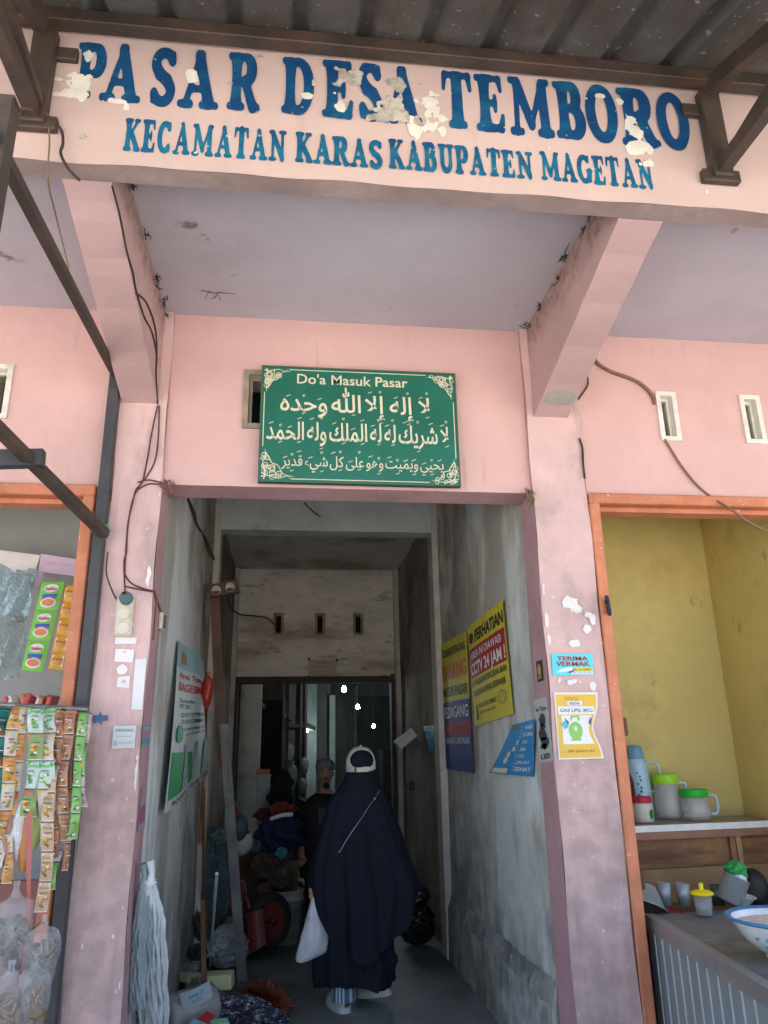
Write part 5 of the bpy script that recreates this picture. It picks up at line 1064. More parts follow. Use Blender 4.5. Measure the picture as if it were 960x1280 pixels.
for i, (x, y, yy, r_, col, lab) in enumerate(((296, 1062, 3.2, .05, (.30, .31, .30), 'small white bundle wedged between the pot and the timber'), (318, 1058, 3.3, .06, (.06, .10, .12), 'teal cloth wad left of the navy bundle'), (372, 1032, 3.6, .055, (.02, .02, .03), 'black cloth wad at the right end of the navy bundle'), (330, 1112, 3.2, .055, (.13, .06, .05), 'reddish rag above the wheelbarrow tyre'), (300, 1118, 3.0, .05, (.28, .03, .03), 'red plastic scrap beside the timber prop'), (352, 1066, 3.3, .05, (.07, .22, .25), 'turquoise cloth end hanging from the navy bundle'), (275, 1046, 2.8, .06, (.13, .17, .17), 'grey folded cloth on top of the tarpaulin'), (251, 1150, 2.6, .06, (.13, .06, .025), 'brown paper wad at the foot of the tarpaulin'), (246, 1190, 2.4, .06, (.04, .045, .05), 'dark rag on the floor by the broom head'), (236, 1212, 2.2, .05, (.22, .22, .20), 'crumpled clear wrapper behind the soap blocks'), (262, 1188, 2.5, .05, (.35, .37, .38), 'crumpled white wrapper at the foot of the white pole'))):
    sack('cloth_wad', lab, 'rag', mat('wad_%d_cloth' % i, col, .85, var=.3, vscale=9, dirt=.5, dcol=tuple(v * .4 for v in col), dscale=8, bump=1, bscale=40, bdist=.04), tuple(AY(yy, x, y)), (r_ * 1.2, r_, r_ * .9), 300 + i, amp=.45, sharp=2.4, jit=.16)
# ================================================================== LEFT SHOP FRONT
def yl(y): return lambda px_, py_: AY(y, px_, py_)
a = yl(1.235)
# papers pinned on the grey wall
poster('wall_paper', 'large white sheet pinned high on the grey shop wall', bil(AY(.9, -60, 680), AY(.9, 50, 694), AY(.9, 43, 718), AY(.9, -70, 706)), (.78, .74, .72), [], [], None, 'paper')
poster('wall_paper', 'pale pink sheet pinned beside the white one in the left shop', bil(AY(.88, 51, 692), AY(.88, 108, 701), AY(.88, 106, 722), AY(.88, 48, 714)), (.70, .52, .68), [], [('JUAL PULSA', .15, .5, .12, .6, (.5, .35, .5), .0, 0)], None, 'paper')
poster('wall_paper', 'narrow pink strip hanging below the pink sheet', bil(AY(.87, 48, 714), AY(.87, 55, 715), AY(.87, 49, 732), AY(.87, 42, 731)), (.68, .45, .62), [], [], None, 'paper')
M_filmb = film('pale_blue_plastic_film', (.50, .66, .70), .75, .18)
def hung_film(name, label, px_, y0, y1, w, y, m, seed):
    p = AY(y, px_, y0); q = AY(y, px_ - 14, y1); rnd = np.random.default_rng(seed); ph = rnd.random(9) * 6.28; b = MB()
    J = (rnd.random((20, 40)) - .5) * .03
    b.grid(lambda u, v: p + (q - p) * v + V(((u - .5) * w * (.8 + .3 * v), .05 * math.sin(u * 14 + ph[0] + 3 * v) + .03 * math.sin(u * 31 + ph[1] + v * 9) + J[int(round(v * 18)), int(round(u * 30))], .02 * math.sin(u * 9 + ph[2]))), 30, 18, 0, False)
    return tag(b.build(name, m, at=p), label, 'plastic wrap')
hung_film('plastic_wrap', 'pale blue clear plastic hanging under the white sheet, upper piece', 15, 712, 775, .30, .72, M_filmb, 3)
hung_film('plastic_wrap', 'pale blue clear plastic hanging lower at the left edge', 8, 772, 850, .26, .70, film('clear_blue_film', (.55, .64, .66), .6, .18), 4)
b = MB(); b.bar(AY(.68, -40, 766), AY(.68, 28, 775), .02, .02); tag(b.build('hanging_rail', plain('grey_rail', (.25, .25, .25), .5), at=AY(.68, -40, 766)), 'thin grey rail between the two hanging blue plastics', 'rail')
# sachet strips on the wall
SG = (.16, .48, .03); SO = (.72, .33, .03)
def sachet(W, base, m2, m3, parent, wtext=None, col=None):
    """one printed sachet on its own little sheet"""
    b = MB(); b.grid(lambda u, v: W(u, v, .010 * math.sin(math.pi * u) ** .5 * math.sin(math.pi * v) ** .5), 8, 8); s_ = b.build('sachet', paper(base, .3), parent)
    return s_
def sachet_wall(label, tl, tr, br, bl, n, base, panel, pic, txt, y, seed):
    W0 = bil(AY(y, *tl), AY(y, *tr), AY(y, *br), AY(y, *bl)); t = thing('sachet_strip', tuple(W0(.5, 1)), label, 'sachet strip'); rnd = random.Random(seed)
    for k in range(n):
        W = lambda s, q, o=0, k=k: W0(s, 1 - (k + 1 - q * .97) / n, o + .012 * math.sin(math.pi * max(0, min(1, s))) * math.sin(math.pi * max(0, min(1, q))))
        b = MB(); b.grid(lambda u, v: W(u, v), 8, 8); s_ = b.build('sachet', paper(base, .3), t)
        b = MB()
        if n == 3:
            put_poly(b, W, ell(.5, .77, .33, .15, 14), .003, 0); b.grid(lambda u, v: W(.17 + .66 * u, .46 + .1 * v, .0034), 5, 2, 1); put_poly(b, W, ell(.5, .26, .36, .17, 16), .003, 0); put_poly(b, W, ell(.5, .27, .28, .12, 16), .006, 2); put_poly(b, W, [(.2, .38), (.8, .38), (.8, .46), (.2, .46)], .004, 3)
            put_text(b, txt, W, .24, .70, .11, .52, .007, 3, .03)
        else:
            put_poly(b, W, [(.12, .25), (.9, .2), (.92, .85), (.12, .82)], .003, 0); put_text(b, txt, W, .2, .55, .13, .6, .006, 3, .02); put_poly(b, W, ell(.5, .36, .2, .1, 10), .005, 2)
        b.build('print', [paper((.72, .70, .68)), paper((.05, .09, .5)), paper(pic), paper((.5, .04, .06))], s_)
sachet_wall('bright green strip of three seasoning sachets on the left shop wall', (53, 727), (81, 726), (53, 840), (26, 838), 3, SG, WHT, (.62, .22, .09), 'Sajiku', .55, 1)
sachet_wall('orange strip of five small sachets beside the bright green strip', (81, 731), (100, 732), (79, 838), (60, 836), 5, SO, WHT, (.5, .35, .1), 'Desa', .57, 2)
# open tray of packs
t = thing('goods_box', tuple(AY(.35, 38, 885)), 'open cardboard box of red white packs behind the sachet rail', 'box')
c = AY(.35, 36, 886); b = MB(); b.bbox((c.x - .14, .35, c.z - .1), (c.x + .12, .55, c.z + .02), .004); b.build('box_body', plain('kraft_board', (.35, .26, .16), .8), t)
random.seed(9)
for k in range(7):
    b = MB(); x = c.x - .12 + .035 * k; b.bbox((-.014, -.06, -.035), (.014, .06, .035), .006); o = b.build('pack', paper([(.55, .08, .08), (.7, .66, .62), (.5, .2, .1)][k % 3], .35)); o.parent = t; o.location = (x - t.location.x, .42 - t.location.y, c.z + .035 - t.location.z); o.rotation_euler = (random.uniform(-.3, .3), random.uniform(-.5, .5), random.uniform(-.4, .4))
# rail over which the strips are draped
rl = AY(-.2, -30, 879); rr_ = AY(-.2, 110, 887)
b = MB(); b.tube([rl, rr_], .012, 8); tag(b.build('display_rail', plain('dull_steel_rail', (.25, .24, .23), .4, metal=.6), at=rl), 'steel rail carrying the draped sachet strips of the left shop', 'rail')
def drape(label, x0, x1, ytop, ybot, xshift, y, kinds, seed, tw=.0):
    """a strip of sachets hung over the rail: each sachet a part"""
    tl, tr = AY(y, x0, ytop), AY(y, x1, ytop + .6); bl_, br_ = AY(y - .03, x0 + xshift, ybot), AY(y - .03, x1 + xshift, ybot)
    t = thing('sachet_strip', tuple((tl + tr) / 2), label, 'sachet strip', 'draped sachet strips of the left shop'); rnd = random.Random(seed); ph = rnd.random() * 6
    L = ((tl + tr) / 2 - (bl_ + br_) / 2).length; n = max(2, round(L / kinds[0][5] if len(kinds[0]) > 5 else L / .115))
    wv = (tr - tl).length
    def S0(s, q):      # q from 0 at the rail to 1 at the foot
        p = (tl + (tr - tl) * s) * (1 - q) + (bl_ + (br_ - bl_) * s) * q
        ang = tw * math.sin(q * 5 + ph) + .25 * math.sin(q * 11 + ph * 2)
        mid_ = ((tl + tr) / 2) * (1 - q) + ((bl_ + br_) / 2) * q; d = (s - .5) * wv
        top = math.exp(-q * 14) * .05
        return V((mid_.x + .014 * math.sin(q * (4 + seed % 4) + ph) * q + d * math.cos(ang), mid_.y + d * math.sin(ang) - .02 * math.sin(q * 7 + ph) + top, p.z + .0))
    for k in range(n):
        kd = kinds[k % len(kinds)]; q0, q1 = k / n, (k + .97) / n
        def W(s, u, o=0, q0=q0, q1=q1):
            q = q1 + (q0 - q1) * u; p = S0(s, q); puff = (.014 + .003 * math.sin(s * 14 + u * 9 + k * 2)) * math.sin(math.pi * max(0, min(1, s))) * math.sin(math.pi * max(0, min(1, u)))
            ang = tw * math.sin(q * 5 + ph) + .25 * math.sin(q * 11 + ph * 2); return p + V((math.sin(ang), -math.cos(ang), 0)) * (o + puff)
        b = MB(); b.grid(lambda u, v: W(u, v), 6, 6); s_ = b.build('sachet', paper(kd[0], .2), t)
        b = MB(); ms = [paper(kd[1], .3), paper(kd[2], .3), paper(kd[3], .3), paper(tuple(.35 * x for x in kd[0]), .3), paper(((.62, .38, .04), (.5, .06, .03), (.22, .36, .05))[seed % 3], .3), paper((.68, .66, .6), .3)]
        r2 = random.Random(seed * 31 + k % len(kinds))
        put_poly(b, W, [(.06, .80 - .1 * r2.random()), (.94, .72), (.94, .93), (.06, .96)], .002, 0)
        for e in range(9):
            x_, y_, s1, s2 = .25 + .5 * r2.random(), .12 + .42 * r2.random(), .08 + .16 * r2.random(), .03 + .06 * r2.random()
            put_poly(b, W, [(x_ + s1 * (.6 + .5 * r2.random()) * math.cos(a_), y_ + s2 * (.6 + .5 * r2.random()) * math.sin(a_)) for a_ in np.linspace(0, 6.28, 8)[:-1]], .0026 + .0003 * e, (1, 2, 4, 1, 3, 0, 5, 2, 4)[e])
        for e in range(3): put_rect(b, W, .12 + .2 * r2.random(), .545 + .045 * e, .6 + .3 * r2.random(), .57 + .045 * e, .0058, (5, 2, 3)[e], 2)
        put_rect(b, W, .02, .965, .98, 1.0, .003, 3, 2); put_rect(b, W, .02, .0, .98, .03, .003, 5, 2)
        if kd[4]: put_text(b, kd[4], W, .14, .76, .10, .72, .0055, 2, .02)
        b.build('print', ms, s_)
G1 = ((.01, .20, .16), (.03, .30, .22), (.35, .20, .17), (.05, .05, .06), '')
W1 = ((.60, .30, .10), (.55, .14, .05), (.46, .17, .06), (.50, .28, .03), 'ROSO')
W2 = ((.56, .50, .40), (.65, .45, .06), (.48, .12, .05), (.3, .18, .1), '')
GR = ((.50, .58, .50), (.06, .32, .05), (.08, .28, .18), (.12, .5, .06), 'BASA')
GY = ((.20, .30, .10), (.45, .12, .05), (.60, .38, .03), (.62, .42, .04), '', .16)
BR1 = ((.34, .15, .08), (.62, .34, .08), (.5, .28, .16), (.2, .07, .04), '')
BR2 = ((.42, .22, .12), (.55, .25, .12), (.6, .4, .25), (.25, .12, .07), 'Kopi')
KR = ((.54, .38, .25), (.62, .52, .42), (.36, .15, .05), (.45, .25, .08), 'Bumbu')
GF = ((.20, .42, .12), (.08, .40, .04), (.50, .14, .14), (.06, .06, .07), '')
PK = ((.50, .40, .38), (.6, .55, .5), (.45, .3, .3), (.3, .2, .5), '')
for args in (
    ('dark green sachet strip at the far left end of the rail', -14, 12, 884, 1040, -8, -.27, [G1], 1, .6),
    ('white and orange sachet strip next to the dark green one', 11, 26, 880, 1085, -18, -.30, [W1, W2], 2, .5),
    ('white sachet strip reaching down to the clear bags at left', 24, 36, 882, 1105, -24, -.28, [W2, W1], 3, .6),
    ('green and white sachet strip with yellow noodles picture', 35, 54, 883, 1022, -4, -.31, [GR, GY], 4, .4),
    ('second green and white sachet strip ending above kraft sachets', 50, 72, 882, 1060, -4, -.29, [GR, W2], 5, .45),
    ('long kraft coloured sachet strip with brown food picture', 56, 71, 955, 1142, -10, -.33, [KR], 6, .1),
    ('reddish brown sachet strip left of the coffee strip', 68, 80, 886, 1075, -10, -.27, [BR1], 7, .9),
    ('thin silver grey sachet strip behind the kraft one', 72, 84, 1010, 1112, -10, -.26, [GF, PK], 8, .3),
    ('light brown coffee sachet strip', 80, 93, 886, 1052, -9, -.28, [BR2], 9, .5),
    ('narrow dark brown sachet strip beside the green framed one', 91, 99, 888, 1090, -16, -.25, [BR1, BR2], 10, 1.0),
    ('green framed sachet strip overlapping the grey steel post', 97, 108, 889, 1050, -12, -.3, [GF], 11, .12),
    ('pale short sachet strip at the right end of the rail', 105, 113, 890, 1010, -6, -.27, [PK, GF], 12, .6)): drape(*args)
for i, (x0, y0, x1, y1, m_, lab) in enumerate(((28, 1000, 22, 1075, film('white_sachet_film', (.6, .6, .58), .95, .3), 'long white puffed packet hanging among the strips'), (36, 1005, 30, 1090, paper((.45, .18, .06), .35), 'orange brown puffed packet hanging beside the red strap'), (46, 1000, 44, 1062, paper((.32, .36, .10), .35), 'olive puffed packet hanging right of the red strap'), (14, 1020, 8, 1095, paper((.35, .17, .13), .35), 'brown meat packet at the lower left edge'))):
    p, q = AY(-.3, x0, y0), AY(-.3, x1, y1); c = (p + q) / 2
    sack('hanging_packet', lab, 'packet', m_, tuple(c), (.032, .025, (p.z - q.z) / 2), 130 + i, nu=14, nv=12, amp=.15, jit=.08)
# red strap and the clear bags
b = MB(); p, q = AY(-.36, 37, 990), AY(-.40, 35, 1182); b.grid(lambda u, v: p + (q - p) * v + V(((u - .5) * .022 * (1 - .75 * v ** 2), .004 * math.sin(v * 20), 0)), 2, 16); tag(b.build('raffia_strap', paper((.45, .13, .11), .6), at=p), 'faded red strap tied to the clear bags of the left shop', 'strap')
M_chip = mat('brown_crackers', (.30, .17, .07), .8, var=.35, vscale=14, dirt=.6, dcol=(.2, .1, .04), dscale=14, bump=.5)
M_chipw = mat('grey_crackers', (.22, .185, .14), .8, var=.35, vscale=14, bump=.5)
def clear_bag(label, top, c, r, seed, m_, chips):
    t = thing('clear_bag', tuple(c), label, 'plastic bag', 'clear bags of crackers hanging at the left shop')
    b = MB(); crumple(b, c, r, seed, 30, 24, .16, 1.2, neck=.12, jit=.09); b.build('bag_film', M_film, t)
    rnd = random.Random(seed); b = MB()
    for k in range(chips):
        while True:
            d = V((rnd.uniform(-1, 1), rnd.uniform(-1, 1), rnd.uniform(-1, .25)))
            if d.length < .92: break
        p = V(c) + V((d.x * r[0] * .72, d.y * r[1] * .72, d.z * r[2] * .78)); n_ = V((rnd.uniform(-1, 1), rnd.uniform(-1, 1), rnd.uniform(-1, 1))).normalized(); s_ = rnd.uniform(.016, .032)
        b.lathe([(0, 0), (s_, .004), (s_ * 1.05, .010), (0, .006)], p, 7, 0, n_, smooth=False)
    b.build('crackers', m_, t)
    b = MB(); b.tube(smooth_path([V(c) + V((0, 0, r[2] * .78)), (V(c) + V(top)) / 2 + V((.01, 0, r[2] * .5)), V(top)]), .004, 5); b.build('tie_string', M_string, t)
for args in (('swollen clear bag of grey crackers, right of the red strap', AY(-.4, 36, 1165), tuple(AY(-.42, 51, 1192)), (.070, .065, .135), 71, M_chipw, 60),
             ('clear bag hanging highest at the left edge below the sachets', AY(-.4, 14, 1100), tuple(AY(-.42, 14, 1165)), (.075, .07, .18), 72, M_chipw, 50),
             ('clear bag of brown crackers hanging lowest below the red strap', AY(-.45, 38, 1190), tuple(AY(-.48, 40, 1248)), (.06, .06, .15), 73, M_chip, 60),
             ('clear bag of brown chips cut by the bottom left corner', AY(-.45, 8, 1190), tuple(AY(-.52, 8, 1262)), (.08, .08, .16), 74, M_chip, 70)): clear_bag(*args)
b = MB(); c = AY(-.02, 66, 1180); b.box((-1.9, .17, 0), (-1.01, .22, 1.02)); tag(b.build('shop_counter', mat('maroon_counter_board', (.27, .12, .105), .7, var=.2, vscale=3, dirt=.5, dcol=(.16, .07, .06), bump=.3), at=(-1.5, .2, 0)), 'dusty red counter board closing the left shop opening', 'counter')
# ================================================================== RIGHT STALL
M_shelf = plain('white_shelf_edge', (.68, .68, .66), .5); M_wood = mat('brown_plank_wood', (.25, .125, .058), .6, var=.25, vscale=2.5, dirt=.75, dcol=(.10, .045, .022), dscale=3.2, dstretch=(.7, 1, 5), dlo=.46, dhi=.66, bump=.25)
M_woodl = mat('light_plank_wood', (.36, .21, .095), .6, var=.2, vscale=2.5, dirt=.6, dcol=(.2, .1, .045), dscale=3, dstretch=(.7, 1, 5), dlo=.5, dhi=.7, bump=.2)
ZSH = 1.135; sf = thing('shelf_counter', (2.2, .5, 0), 'wooden shelf counter with white front edge inside the ochre stall', 'shelf')
fl = AZ(ZSH, 790, 1033); fr_ = AZ(ZSH, 960, 1026); dv = (fr_ - fl).normalized(); fl = fl - dv * .15; fr_ = fr_ + dv * .15
xa, xb_ = 1.70, XRC - .004
ya = fl.y + (xa - fl.x) * dv.y / dv.x; yb_ = fl.y + (xb_ - fl.x) * dv.y / dv.x
def slabp(mb, z0, z1, oy0, oy1, mi=0):
    v = [(xa, ya + oy0, z0), (xb_, yb_ + oy0, z0), (xb_, yb_ + oy1 if oy1 < 5 else YR - .004, z0), (xa, ya + oy1 if oy1 < 5 else YR - .004, z0)]; v += [(p[0], p[1], z1) for p in v]
    mb.add(v, [(0, 3, 2, 1), (4, 5, 6, 7), (0, 1, 5, 4), (1, 2, 6, 5), (2, 3, 7, 6), (3, 0, 4, 7)], mi)
b = MB(); slabp(b, ZSH - .012, ZSH, .004, 9); b.build('top_board', mat('grey_brown_laminate', (.26, .22, .17), .35, .5, var=.12, vscale=5, bump=.05), sf)
b = MB(); slabp(b, ZSH - .034, ZSH + .001, -.004, .003); b.build('edge_strip', M_shelf, sf)
b = MB(); slabp(b, ZSH - .075, ZSH - .036, .0, .03); b.build('rail', mat('pinkish_rail_wood', (.27, .135, .09), .6, var=.2, bump=.2), sf)
zs_ = [ZSH - .077, AY(ya + .07, 800, 1088).z, .72, .5, .02]
for k, (z1, z0) in enumerate(zip(zs_, zs_[1:])):
    b = MB(); slabp(b, z0 + .003, z1, .05, .075); b.build('plank', M_wood if k != 1 else M_woodl, sf)
for px_ in (917, 925):
    p = AY(ya + .12, px_, 1070); b = MB(); b.box((p.x - .017, ya + (p.x - xa) * dv.y / dv.x + .022, .3), (p.x + .014, ya + (p.x - xa) * dv.y / dv.x + .047, ZSH - .077)); b.build('stud', M_wood if px_ == 917 else M_woodl, sf)
zt = ZSH + .001
def onshelf(x, y): return AZ(zt, x, y)
M_clear = film('clear_jug_plastic', (.62, .63, .63), .32, .12); M_lime = plain('lime_plastic', (.30, .62, .03), .35); M_grn = plain('green_plastic', (.02, .42, .04), .35); M_clearb = film('pale_blue_clear_plastic', (.45, .6, .72), .7, .2)
# thermos
c = onshelf(803, 1024); M_th = mat('pale_blue_thermos', (.34, .52, .62), .3, .5, var=.05, bump=0, coat=.2); M_thc = plain('steel_blue_cap', (.13, .29, .42), .35)
t = thing('thermos_jug', tuple(c), 'tall pale blue thermos jug on the stall shelf', 'thermos')
k_ = (AY(c.y, 803, 931).z - c.z)
b = MB(); b.lathe([(0, 0), (.07, .0), (.075, .01), (.074, .1 * k_ / .42), (.072, k_ * .5), (.066, k_ * .68), (.060, k_ * .75), (.055, k_ * .80), (.05, k_ * .81)], c, 32); b.build('body', M_th, t)
b = MB(); b.lathe([(.052, k_ * .80), (.054, k_ * .82), (.052, k_ * .86), (.047, k_ * .95), (.04, k_ * .985), (.0, k_)], c, 28); b.build('cap', M_thc, t)
b = MB(); b.tube(smooth_path([c + V((.055, -.02, k_ * .76)), c + V((.10, -.035, k_ * .75)), c + V((.125, -.045, k_ * .68)), c + V((.125, -.045, k_ * .5)), c + V((.115, -.04, k_ * .38)), c + V((.07, -.02, k_ * .36))]), .012, 8, flat=.7); b.build('handle', M_th, t)
b = MB()
for j in range(9): b.lathe([(0, .0), (.011 - .0006 * j, .001)], c + V((-.022 + .012 * math.sin(j * 2.2), -.0725, .1 + .022 * j)), 7, 0, (-.3, -1, 0))
b.build('flower_print', plain('dark_blue_print', (.05, .16, .22), .5), t)
b = MB(); c = onshelf(789, 1027); b.lathe([(0, 0), (.045, 0), (.05, .02), (.05, .22), (.035, .27), (.025, .3), (.025, .33), (0, .335)], c + V((-.0, .02, 0)), 20); tag(b.build('dark_bottle', plain('dark_maroon_bottle', (.045, .012, .018), .3), at=c), 'dark maroon bottle half hidden by the orange frame', 'bottle')
c = onshelf(803, 1028); c = c + V((0, -.02, 0))
t = thing('sugar_jar', tuple(c), 'small jar of white sugar with red lid on the stall shelf', 'jar')
b = MB(); b.lathe([(0, .002), (.056, .002), (.06, .01), (.06, .09), (.052, .105), (.052, .115)], c, 28); b.build('jar_body', film('cloudy_jar', (.56, .55, .50), .85, .45), t)
b = MB(); b.lathe([(.058, .112), (.06, .115), (.06, .145), (.055, .148), (0, .149)], c, 28); b.build('lid', plain('red_lid', (.42, .02, .05), .4), t)
b = MB(); Wj = lambda s, q, o=0: c + V((.0612 * math.sin(.25 + s * 9), -.0612 * math.cos(.25 + s * 9), .05 + q)); b.add([Wj(*p) for p in ell(.03, .0, .035, .028, 14)], [tuple(range(14))]); b.build('leaf_label', plain('dark_green_label', (.01, .16, .03), .4), t)
def jug(label, x0, x1, yb, yt, m_lid, seed, lidh):
    c = onshelf((x0 + x1) / 2, yb); L, R_ = AY(c.y, x0, yb), AY(c.y, x1, yb); r_ = (R_.x - L.x) / 2; h = AY(c.y, (x0 + x1) / 2, yt).z - c.z
    t = thing('water_jug', tuple(c), label, 'jug')
    b = MB(); b.lathe([(0, .003), (r_ * .92, .003), (r_, .012), (r_ * 1.02, h * .4), (r_ * .94, h * .74), (r_ * .93, h * (1 - lidh)), (r_ * .90, h * (1 - lidh)), (r_ * .97, h * .4), (r_ * .93, .02)], c, 32); b.build('jug_body', M_clear, t)
    b = MB(); b.lathe([(r_ * .95, h * (1 - lidh)), (r_ * .98, h * (1 - lidh) + .004), (r_ * .96, h * .97), (r_ * .9, h), (0, h)], c, 32, warp=lambda a, hh: 1 + .012 * math.sin(a * 24)); b.build('lid', m_lid, t)
    b = MB(); b.tube(smooth_path([c + V((r_ * .85, -r_ * .4, h * .80)), c + V((r_ * 1.25, -r_ * .6, h * .78)), c + V((r_ * 1.35, -r_ * .62, h * .62)), c + V((r_ * 1.36, -r_ * .62, h * .35)), c + V((r_ * 1.22, -r_ * .55, h * .22)), c + V((r_ * .9, -r_ * .4, h * .2))]), .010, 8); b.build('handle', M_clearb, t)
    return t
tj = jug('tall clear water jug with lime green lid on the stall shelf', 822, 853, 1024, 967, M_lime, 1, .22)
tj2 = jug('short clear water jug with bright green lid on the stall shelf', 855, 888, 1025, 986, M_grn, 2, .26)
b = MB(); b.lathe([(.03, -.006), (.055, -.006), (.055, .006), (.03, .006)], AX(1.67, 760, 757), 24, 0, (1, -.3, .1)); tag(b.build('tape_roll', plain('dark_blue_tape', (.03, .035, .07), .4), at=AX(1.67, 760, 757)), 'dark blue tape ring hanging inside the right orange frame', 'tape roll')
# foreground counter
ZC_ = .773; A0, A1, A2 = AZ(ZC_, 808, 1143), AZ(ZC_, 960, 1235), AZ(ZC_, 905, 1137)
ed = (A1 - A0).normalized(); A1 = A0 + ed * 2.0; wd_ = (A2 - A0).normalized(); B0 = A0 + wd_ * 1.3; B1 = A1 + wd_ * 1.3
cn = thing('stall_counter', tuple(A0 * .5 + B1 * .5)[:2] + (0,), 'grey ribbed stall counter in front of the ochre room at right', 'counter')
M_ctop = mat('worn_grey_counter_top', (.17, .165, .155), .45, .4, var=.25, vscale=4, dirt=.7, dcol=(.075, .085, .095), dscale=3, dstretch=(1, 2.5, 1), dlo=.45, dhi=.6, speck=.0, bump=.15)
M_rib = mat('grey_ribbed_plastic_panel', (.25, .28, .285), .5, .4, var=.1, vscale=3, dirt=.4, dcol=(.14, .15, .15), dscale=2, dstretch=(1, 1, .5), bump=.1); M_alu = mat('dull_aluminium_angle', (.30, .275, .26), .45, .5, metal=.3, var=.12, vscale=7, dirt=.4, dcol=(.15, .13, .12), bump=.1)
def prism(mb, pts, z0, z1, mi=0):
    n = len(pts); mb.add([(p.x, p.y, z0) for p in pts] + [(p.x, p.y, z1) for p in pts], [tuple(range(n))[::-1], tuple(range(n, 2 * n))] + [(i, (i + 1) % n, n + (i + 1) % n, n + i) for i in range(n)], mi)
nrm = V((ed.y, -ed.x, 0)); nrm = nrm if nrm.dot(wd_) < 0 else -nrm     # outward normal of the left face
b = MB(); prism(b, [A0 - nrm * .02, A1 - nrm * .02, B1, B0], ZC_ - .03, ZC_ - .001); b.build('counter_top', M_ctop, cn)
b = MB(); prism(b, [A0 + nrm * .012, A1 + nrm * .012, A1 - nrm * .035, A0 - nrm * .035], ZC_ + .0, ZC_ + .004); prism(b, [A0 + nrm * .012, A1 + nrm * .012, A1 + nrm * .008, A0 + nrm * .008], ZC_ - .06, ZC_ + .0); b.build('edge_angle', M_alu, cn)
b = MB(); n = 0; L = (A1 - A0).length; x = 0; prof = []
while x < L:
    prof += [(x, 0), (x + .082, 0), (x + .086, -.008), (x + .098, -.008), (x + .102, 0)]; x += .102
vs = [A0 + ed * p + nrm * q for p, q in prof]; k = len(vs)
b.add([(v.x, v.y, .02) for v in vs] + [(v.x, v.y, ZC_ - .03) for v in vs], [(i, i + 1, k + i + 1, k + i) for i in range(k - 1)]); b.build('ribbed_panel', M_rib, cn)
b = MB()
for i in range(int(L / .102)):
    p = A0 + ed * (i * .102 + .092) + nrm * .001; b.bar(V((p.x, p.y, .02)), V((p.x, p.y, ZC_ - .062)), .007, .006, (nrm.x, nrm.y, 0))
b.build('pale_seams', plain('pale_seam_plastic', (.50, .54, .55), .4), cn)
b = MB(); prism(b, [A0 - nrm * .01, A0 - nrm * .03, B0 - nrm * .03, B0 - nrm * .01], .02, ZC_ - .031); b.build('back_panel', M_rib, cn)
zc = ZC_ + .001
def oc(x, y): return AZ(zc, x, y)
# glass with yellow lid
c = oc(881, 1145); r_ = .045
t = thing('glass_cup', tuple(c), 'glass of black coffee dregs under a yellow lid', 'cup'); h = AY(c.y, 881, 1118).z - c.z
b = MB(); b.lathe([(0, .003), (r_ * .78, .003), (r_ * .82, .008), (r_, h), (r_ * .95, h), (r_ * .77, .012)], c, 28); b.build('glass', mat('clear_glass_grey', (.42, .42, .41), .08, .6, var=0, bump=0, alpha=.42), t)
b = MB(); b.lathe([(0, .013), (r_ * .76, .013), (r_ * .79, .03), (0, .03)], c, 24); b.build('coffee', plain('black_coffee', (.012, .008, .006), .2), t)
b = MB(); b.lathe([(r_ * 1.0, h - .003), (r_ * 1.22, h + .001), (r_ * 1.22, h + .009), (r_ * .9, h + .018), (.014, h + .022), (.010, h + .028), (.012, h + .048), (.006, h + .053), (0, h + .054)], c, 28); b.build('lid', plain('yellow_plastic_lid', (.78, .62, .01), .35), t)
# enamel basin with flour
c = AZ(zc, 958, 1190); c = AZ(zc, 990, 1199)
t = thing('enamel_basin', tuple(c), 'white enamel basin with blue rim and flower print, full of flour', 'basin')
zr = AY(c.y - .0, 968, 1150).z - c.z; rr0 = .215
b = MB(); b.lathe([(0, .004), (.085, .0), (.09, .01), (.085, .018), (.12, .035), (.165, zr * .55), (.195, zr * .92), (.2, zr)], c, 48); b.build('basin_body', plain('white_enamel', (.70, .71, .70), .2, spec=.6), t)
b = MB(); b.lathe([(.2, zr - .004), (.218, zr + .002), (.222, zr + .010), (.214, zr + .014), (.196, zr + .006)], c, 48); b.build('rim', plain('blue_enamel_rim', (.03, .20, .42), .25, spec=.6), t)
b = MB(); b.lathe([(.198, zr + .005), (.185, zr * .9), (.15, zr * .5)], c, 48); b.build('inner_wall', plain('white_enamel', (.70, .71, .70), .2), t)
b = MB(); b.lathe([(.184, zr * .88), (.14, zr * .95), (.07, zr * 1.06), (0, zr * 1.1)], c, 40, warp=lambda a, h_: 1 + .02 * math.sin(a * 5)); b.build('flour', mat('cream_flour', (.66, .57, .44), .9, var=.1, vscale=30, bump=.6), t)
b = MB(); random.seed(21)
for k in range(120):
    ang = math.pi + .35 + .035 * k + random.uniform(-.03, .03); zz = zr * random.uniform(.42, .72); rad = .122 + .062 * (zz / zr - .3) / .6 + .0105
    rad = .12 + (.165 - .12) * min(1, (zz - .035) / (zr * .55 - .035)) if zz < zr * .55 else .165 + (.195 - .165) * (zz - zr * .55) / (zr * .37)
    p = c + V((math.cos(ang) * (rad + .0025), math.sin(ang) * (rad + .0025), zz)); tn = V((-math.sin(ang), math.cos(ang), 0)); up = V((math.cos(ang) * .5, math.sin(ang) * .5, 1)).normalized(); s_ = random.uniform(.004, .008); ra = random.uniform(0, 3.14)
    b.add([p + (tn * math.cos(ra + q) + up * math.sin(ra + q)) * s_ * (1.5 if i % 2 else .7) for i, q in enumerate(np.linspace(0, 2 * math.pi, 7)[:-1])], [tuple(range(6))])
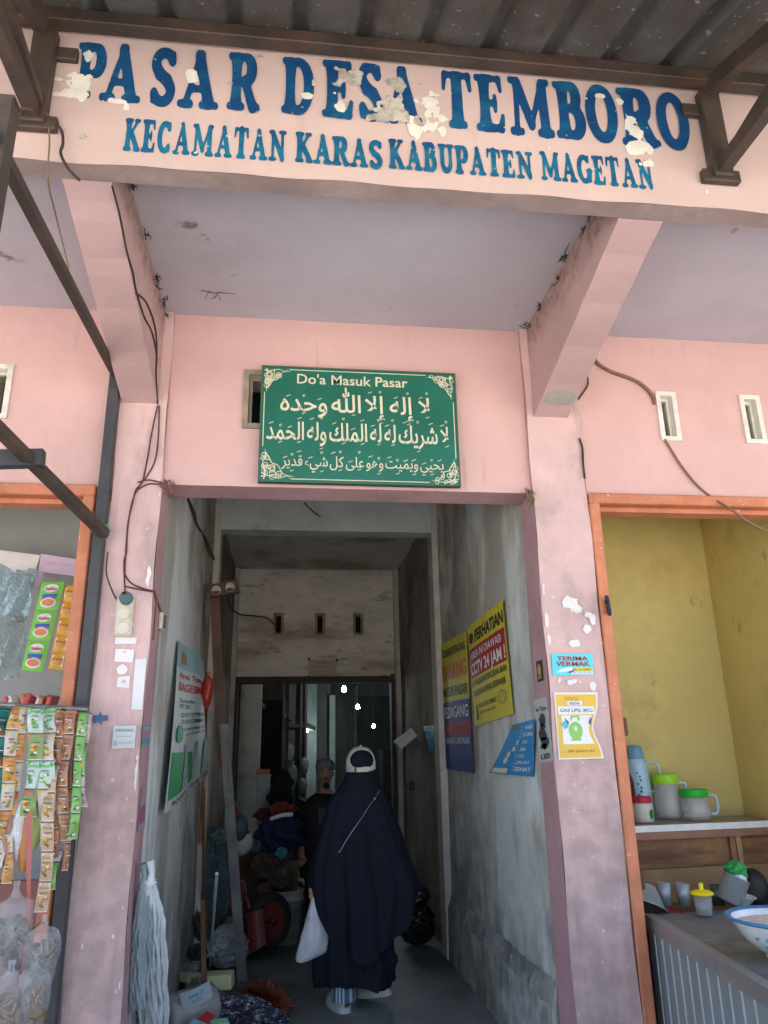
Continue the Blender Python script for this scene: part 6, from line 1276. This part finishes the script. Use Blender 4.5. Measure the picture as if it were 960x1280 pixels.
b.build('flower_print', plain('teal_print', (.06, .34, .44), .4), t)
# overturned tin bowls, tumblers, pot
M_tin = mat('dull_tin', (.36, .39, .39), .4, .5, metal=.35, var=.12, vscale=8, bump=.1)
c = oc(818, 1140)
t = thing('tin_basin', tuple(c + V((0, .04, 0))), 'dull tin basin tilted at the back left of the counter', 'basin')
axb = V((.35, .25, .9)).normalized(); cb = c + V((-.01, .10, .055))
b = MB(); b.lathe([(0, .055), (.06, .055), (.065, .05), (.12, -.04), (.135, -.045), (.137, -.05), (.12, -.047), (.06, .045), (0, .048)], cb, 36, 0, axb); b.build('basin_body', M_tin, t)
for i, (x, y, r2, h2, lab) in enumerate(((838, 1134, .036, .11, 'steel tumbler right of the tin basin'), (862, 1134, .036, .105, 'steel tumbler just left of the yellow lidded glass'), (905, 1134, .034, .095, 'dark glass tumbler right of the yellow lidded glass'))):
    c = oc(x, y) + V((0, .05, 0)); b = MB(); b.lathe([(0, .0), (r2 * .85, 0), (r2, h2), (r2 * .94, h2), (r2 * .8, .01)], c, 24); tag(b.build('tumbler', M_tin if i < 2 else mat('dark_green_glass', (.05, .08, .06), .15, .6, var=0, bump=0), at=c), lab, 'tumbler')
c = oc(917, 1136) + V((.0, .03, .0))
t = thing('metal_pot', tuple(c), 'tilted metal pot draped with a green and white packet', 'pot'); axp = V((.42, -.1, .9)).normalized()
b = MB(); b.lathe([(0, 0), (.055, 0), (.062, .01), (.066, .13), (.07, .133), (.062, .13), (.056, .012)], c + V((-.005, 0, .025)), 30, 0, axp); b.build('pot_body', M_tin, t)
b = MB(); crumple(b, c + V((.055, -.01, .17)), (.062, .05, .05), 140, 18, 12, .2, 1.2, jit=.18); tag(b.build('green_packet', plain('green_foil', (.015, .25, .05), .3), at=c + V((.055, 0, .13))), 'crumpled green packet on top of the tilted metal pot', 'packet')
b = MB(); crumple(b, c + V((.045, -.03, .125)), (.045, .04, .05), 141, 16, 10, .2, 1.2, jit=.18); tag(b.build('white_packet', plain('white_foil', (.6, .63, .62), .35), at=c + V((.045, -.03, .08))), 'white crumpled plastic below the green packet', 'packet')
c = oc(933, 1137); b = MB(); b.lathe([(0, .0), (.03, .0), (.035, .008), (.065, .045), (.068, .047), (.06, .046), (.03, .012), (0, .01)], c + V((.015, .06, .01)), 30, 0, (.12, -.12, 1)); tag(b.build('small_bowl', plain('white_glazed_bowl', (.62, .63, .63), .25), at=c), 'small white bowl between the metal pot and the basin', 'bowl')
b = MB(); c = oc(948, 1133) + V((.06, .12, .06)); crumple(b, c, (.08, .06, .10), 143, amp=.15); tag(b.build('dark_kettle', plain('sooty_black', (.015, .014, .014), .5), at=c), 'sooty dark kettle shape behind the white bowl', 'kettle')
# stools behind the frame gap
for i, (y0, y1, col, lab) in enumerate(((1140, 1180, (.42, .03, .04), 'red plastic stool glimpsed beside the ribbed counter'), (1200, 1225, (.02, .05, .28), 'blue plastic crate glimpsed beside the ribbed counter'), (1232, 1280, (.10, .20, .03), 'green sack glimpsed low beside the ribbed counter'))):
    p, q = AY(.55, 806, y0), AY(.55, 812, y1)
    if i == 2: sack('green_sack', lab, 'sack', plain('green_sack_cloth', col, .8), (p.x + .1, .6, (p.z + max(0, q.z)) / 2), (.14, .12, (p.z - max(0, q.z)) / 2), 150, amp=.1)
    else:
        b = MB(); b.lathe([(0, p.z), (.10, p.z), (.115, p.z - .01), (.12, p.z - .03), (.105, p.z - .035), (.12, q.z), (.0, q.z)], (p.x + .1, .6, 0), 24) if i == 0 else b.bbox((p.x - .02, .5, q.z), (p.x + .24, .7, p.z), .01); tag(b.build('plastic_stool' if i == 0 else 'plastic_crate', plain('stool_plastic_%d' % i, col, .35), at=(p.x + .1, .6, q.z)), lab, 'stool' if i == 0 else 'crate')
b = MB(); p = AZ(.0, 905, 1290)
# ================================================================== PEOPLE
M_skin = mat('brown_skin', (.40, .21, .13), .55, .4, var=.08, vscale=18, bump=.05)
def fused(mb, name, m, at, vox=.007, it=4):
    """fuse overlapping limbs into one continuous skin"""
    o = mb.build(name, m, at=at)
    r_ = o.modifiers.new('fuse', 'REMESH'); r_.mode = 'VOXEL'; r_.voxel_size = vox; s_ = o.modifiers.new('soften', 'SMOOTH'); s_.iterations = it; s_.factor = .5
    bpy.context.view_layer.update(); me = bpy.data.meshes.new_from_object(o.evaluated_get(bpy.context.evaluated_depsgraph_get()))
    o.modifiers.clear(); o.data = me
    if not me.materials: me.materials.append(m)
    me.polygons.foreach_set('use_smooth', [True] * len(me.polygons)); me.update(); return o
def limb(mb, pts, rad):
    mb.tube(smooth_path(pts, 5), list(np.interp(np.linspace(0, len(pts) - 1, (len(pts) - 1) * 5 + 1), range(len(pts)), rad)), 14)
    for p, r_ in ((pts[0], rad[0]), (pts[-1], rad[-1])): mb.lathe([(0.0005, -r_)] + [(r_ * math.cos(a), r_ * math.sin(a)) for a in np.linspace(-1.4, 1.4, 7)] + [(.0005, r_)], p, 12)
def head(mb, c, yaw, s=1.0, pitch=0):
    c = V(c); M_ = Matrix.Rotation(yaw, 3, 'Z') @ Matrix.Rotation(pitch, 3, 'X')
    def fn(u, v):
        az, el = 2 * math.pi * u, math.pi * (v - .5) * .998
        x, y, z = .076 * math.cos(el) * math.sin(az), .096 * math.cos(el) * math.cos(az), .122 * math.sin(el)
        if z < 0: k = (-z / .122); x *= 1 - .34 * k ** 1.6; y *= 1 - .10 * k
        if y > 0:
            g = lambda x0, z0, sx, sz: math.exp(-((x - x0) / sx) ** 2 - ((z - z0) / sz) ** 2)
            y += .026 * g(0, -.022, .013, .016) + .013 * g(0, .004, .009, .022) + .007 * g(0, .034, .05, .012) - .011 * (g(.031, .012, .016, .012) + g(-.031, .012, .016, .012)) + .006 * g(0, -.055, .024, .011) - .003 * g(0, -.058, .02, .003) + .011 * g(0, -.096, .026, .018) + .006 * (g(.045, -.02, .02, .025) + g(-.045, -.02, .02, .025))
        return c + M_ @ V((x, y, z)) * s
    mb.grid(fn, 40, 32, 0, True, True)
    for sx in (-1, 1): mb.lathe([(.001, -.012), (.018, -.010), (.026, 0), (.018, .008), (.001, .010)], c + M_ @ V((sx * .078, -.012, -.005)) * s, 12, 0, M_ @ V((1, .35 * sx, 0)))
    return lambda x, y, z: c + M_ @ V((x, y, z)) * s
# ---------------------------------------------------------------- woman walking in, seen from behind
YP = 1.68
def w_(x, y, d=0): return AY(YP + d, x, y)
gl, gr = gz(431, 1266), gz(478, 1253)
b = MB()
hip = w_(446, 1112); chest = w_(450, 1020); neck = w_(451, 984); hc = w_(451, 957, -.01)
limb(b, [hip, (hip + chest) / 2, chest], [.14, .115, .125]); limb(b, [chest, neck, hc], [.09, .05, .05])
limb(b, [hip + V((-.08, 0, -.02)), V((gl.x + .01, (hip.y + gl.y) / 2 + .05, .47)), V((gl.x, gl.y - .01, .10))], [.085, .058, .036]); limb(b, [hip + V((.08, 0, -.02)), V((gr.x - .02, (hip.y + gr.y) / 2 + .03, .48)), V((gr.x, gr.y, .13))], [.085, .058, .036])
hd = w_(393, 1113, -.04); el_ = w_(407, 1064, -.02); shl = w_(424, 1018); shr = w_(484, 1012)
limb(b, [shl, el_, hd + V((.008, .0, .06))], [.055, .042, .027]); limb(b, [w_(478, 1016), w_(482, 1062, .02), w_(476, 1108, .08)], [.05, .042, .03])
limb(b, [hd + V((.008, 0, .06)), hd + V((.004, 0, .02))], [.027, .03])
for k in range(4):      # fingers closed round the neck of the bag
    fx_0 = hd + V((-.012, -.012 + .0, .012 - .017 * k)); L = (.9, 1, .95, .75)[k]
    limb(b, [hd + V((.018, .018, .016 - .015 * k)), fx_0 + V((-.012, .010, .0)), fx_0 + V((-.016, -.018 * L, -.002)), fx_0 + V((.010, -.026 * L, -.002)), fx_0 + V((.024, -.012 * L, 0))], [.0095, .009, .0085, .008, .0075])
limb(b, [hd + V((.02, .0, .03)), hd + V((.024, -.022, .018)), hd + V((.012, -.036, .006)), hd + V((-.004, -.040, .0))], [.011, .010, .009, .008])
head(b, hc + V((0, .01, -.02)), 0.0, .9)
wo = fused(b, 'person', M_skin, (hip.x, YP, 0), .008)
tag(wo, 'person in a long navy veil and white cap walking away, carrying a white plastic bag', 'person')
M_cloth = mat('navy_veil_cloth', (.0085, .0115, .0205), .9, .2, var=.15, vscale=3, bump=.8, bscale=24, bdist=.02); M_dress = mat('dark_navy_dress', (.0085, .0105, .019), .9, .2, var=.2, vscale=3, bump=.3, bscale=120)
def rows(tab, d=0):
    z = []; cx = []; hw = []
    for (py, xl, xr_) in tab:
        a, c = w_(xl, py, d), w_(xr_, py, d); z.append(a.z); cx.append((a.x + c.x) / 2); hw.append((c.x - a.x) / 2)
    o = np.argsort(z); z, cx, hw = np.array(z)[o], np.array(cx)[o], np.array(hw)[o]
    return lambda t: (float(np.interp(t, z, cx)), float(np.interp(t, z, hw)))
vt = [(936, 448, 454), (937.5, 444, 459), (940, 440, 462), (946, 436.5, 466), (956, 434.5, 468), (966, 433, 470), (976, 429, 472), (986, 422, 477), (996, 414, 483), (1008, 408, 489), (1024, 404, 495), (1044, 398, 502), (1066, 392, 508), (1088, 387, 517), (1108, 384, 524), (1118, 386, 524), (1140, 388, 521), (1200, 392, 512)]
vr = rows(vt); zt_ = w_(451, 935).z; zside, zback = w_(520, 1110).z, w_(450, 1192).z
zs0, zsh = w_(451, 972).z, w_(451, 1010).z
def depth(z, hw):      # head deep and round, shoulders flat, hem fuller
    if z > zs0: return min(hw * 1.12, .118)
    k = min(1, (zs0 - z) / (zs0 - zsh)); return (min(hw * 1.12, .118)) * (1 - k) + k * (.145 + .10 * min(1, max(0, (zsh - z) / .55)))
ph = np.random.default_rng(4).random(20) * 6.28
def fold(a, z, z0, amp):
    k = max(0, min(1, (z0 - z) / .6)); return 1 + amp * k * (.55 * math.sin(7 * a + ph[0] + z * 1.5) + .35 * math.sin(11 * a + ph[1] - z * 2.2) + .3 * math.sin(17 * a + ph[2] + z * 3) + .2 * math.sin(4 * a + ph[3] + z * 5))
def veil_at(a, z, o=0):
    cx, hw = vr(z); d = depth(z, hw); f = fold(a, z, zs0, .15); fx2 = 1 + (f - 1) * (1 - abs(math.cos(a)) ** 3 * .8)
    return V((cx + (hw * fx2 + o) * math.cos(a), YP + (-.01 if z > zs0 else 0) + (d * f + o) * math.sin(a), z))
def vf(u, v):
    a = 2 * math.pi * u; zh = zside + (zback - zside) * max(0, -math.sin(a)) ** 1.7 + .012 * math.sin(9 * a); e = v ** .8
    return veil_at(a, zt_ + (zh - zt_) * e)
b = MB(); b.grid(vf, 128, 70, 0, True, True); b.build('veil', M_cloth, wo)
dt = [(1040, 412, 490), (1090, 400, 494), (1140, 396, 489), (1160, 395, 488), (1180, 393, 490), (1196, 391, 493), (1203, 391, 498), (1210, 390, 495), (1222, 391, 493), (1236, 394, 489)]
dr = rows(dt); zd0, zdb = w_(450, 1040).z, w_(450, 1226).z
def df(u, v):
    a = 2 * math.pi * u; z = zd0 + (zdb + .018 * math.sin(3 * a + 1) + .05 * max(0, math.sin(a)) - .035 * max(0, math.cos(a - .3)) - zd0) * v; cx, hw = dr(z)
    f = fold(a + .4, z, zd0, .15); fx2 = 1 + (f - 1) * (1 - abs(math.cos(a)) ** 3 * .7); d = .15 + .10 * v; return V((cx + hw * fx2 * math.cos(a), YP + .04 * v + d * f * math.sin(a), z))
b = MB(); b.grid(df, 110, 44, 0, True, True); b.build('dress', M_dress, wo)
# white cap with the arched opening at its back
zc0 = w_(451, 968).z; cz = w_(451, 956).z; cc = V((hc.x, hc.y, cz)); M_capw = mat('off_white_cap', (.56, .52, .45), .8, var=.08, vscale=14, bump=.2, bscale=200)
cRx, cRy, cRz = .1045, .122, (w_(451, 933.2).z - cz)
ocx, ocz = w_(451, 949.5).x - cc.x, w_(451, 949.5).z - cc.z; orx, orz = .084, .068; zst = w_(451, 958.5).z - cz
b = MB(); nu, nv = 150, 56; vs = []; 
def cpt(i, j, k):
    a = 2 * math.pi * i / nu; e = -.62 + (math.pi / 2 + .62) * j / nv
    z = math.sin(e) * cRz if e > 0 else math.sin(e) * .078; q = math.cos(e) ** (.8 if e > 0 else .25)
    return V((cRx * k * q * math.cos(a), cRy * k * q * math.sin(a), z * (k if e > 0 else 1)))
def hole(p): return p.y < -.02 and ((p.x - ocx) / orx) ** 2 + ((p.z - ocz) / orz) ** 2 < 1 and p.z > zst + .003 * math.sin(p.x * 60)
for k in (1.0, .965): vs += [cc + cpt(i, j, k) for j in range(nv + 1) for i in range(nu)]
n1 = (nv + 1) * nu; keep = {}
for j in range(nv):
    for i in range(nu):
        pm = (cpt(i, j, 1) + cpt(i + 1, j + 1, 1)) / 2; keep[(i, j)] = not hole(pm)
fs = []
for (i, j), kp in keep.items():
    if not kp: continue
    i2 = (i + 1) % nu; q = [j * nu + i, j * nu + i2, (j + 1) * nu + i2, (j + 1) * nu + i]; fs.append(q); fs.append([n1 + t for t in reversed(q)])
    for (di, dj, e0, e1) in ((1, 0, q[1], q[2]), (-1, 0, q[3], q[0]), (0, 1, q[2], q[3]), (0, -1, q[0], q[1])):
        nb = keep.get(((i + di) % nu, j + dj), dj == 1)
        if not nb: fs.append([e1, e0, n1 + e0, n1 + e1])
b.add(vs, fs, 0, True); cp = b.build('cap', M_capw, wo)
b = MB(); q = w_(442.5, 961) ; b.bbox((q.x - .006, cc.y - cRy * .98 - .004, q.z - .02), (q.x + .004, cc.y - cRy * .9, q.z + .012), .002); b.build('buckle', plain('dark_buckle', (.03, .03, .035), .4), cp)
b = MB(); b.lathe([(.0, .012), (.007, .01), (.009, 0)], cc + V((0, -.005, cRz)), 10); b.build('cap_button', M_capw, cp)
b = MB(); b.grid(lambda u, v: cc + V((.085 * (u * 2 - 1), .09 + (.11 * math.sqrt(max(0, 1 - (u * 2 - 1) ** 2))) * v, -.035 - .02 * (u * 2 - 1) ** 2 - .012 * v)), 16, 6); b.build('peak', M_capw, cp)
# bag strap across the back
b = MB(); L = []
for t in np.linspace(0, 1, 26):
    px_, py_ = 471 + (419 - 471) * t, 988 + (1064 - 988) * t; p = w_(px_, py_); cx, hw = vr(p.z); cs = max(-.98, min(.98, (p.x - cx) / hw)); a = -math.acos(cs); p2 = veil_at(a, p.z, .008); p2.y = min(p2.y, YP - .06); tn = V((.62, 0, .6)).normalized() * .014
    L += [p2 - tn + V((0, -.004, 0)), p2 + tn + V((0, -.004, 0))]
b.add(L, [(2 * i, 2 * i + 1, 2 * i + 3, 2 * i + 2) for i in range(25)], 0, True); sb = b.build('bag_strap', mat('grey_blue_strap', (.27, .32, .35), .35, .5, var=.25, vscale=30, bump=0), wo)
for t_, nm in ((.12, 'strap_ring'), (.97, 'strap_clip')):
    i = int(t_ * 25); b = MB(); b.lathe([(0, .006), (.008, .004), (.009, 0)], (L[2 * i] + L[2 * i + 1]) / 2 + V((0, -.004, 0)), 10, 0, (0, -1, 0)); b.build(nm, plain('steel_fitting', (.5, .5, .5), .25, metal=.8), sb)
# plastic bag in the hand
ib = [(1116, 390, 396), (1121, 389, 399), (1130, 387, 401), (1145, 383, 407), (1156, 380, 413), (1166, 377, 414.5), (1178, 374, 413), (1190, 371, 410.5), (1196, 369.5, 400), (1201, 370, 385)]
br = rows(ib, -.06); zb0, zb1 = w_(393, 1116, -.06).z, w_(380, 1201, -.06).z
bg_ = thing('plastic_carrier_bag', (hd.x, YP - .06, zb1), 'white translucent plastic carrier bag hanging from the walking person\'s hand', 'plastic bag')
rj = np.random.default_rng(8).random((40, 40))
def bf(u, v):
    a = 2 * math.pi * u; z = zb0 + (zb1 - zb0) * v; cx, hw = br(z); d = .012 + .05 * math.sin(math.pi * min(1, v * .75 + .05)); k = 1 + .07 * math.sin(5 * a + v * 4) + .05 * math.sin(9 * a - v * 7) + .06 * (rj[int(v * 24) % 40, int(u * 32) % 32] - .5)
    return V((cx + hw * math.cos(a) * (1 + (k - 1) * .3), YP - .06 + d * k * math.sin(a), z))
b = MB(); b.grid(bf, 32, 24, 0, True, True); rg = [bf(i / 32, 1) for i in range(32)]; m_ = sum(rg, V()) / 32; b.add(rg + [m_], [(i, (i + 1) % 32, 32) for i in range(32)]); b.build('bag_film', mat('white_carrier_film', (.60, .62, .66), .4, .4, var=.08, vscale=12, bump=.3, alpha=.82), bg_)
b = MB(); b.bar(w_(374, 1186, -.06) + V((.03, 0, .015)), w_(411, 1160, -.06) + V((-.02, 0, -.01)), .035, .075, (0, 0, 1)); b.build('bright_fold', plain('white_fold_tone', (.72, .70, .66), .6), bg_)  # white slab puts the bright fold of the film into colour
# striped trouser leg, second leg, shoes
M_str1, M_str2 = plain('blue_stripe_cloth', (.045, .11, .16), .8), plain('pale_stripe_cloth', (.34, .40, .44), .8)
b = MB(); p0, p1 = w_(429, 1205, -.1), w_(429.5, 1250, -.12); nn_ = 44
for i in range(nn_):
    a0, a1 = 2 * math.pi * i / nn_, 2 * math.pi * (i + 1) / nn_
    b.grid(lambda u, v: p0 + (p1 - p0) * v + V((.078 * math.cos(a0 + (a1 - a0) * u) * (1 + .03 * math.sin(4 * (a0 + (a1 - a0) * u) + v * 4)), .075 * math.sin(a0 + (a1 - a0) * u), 0)), 1, 8, (1 if (i % 4) in (0,) or (i % 7 == 2) else 0))
b.build('trouser_leg', [M_str1, M_str2], wo)
b = MB(); b.tube([V((gr.x, gr.y, .52)), V((gr.x - .0, gr.y, .34)), V((gr.x + .01, gr.y + .02, .13))], [.08, .085, .085], 20); b.build('trouser_leg', M_dress, wo)
M_shoe, M_sole = mat('white_shoe_leather', (.52, .54, .52), .5, var=.08, vscale=14, bump=.05), plain('white_rubber_sole', (.58, .59, .56), .5)
def shoe(c, yaw, pitch, L=.25, W_=.09):
    Mx = Matrix.Rotation(yaw, 3, 'Z') @ Matrix.Rotation(pitch, 3, 'X')
    def wd(t): return W_ * (.40 + .12 * math.sin(t * 3.14 * .9) + .06 * math.sin(t * 6)) * (1 if t < .8 else math.sqrt(max(.02, 1 - ((t - .8) / .21) ** 2))) * (1 if t > .1 else math.sqrt(max(.08, 1 - ((.1 - t) / .11) ** 2)))
    b = MB(); T = np.linspace(0, 1, 18)
    pl_ = [(-wd(t), t * L) for t in T] + [(wd(t), t * L) for t in T[::-1]]
    n = len(pl_); b.add([c + Mx @ V((x, y, 0)) for x, y in pl_] + [c + Mx @ V((x * 1.02, y, .034)) for x, y in pl_], [tuple(range(n))[::-1], tuple(range(n, 2 * n))] + [(i, (i + 1) % n, n + (i + 1) % n, n + i) for i in range(n)]); so = b.build('shoe_sole', M_sole, wo)
    b = MB()
    def up(u, v):
        t = u; h = (.105 if t < .3 else .105 - .062 * min(1, (t - .3) / .45)) * (1 if t < .9 else math.sqrt(max(.05, 1 - ((t - .9) / .11) ** 2))); a = math.pi * v; w2 = wd(t) * .95
        return c + Mx @ V((w2 * math.cos(a) * (1 - .25 * math.sin(a) ** 2), t * L * .985 + .003, .033 + h * math.sin(a) ** .6))
    b.grid(up, 20, 14); b.build('shoe_upper', M_shoe, so)
shoe(V((gl.x + .012, gl.y - .03, .002)), .42, 0); shoe(V((gr.x + .055, gr.y - .02, .045)), 1.0, -.16)
b = MB(); q = V((gl.x + .01, gl.y + .03, 0)); b.tube([q + V((0, 0, .08)), q + V((0, -.0, .15))], .042, 16); b.build('sock', plain('black_sock', (.012, .012, .014), .9), wo)
# ---------------------------------------------------------------- man facing out, behind the bundles
YM = 4.15; s_m = 1.02
def mm_(x, y, d=0): return AY(YM + d, x, y)
hm = mm_(406.5, 966.5); b = MB(); yawm = math.pi + .06
feetm = V((hm.x, YM, 0)); neckm = hm + V((0, .02, -.15)); chm = hm + V((-.01, .03, -.36)); hpm = hm + V((-.01, .03, -.66))
limb(b, [hpm, chm, neckm + V((0, 0, -.07))], [.15, .16, .09]); limb(b, [neckm + V((0, 0, -.08)), neckm, hm + V((0, .01, -.06))], [.062, .055, .055])
for sx in (-1, 1):
    limb(b, [chm + V((sx * .15, .0, .07)), chm + V((sx * .25, .02, -.14)), chm + V((sx * .22, -.10, -.33))], [.065, .05, .038]); hh = chm + V((sx * .22, -.10, -.33))
    limb(b, [hh, hh + V((0, -.03, -.06))], [.034, .036])
    for k in range(4): limb(b, [hh + V((sx * .0 - .024 + .016 * k, -.03, -.08)), hh + V((-.024 + .016 * k, -.045, -.12)), hh + V((-.022 + .015 * k, -.03, -.148 + .006 * abs(k - 1)))], [.009, .0085, .0075])
    limb(b, [hh + V((-sx * .03, -.035, -.05)), hh + V((-sx * .045, -.06, -.085)), hh + V((-sx * .035, -.07, -.11))], [.010, .0095, .008])
    limb(b, [hpm + V((sx * .09, 0, -.02)), V((hpm.x + sx * .10, YM + .02, .46)), V((hpm.x + sx * .11, YM + .05, .09))], [.09, .06, .042]); limb(b, [V((hpm.x + sx * .11, YM + .06, .05)), V((hpm.x + sx * .13, YM - .12, .035))], [.045, .038])
F = head(b, hm, yawm, s_m)
ma = fused(b, 'person', M_skin, (hm.x, YM, 0), .006, 2)
tag(ma, 'bearded person in grey cap and black jacket facing out behind the bundles', 'person')
def fpatch(name, pts, m_, par, off=.003):
    b = MB(); b.add([F(*p) for p in pts], [tuple(range(len(pts)))]); return b.build(name, m_, par)
M_hair = plain('black_hair', (.012, .010, .009), .7)
for sx in (-1, 1):
    b = MB(); b.lathe([(.0005, -.011), (.008, -.008), (.011, 0), (.008, .008), (.0005, .011)], F(sx * .031, .079, .011), 12); e_ = b.build('eye', plain('eye_white', (.30, .26, .23), .5, spec=.1), ma)
    b = MB(); b.lathe([(.0005, .0035), (.0055, .002), (.006, 0)], F(sx * .031, .0895, .010), 10, 0, F(0, 1, 0) - F(0, 0, 0)); b.build('iris', M_hair, e_)
    b = MB(); b.tube([F(sx * .016, .097, .030), F(sx * .032, .094, .034), F(sx * .050, .080, .028)], [.004, .005, .003], 6); b.build('eyebrow', M_hair, ma)
b = MB(); b.tube([F(-.022, .097, -.058), F(0, .104, -.056), F(.022, .097, -.058)], [.002, .0035, .002], 6); b.build('mouth', plain('dark_lips', (.12, .045, .04), .5), ma)
b = MB(); b.tube([F(-.026, .094, -.050), F(-.012, .104, -.044), F(0, .106, -.042), F(.012, .104, -.044), F(.026, .094, -.050)], [.003, .005, .004, .005, .003], 6); b.build('moustache', M_hair, ma)
b = MB(); crumple(b, F(0, .082, -.112), (.030, .022, .030), 201, 20, 14, .15, 1); b.build('beard', M_hair, ma)
b = MB(); prof = [(.083, .030), (.086, .05), (.084, .085), (.074, .115), (.05, .132), (.0, .137)]
ax_up = (F(0, 0, 1) - F(0, 0, 0)).normalized()
b.lathe(prof, F(0, -.004, 0), 36, 0, ax_up, warp=lambda a, h: 1.08 + .06 * abs(math.sin(a - yawm)) + .012 * math.sin(a * 18)); cpm = b.build('cap', mat('grey_knit_cap', (.13, .14, .15), .9, var=.25, vscale=40, bump=.5), ma)
b = MB(); b.lathe([(.081, .012), (.0835, .032)], F(0, -.010, 0), 30, 0, ax_up, warp=lambda a, h: 1.03); b.build('hair', M_hair, ma)
M_jack = mat('black_jacket', (.012, .012, .013), .8, var=.3, vscale=6, bump=.3)
b = MB()
def jf(u, v):
    a = 2 * math.pi * u; z = neckm.z - .035 - v * .76; k = min(1, v * 7) ** .7; hw = .085 * (1 - k) + k * (.245 + .02 * math.sin(v * 5)) ; d = .085 * (1 - k) + k * .18
    return V((chm.x + hw * math.cos(a) * (1 + .03 * math.sin(6 * a + v * 9)), chm.y + d * math.sin(a), z - .035 * k * abs(math.cos(a)) ** 2 * (1 - v)))
b.grid(jf, 48, 26, 0, True, True); jk = b.build('jacket', M_jack, ma)
for sx in (-1, 1):
    b = MB(); b.tube(smooth_path([chm + V((sx * .15, 0, .09)), chm + V((sx * .255, .02, -.14)), chm + V((sx * .22, -.10, -.31))]), list(np.linspace(.095, .052, 13)), 16); b.build('sleeve', M_jack, jk)
    b = MB(); b.tube(smooth_path([neckm + V((sx * .068, .02, -.02)), neckm + V((sx * .062, -.06, -.055)), neckm + V((sx * .02, -.115, -.125))]), .012, 8, flat=.6); b.build('collar', plain('pale_collar_trim', (.32, .34, .33), .8), jk)
    b = MB(); b.tube([V((hpm.x + sx * .09, YM + .02, hpm.z + .05)), V((hpm.x + sx * .10, YM + .02, .5)), V((hpm.x + sx * .11, YM + .04, .08))], [.115, .085, .07], 18); b.build('trouser_leg', plain('dark_trousers', (.02, .02, .022), .9), ma)
b = MB(); q = chm + V((.02, -.172, -.0)); b.grid(lambda u, v: V((chm.x + .02 + .16 * (u - .5), chm.y - .176 - .006 * math.sin(u * 3.1), chm.z + .05 - .16 * v)), 4, 4); b.build('chest_panel', plain('dark_grey_panel', (.05, .052, .055), .8), jk)
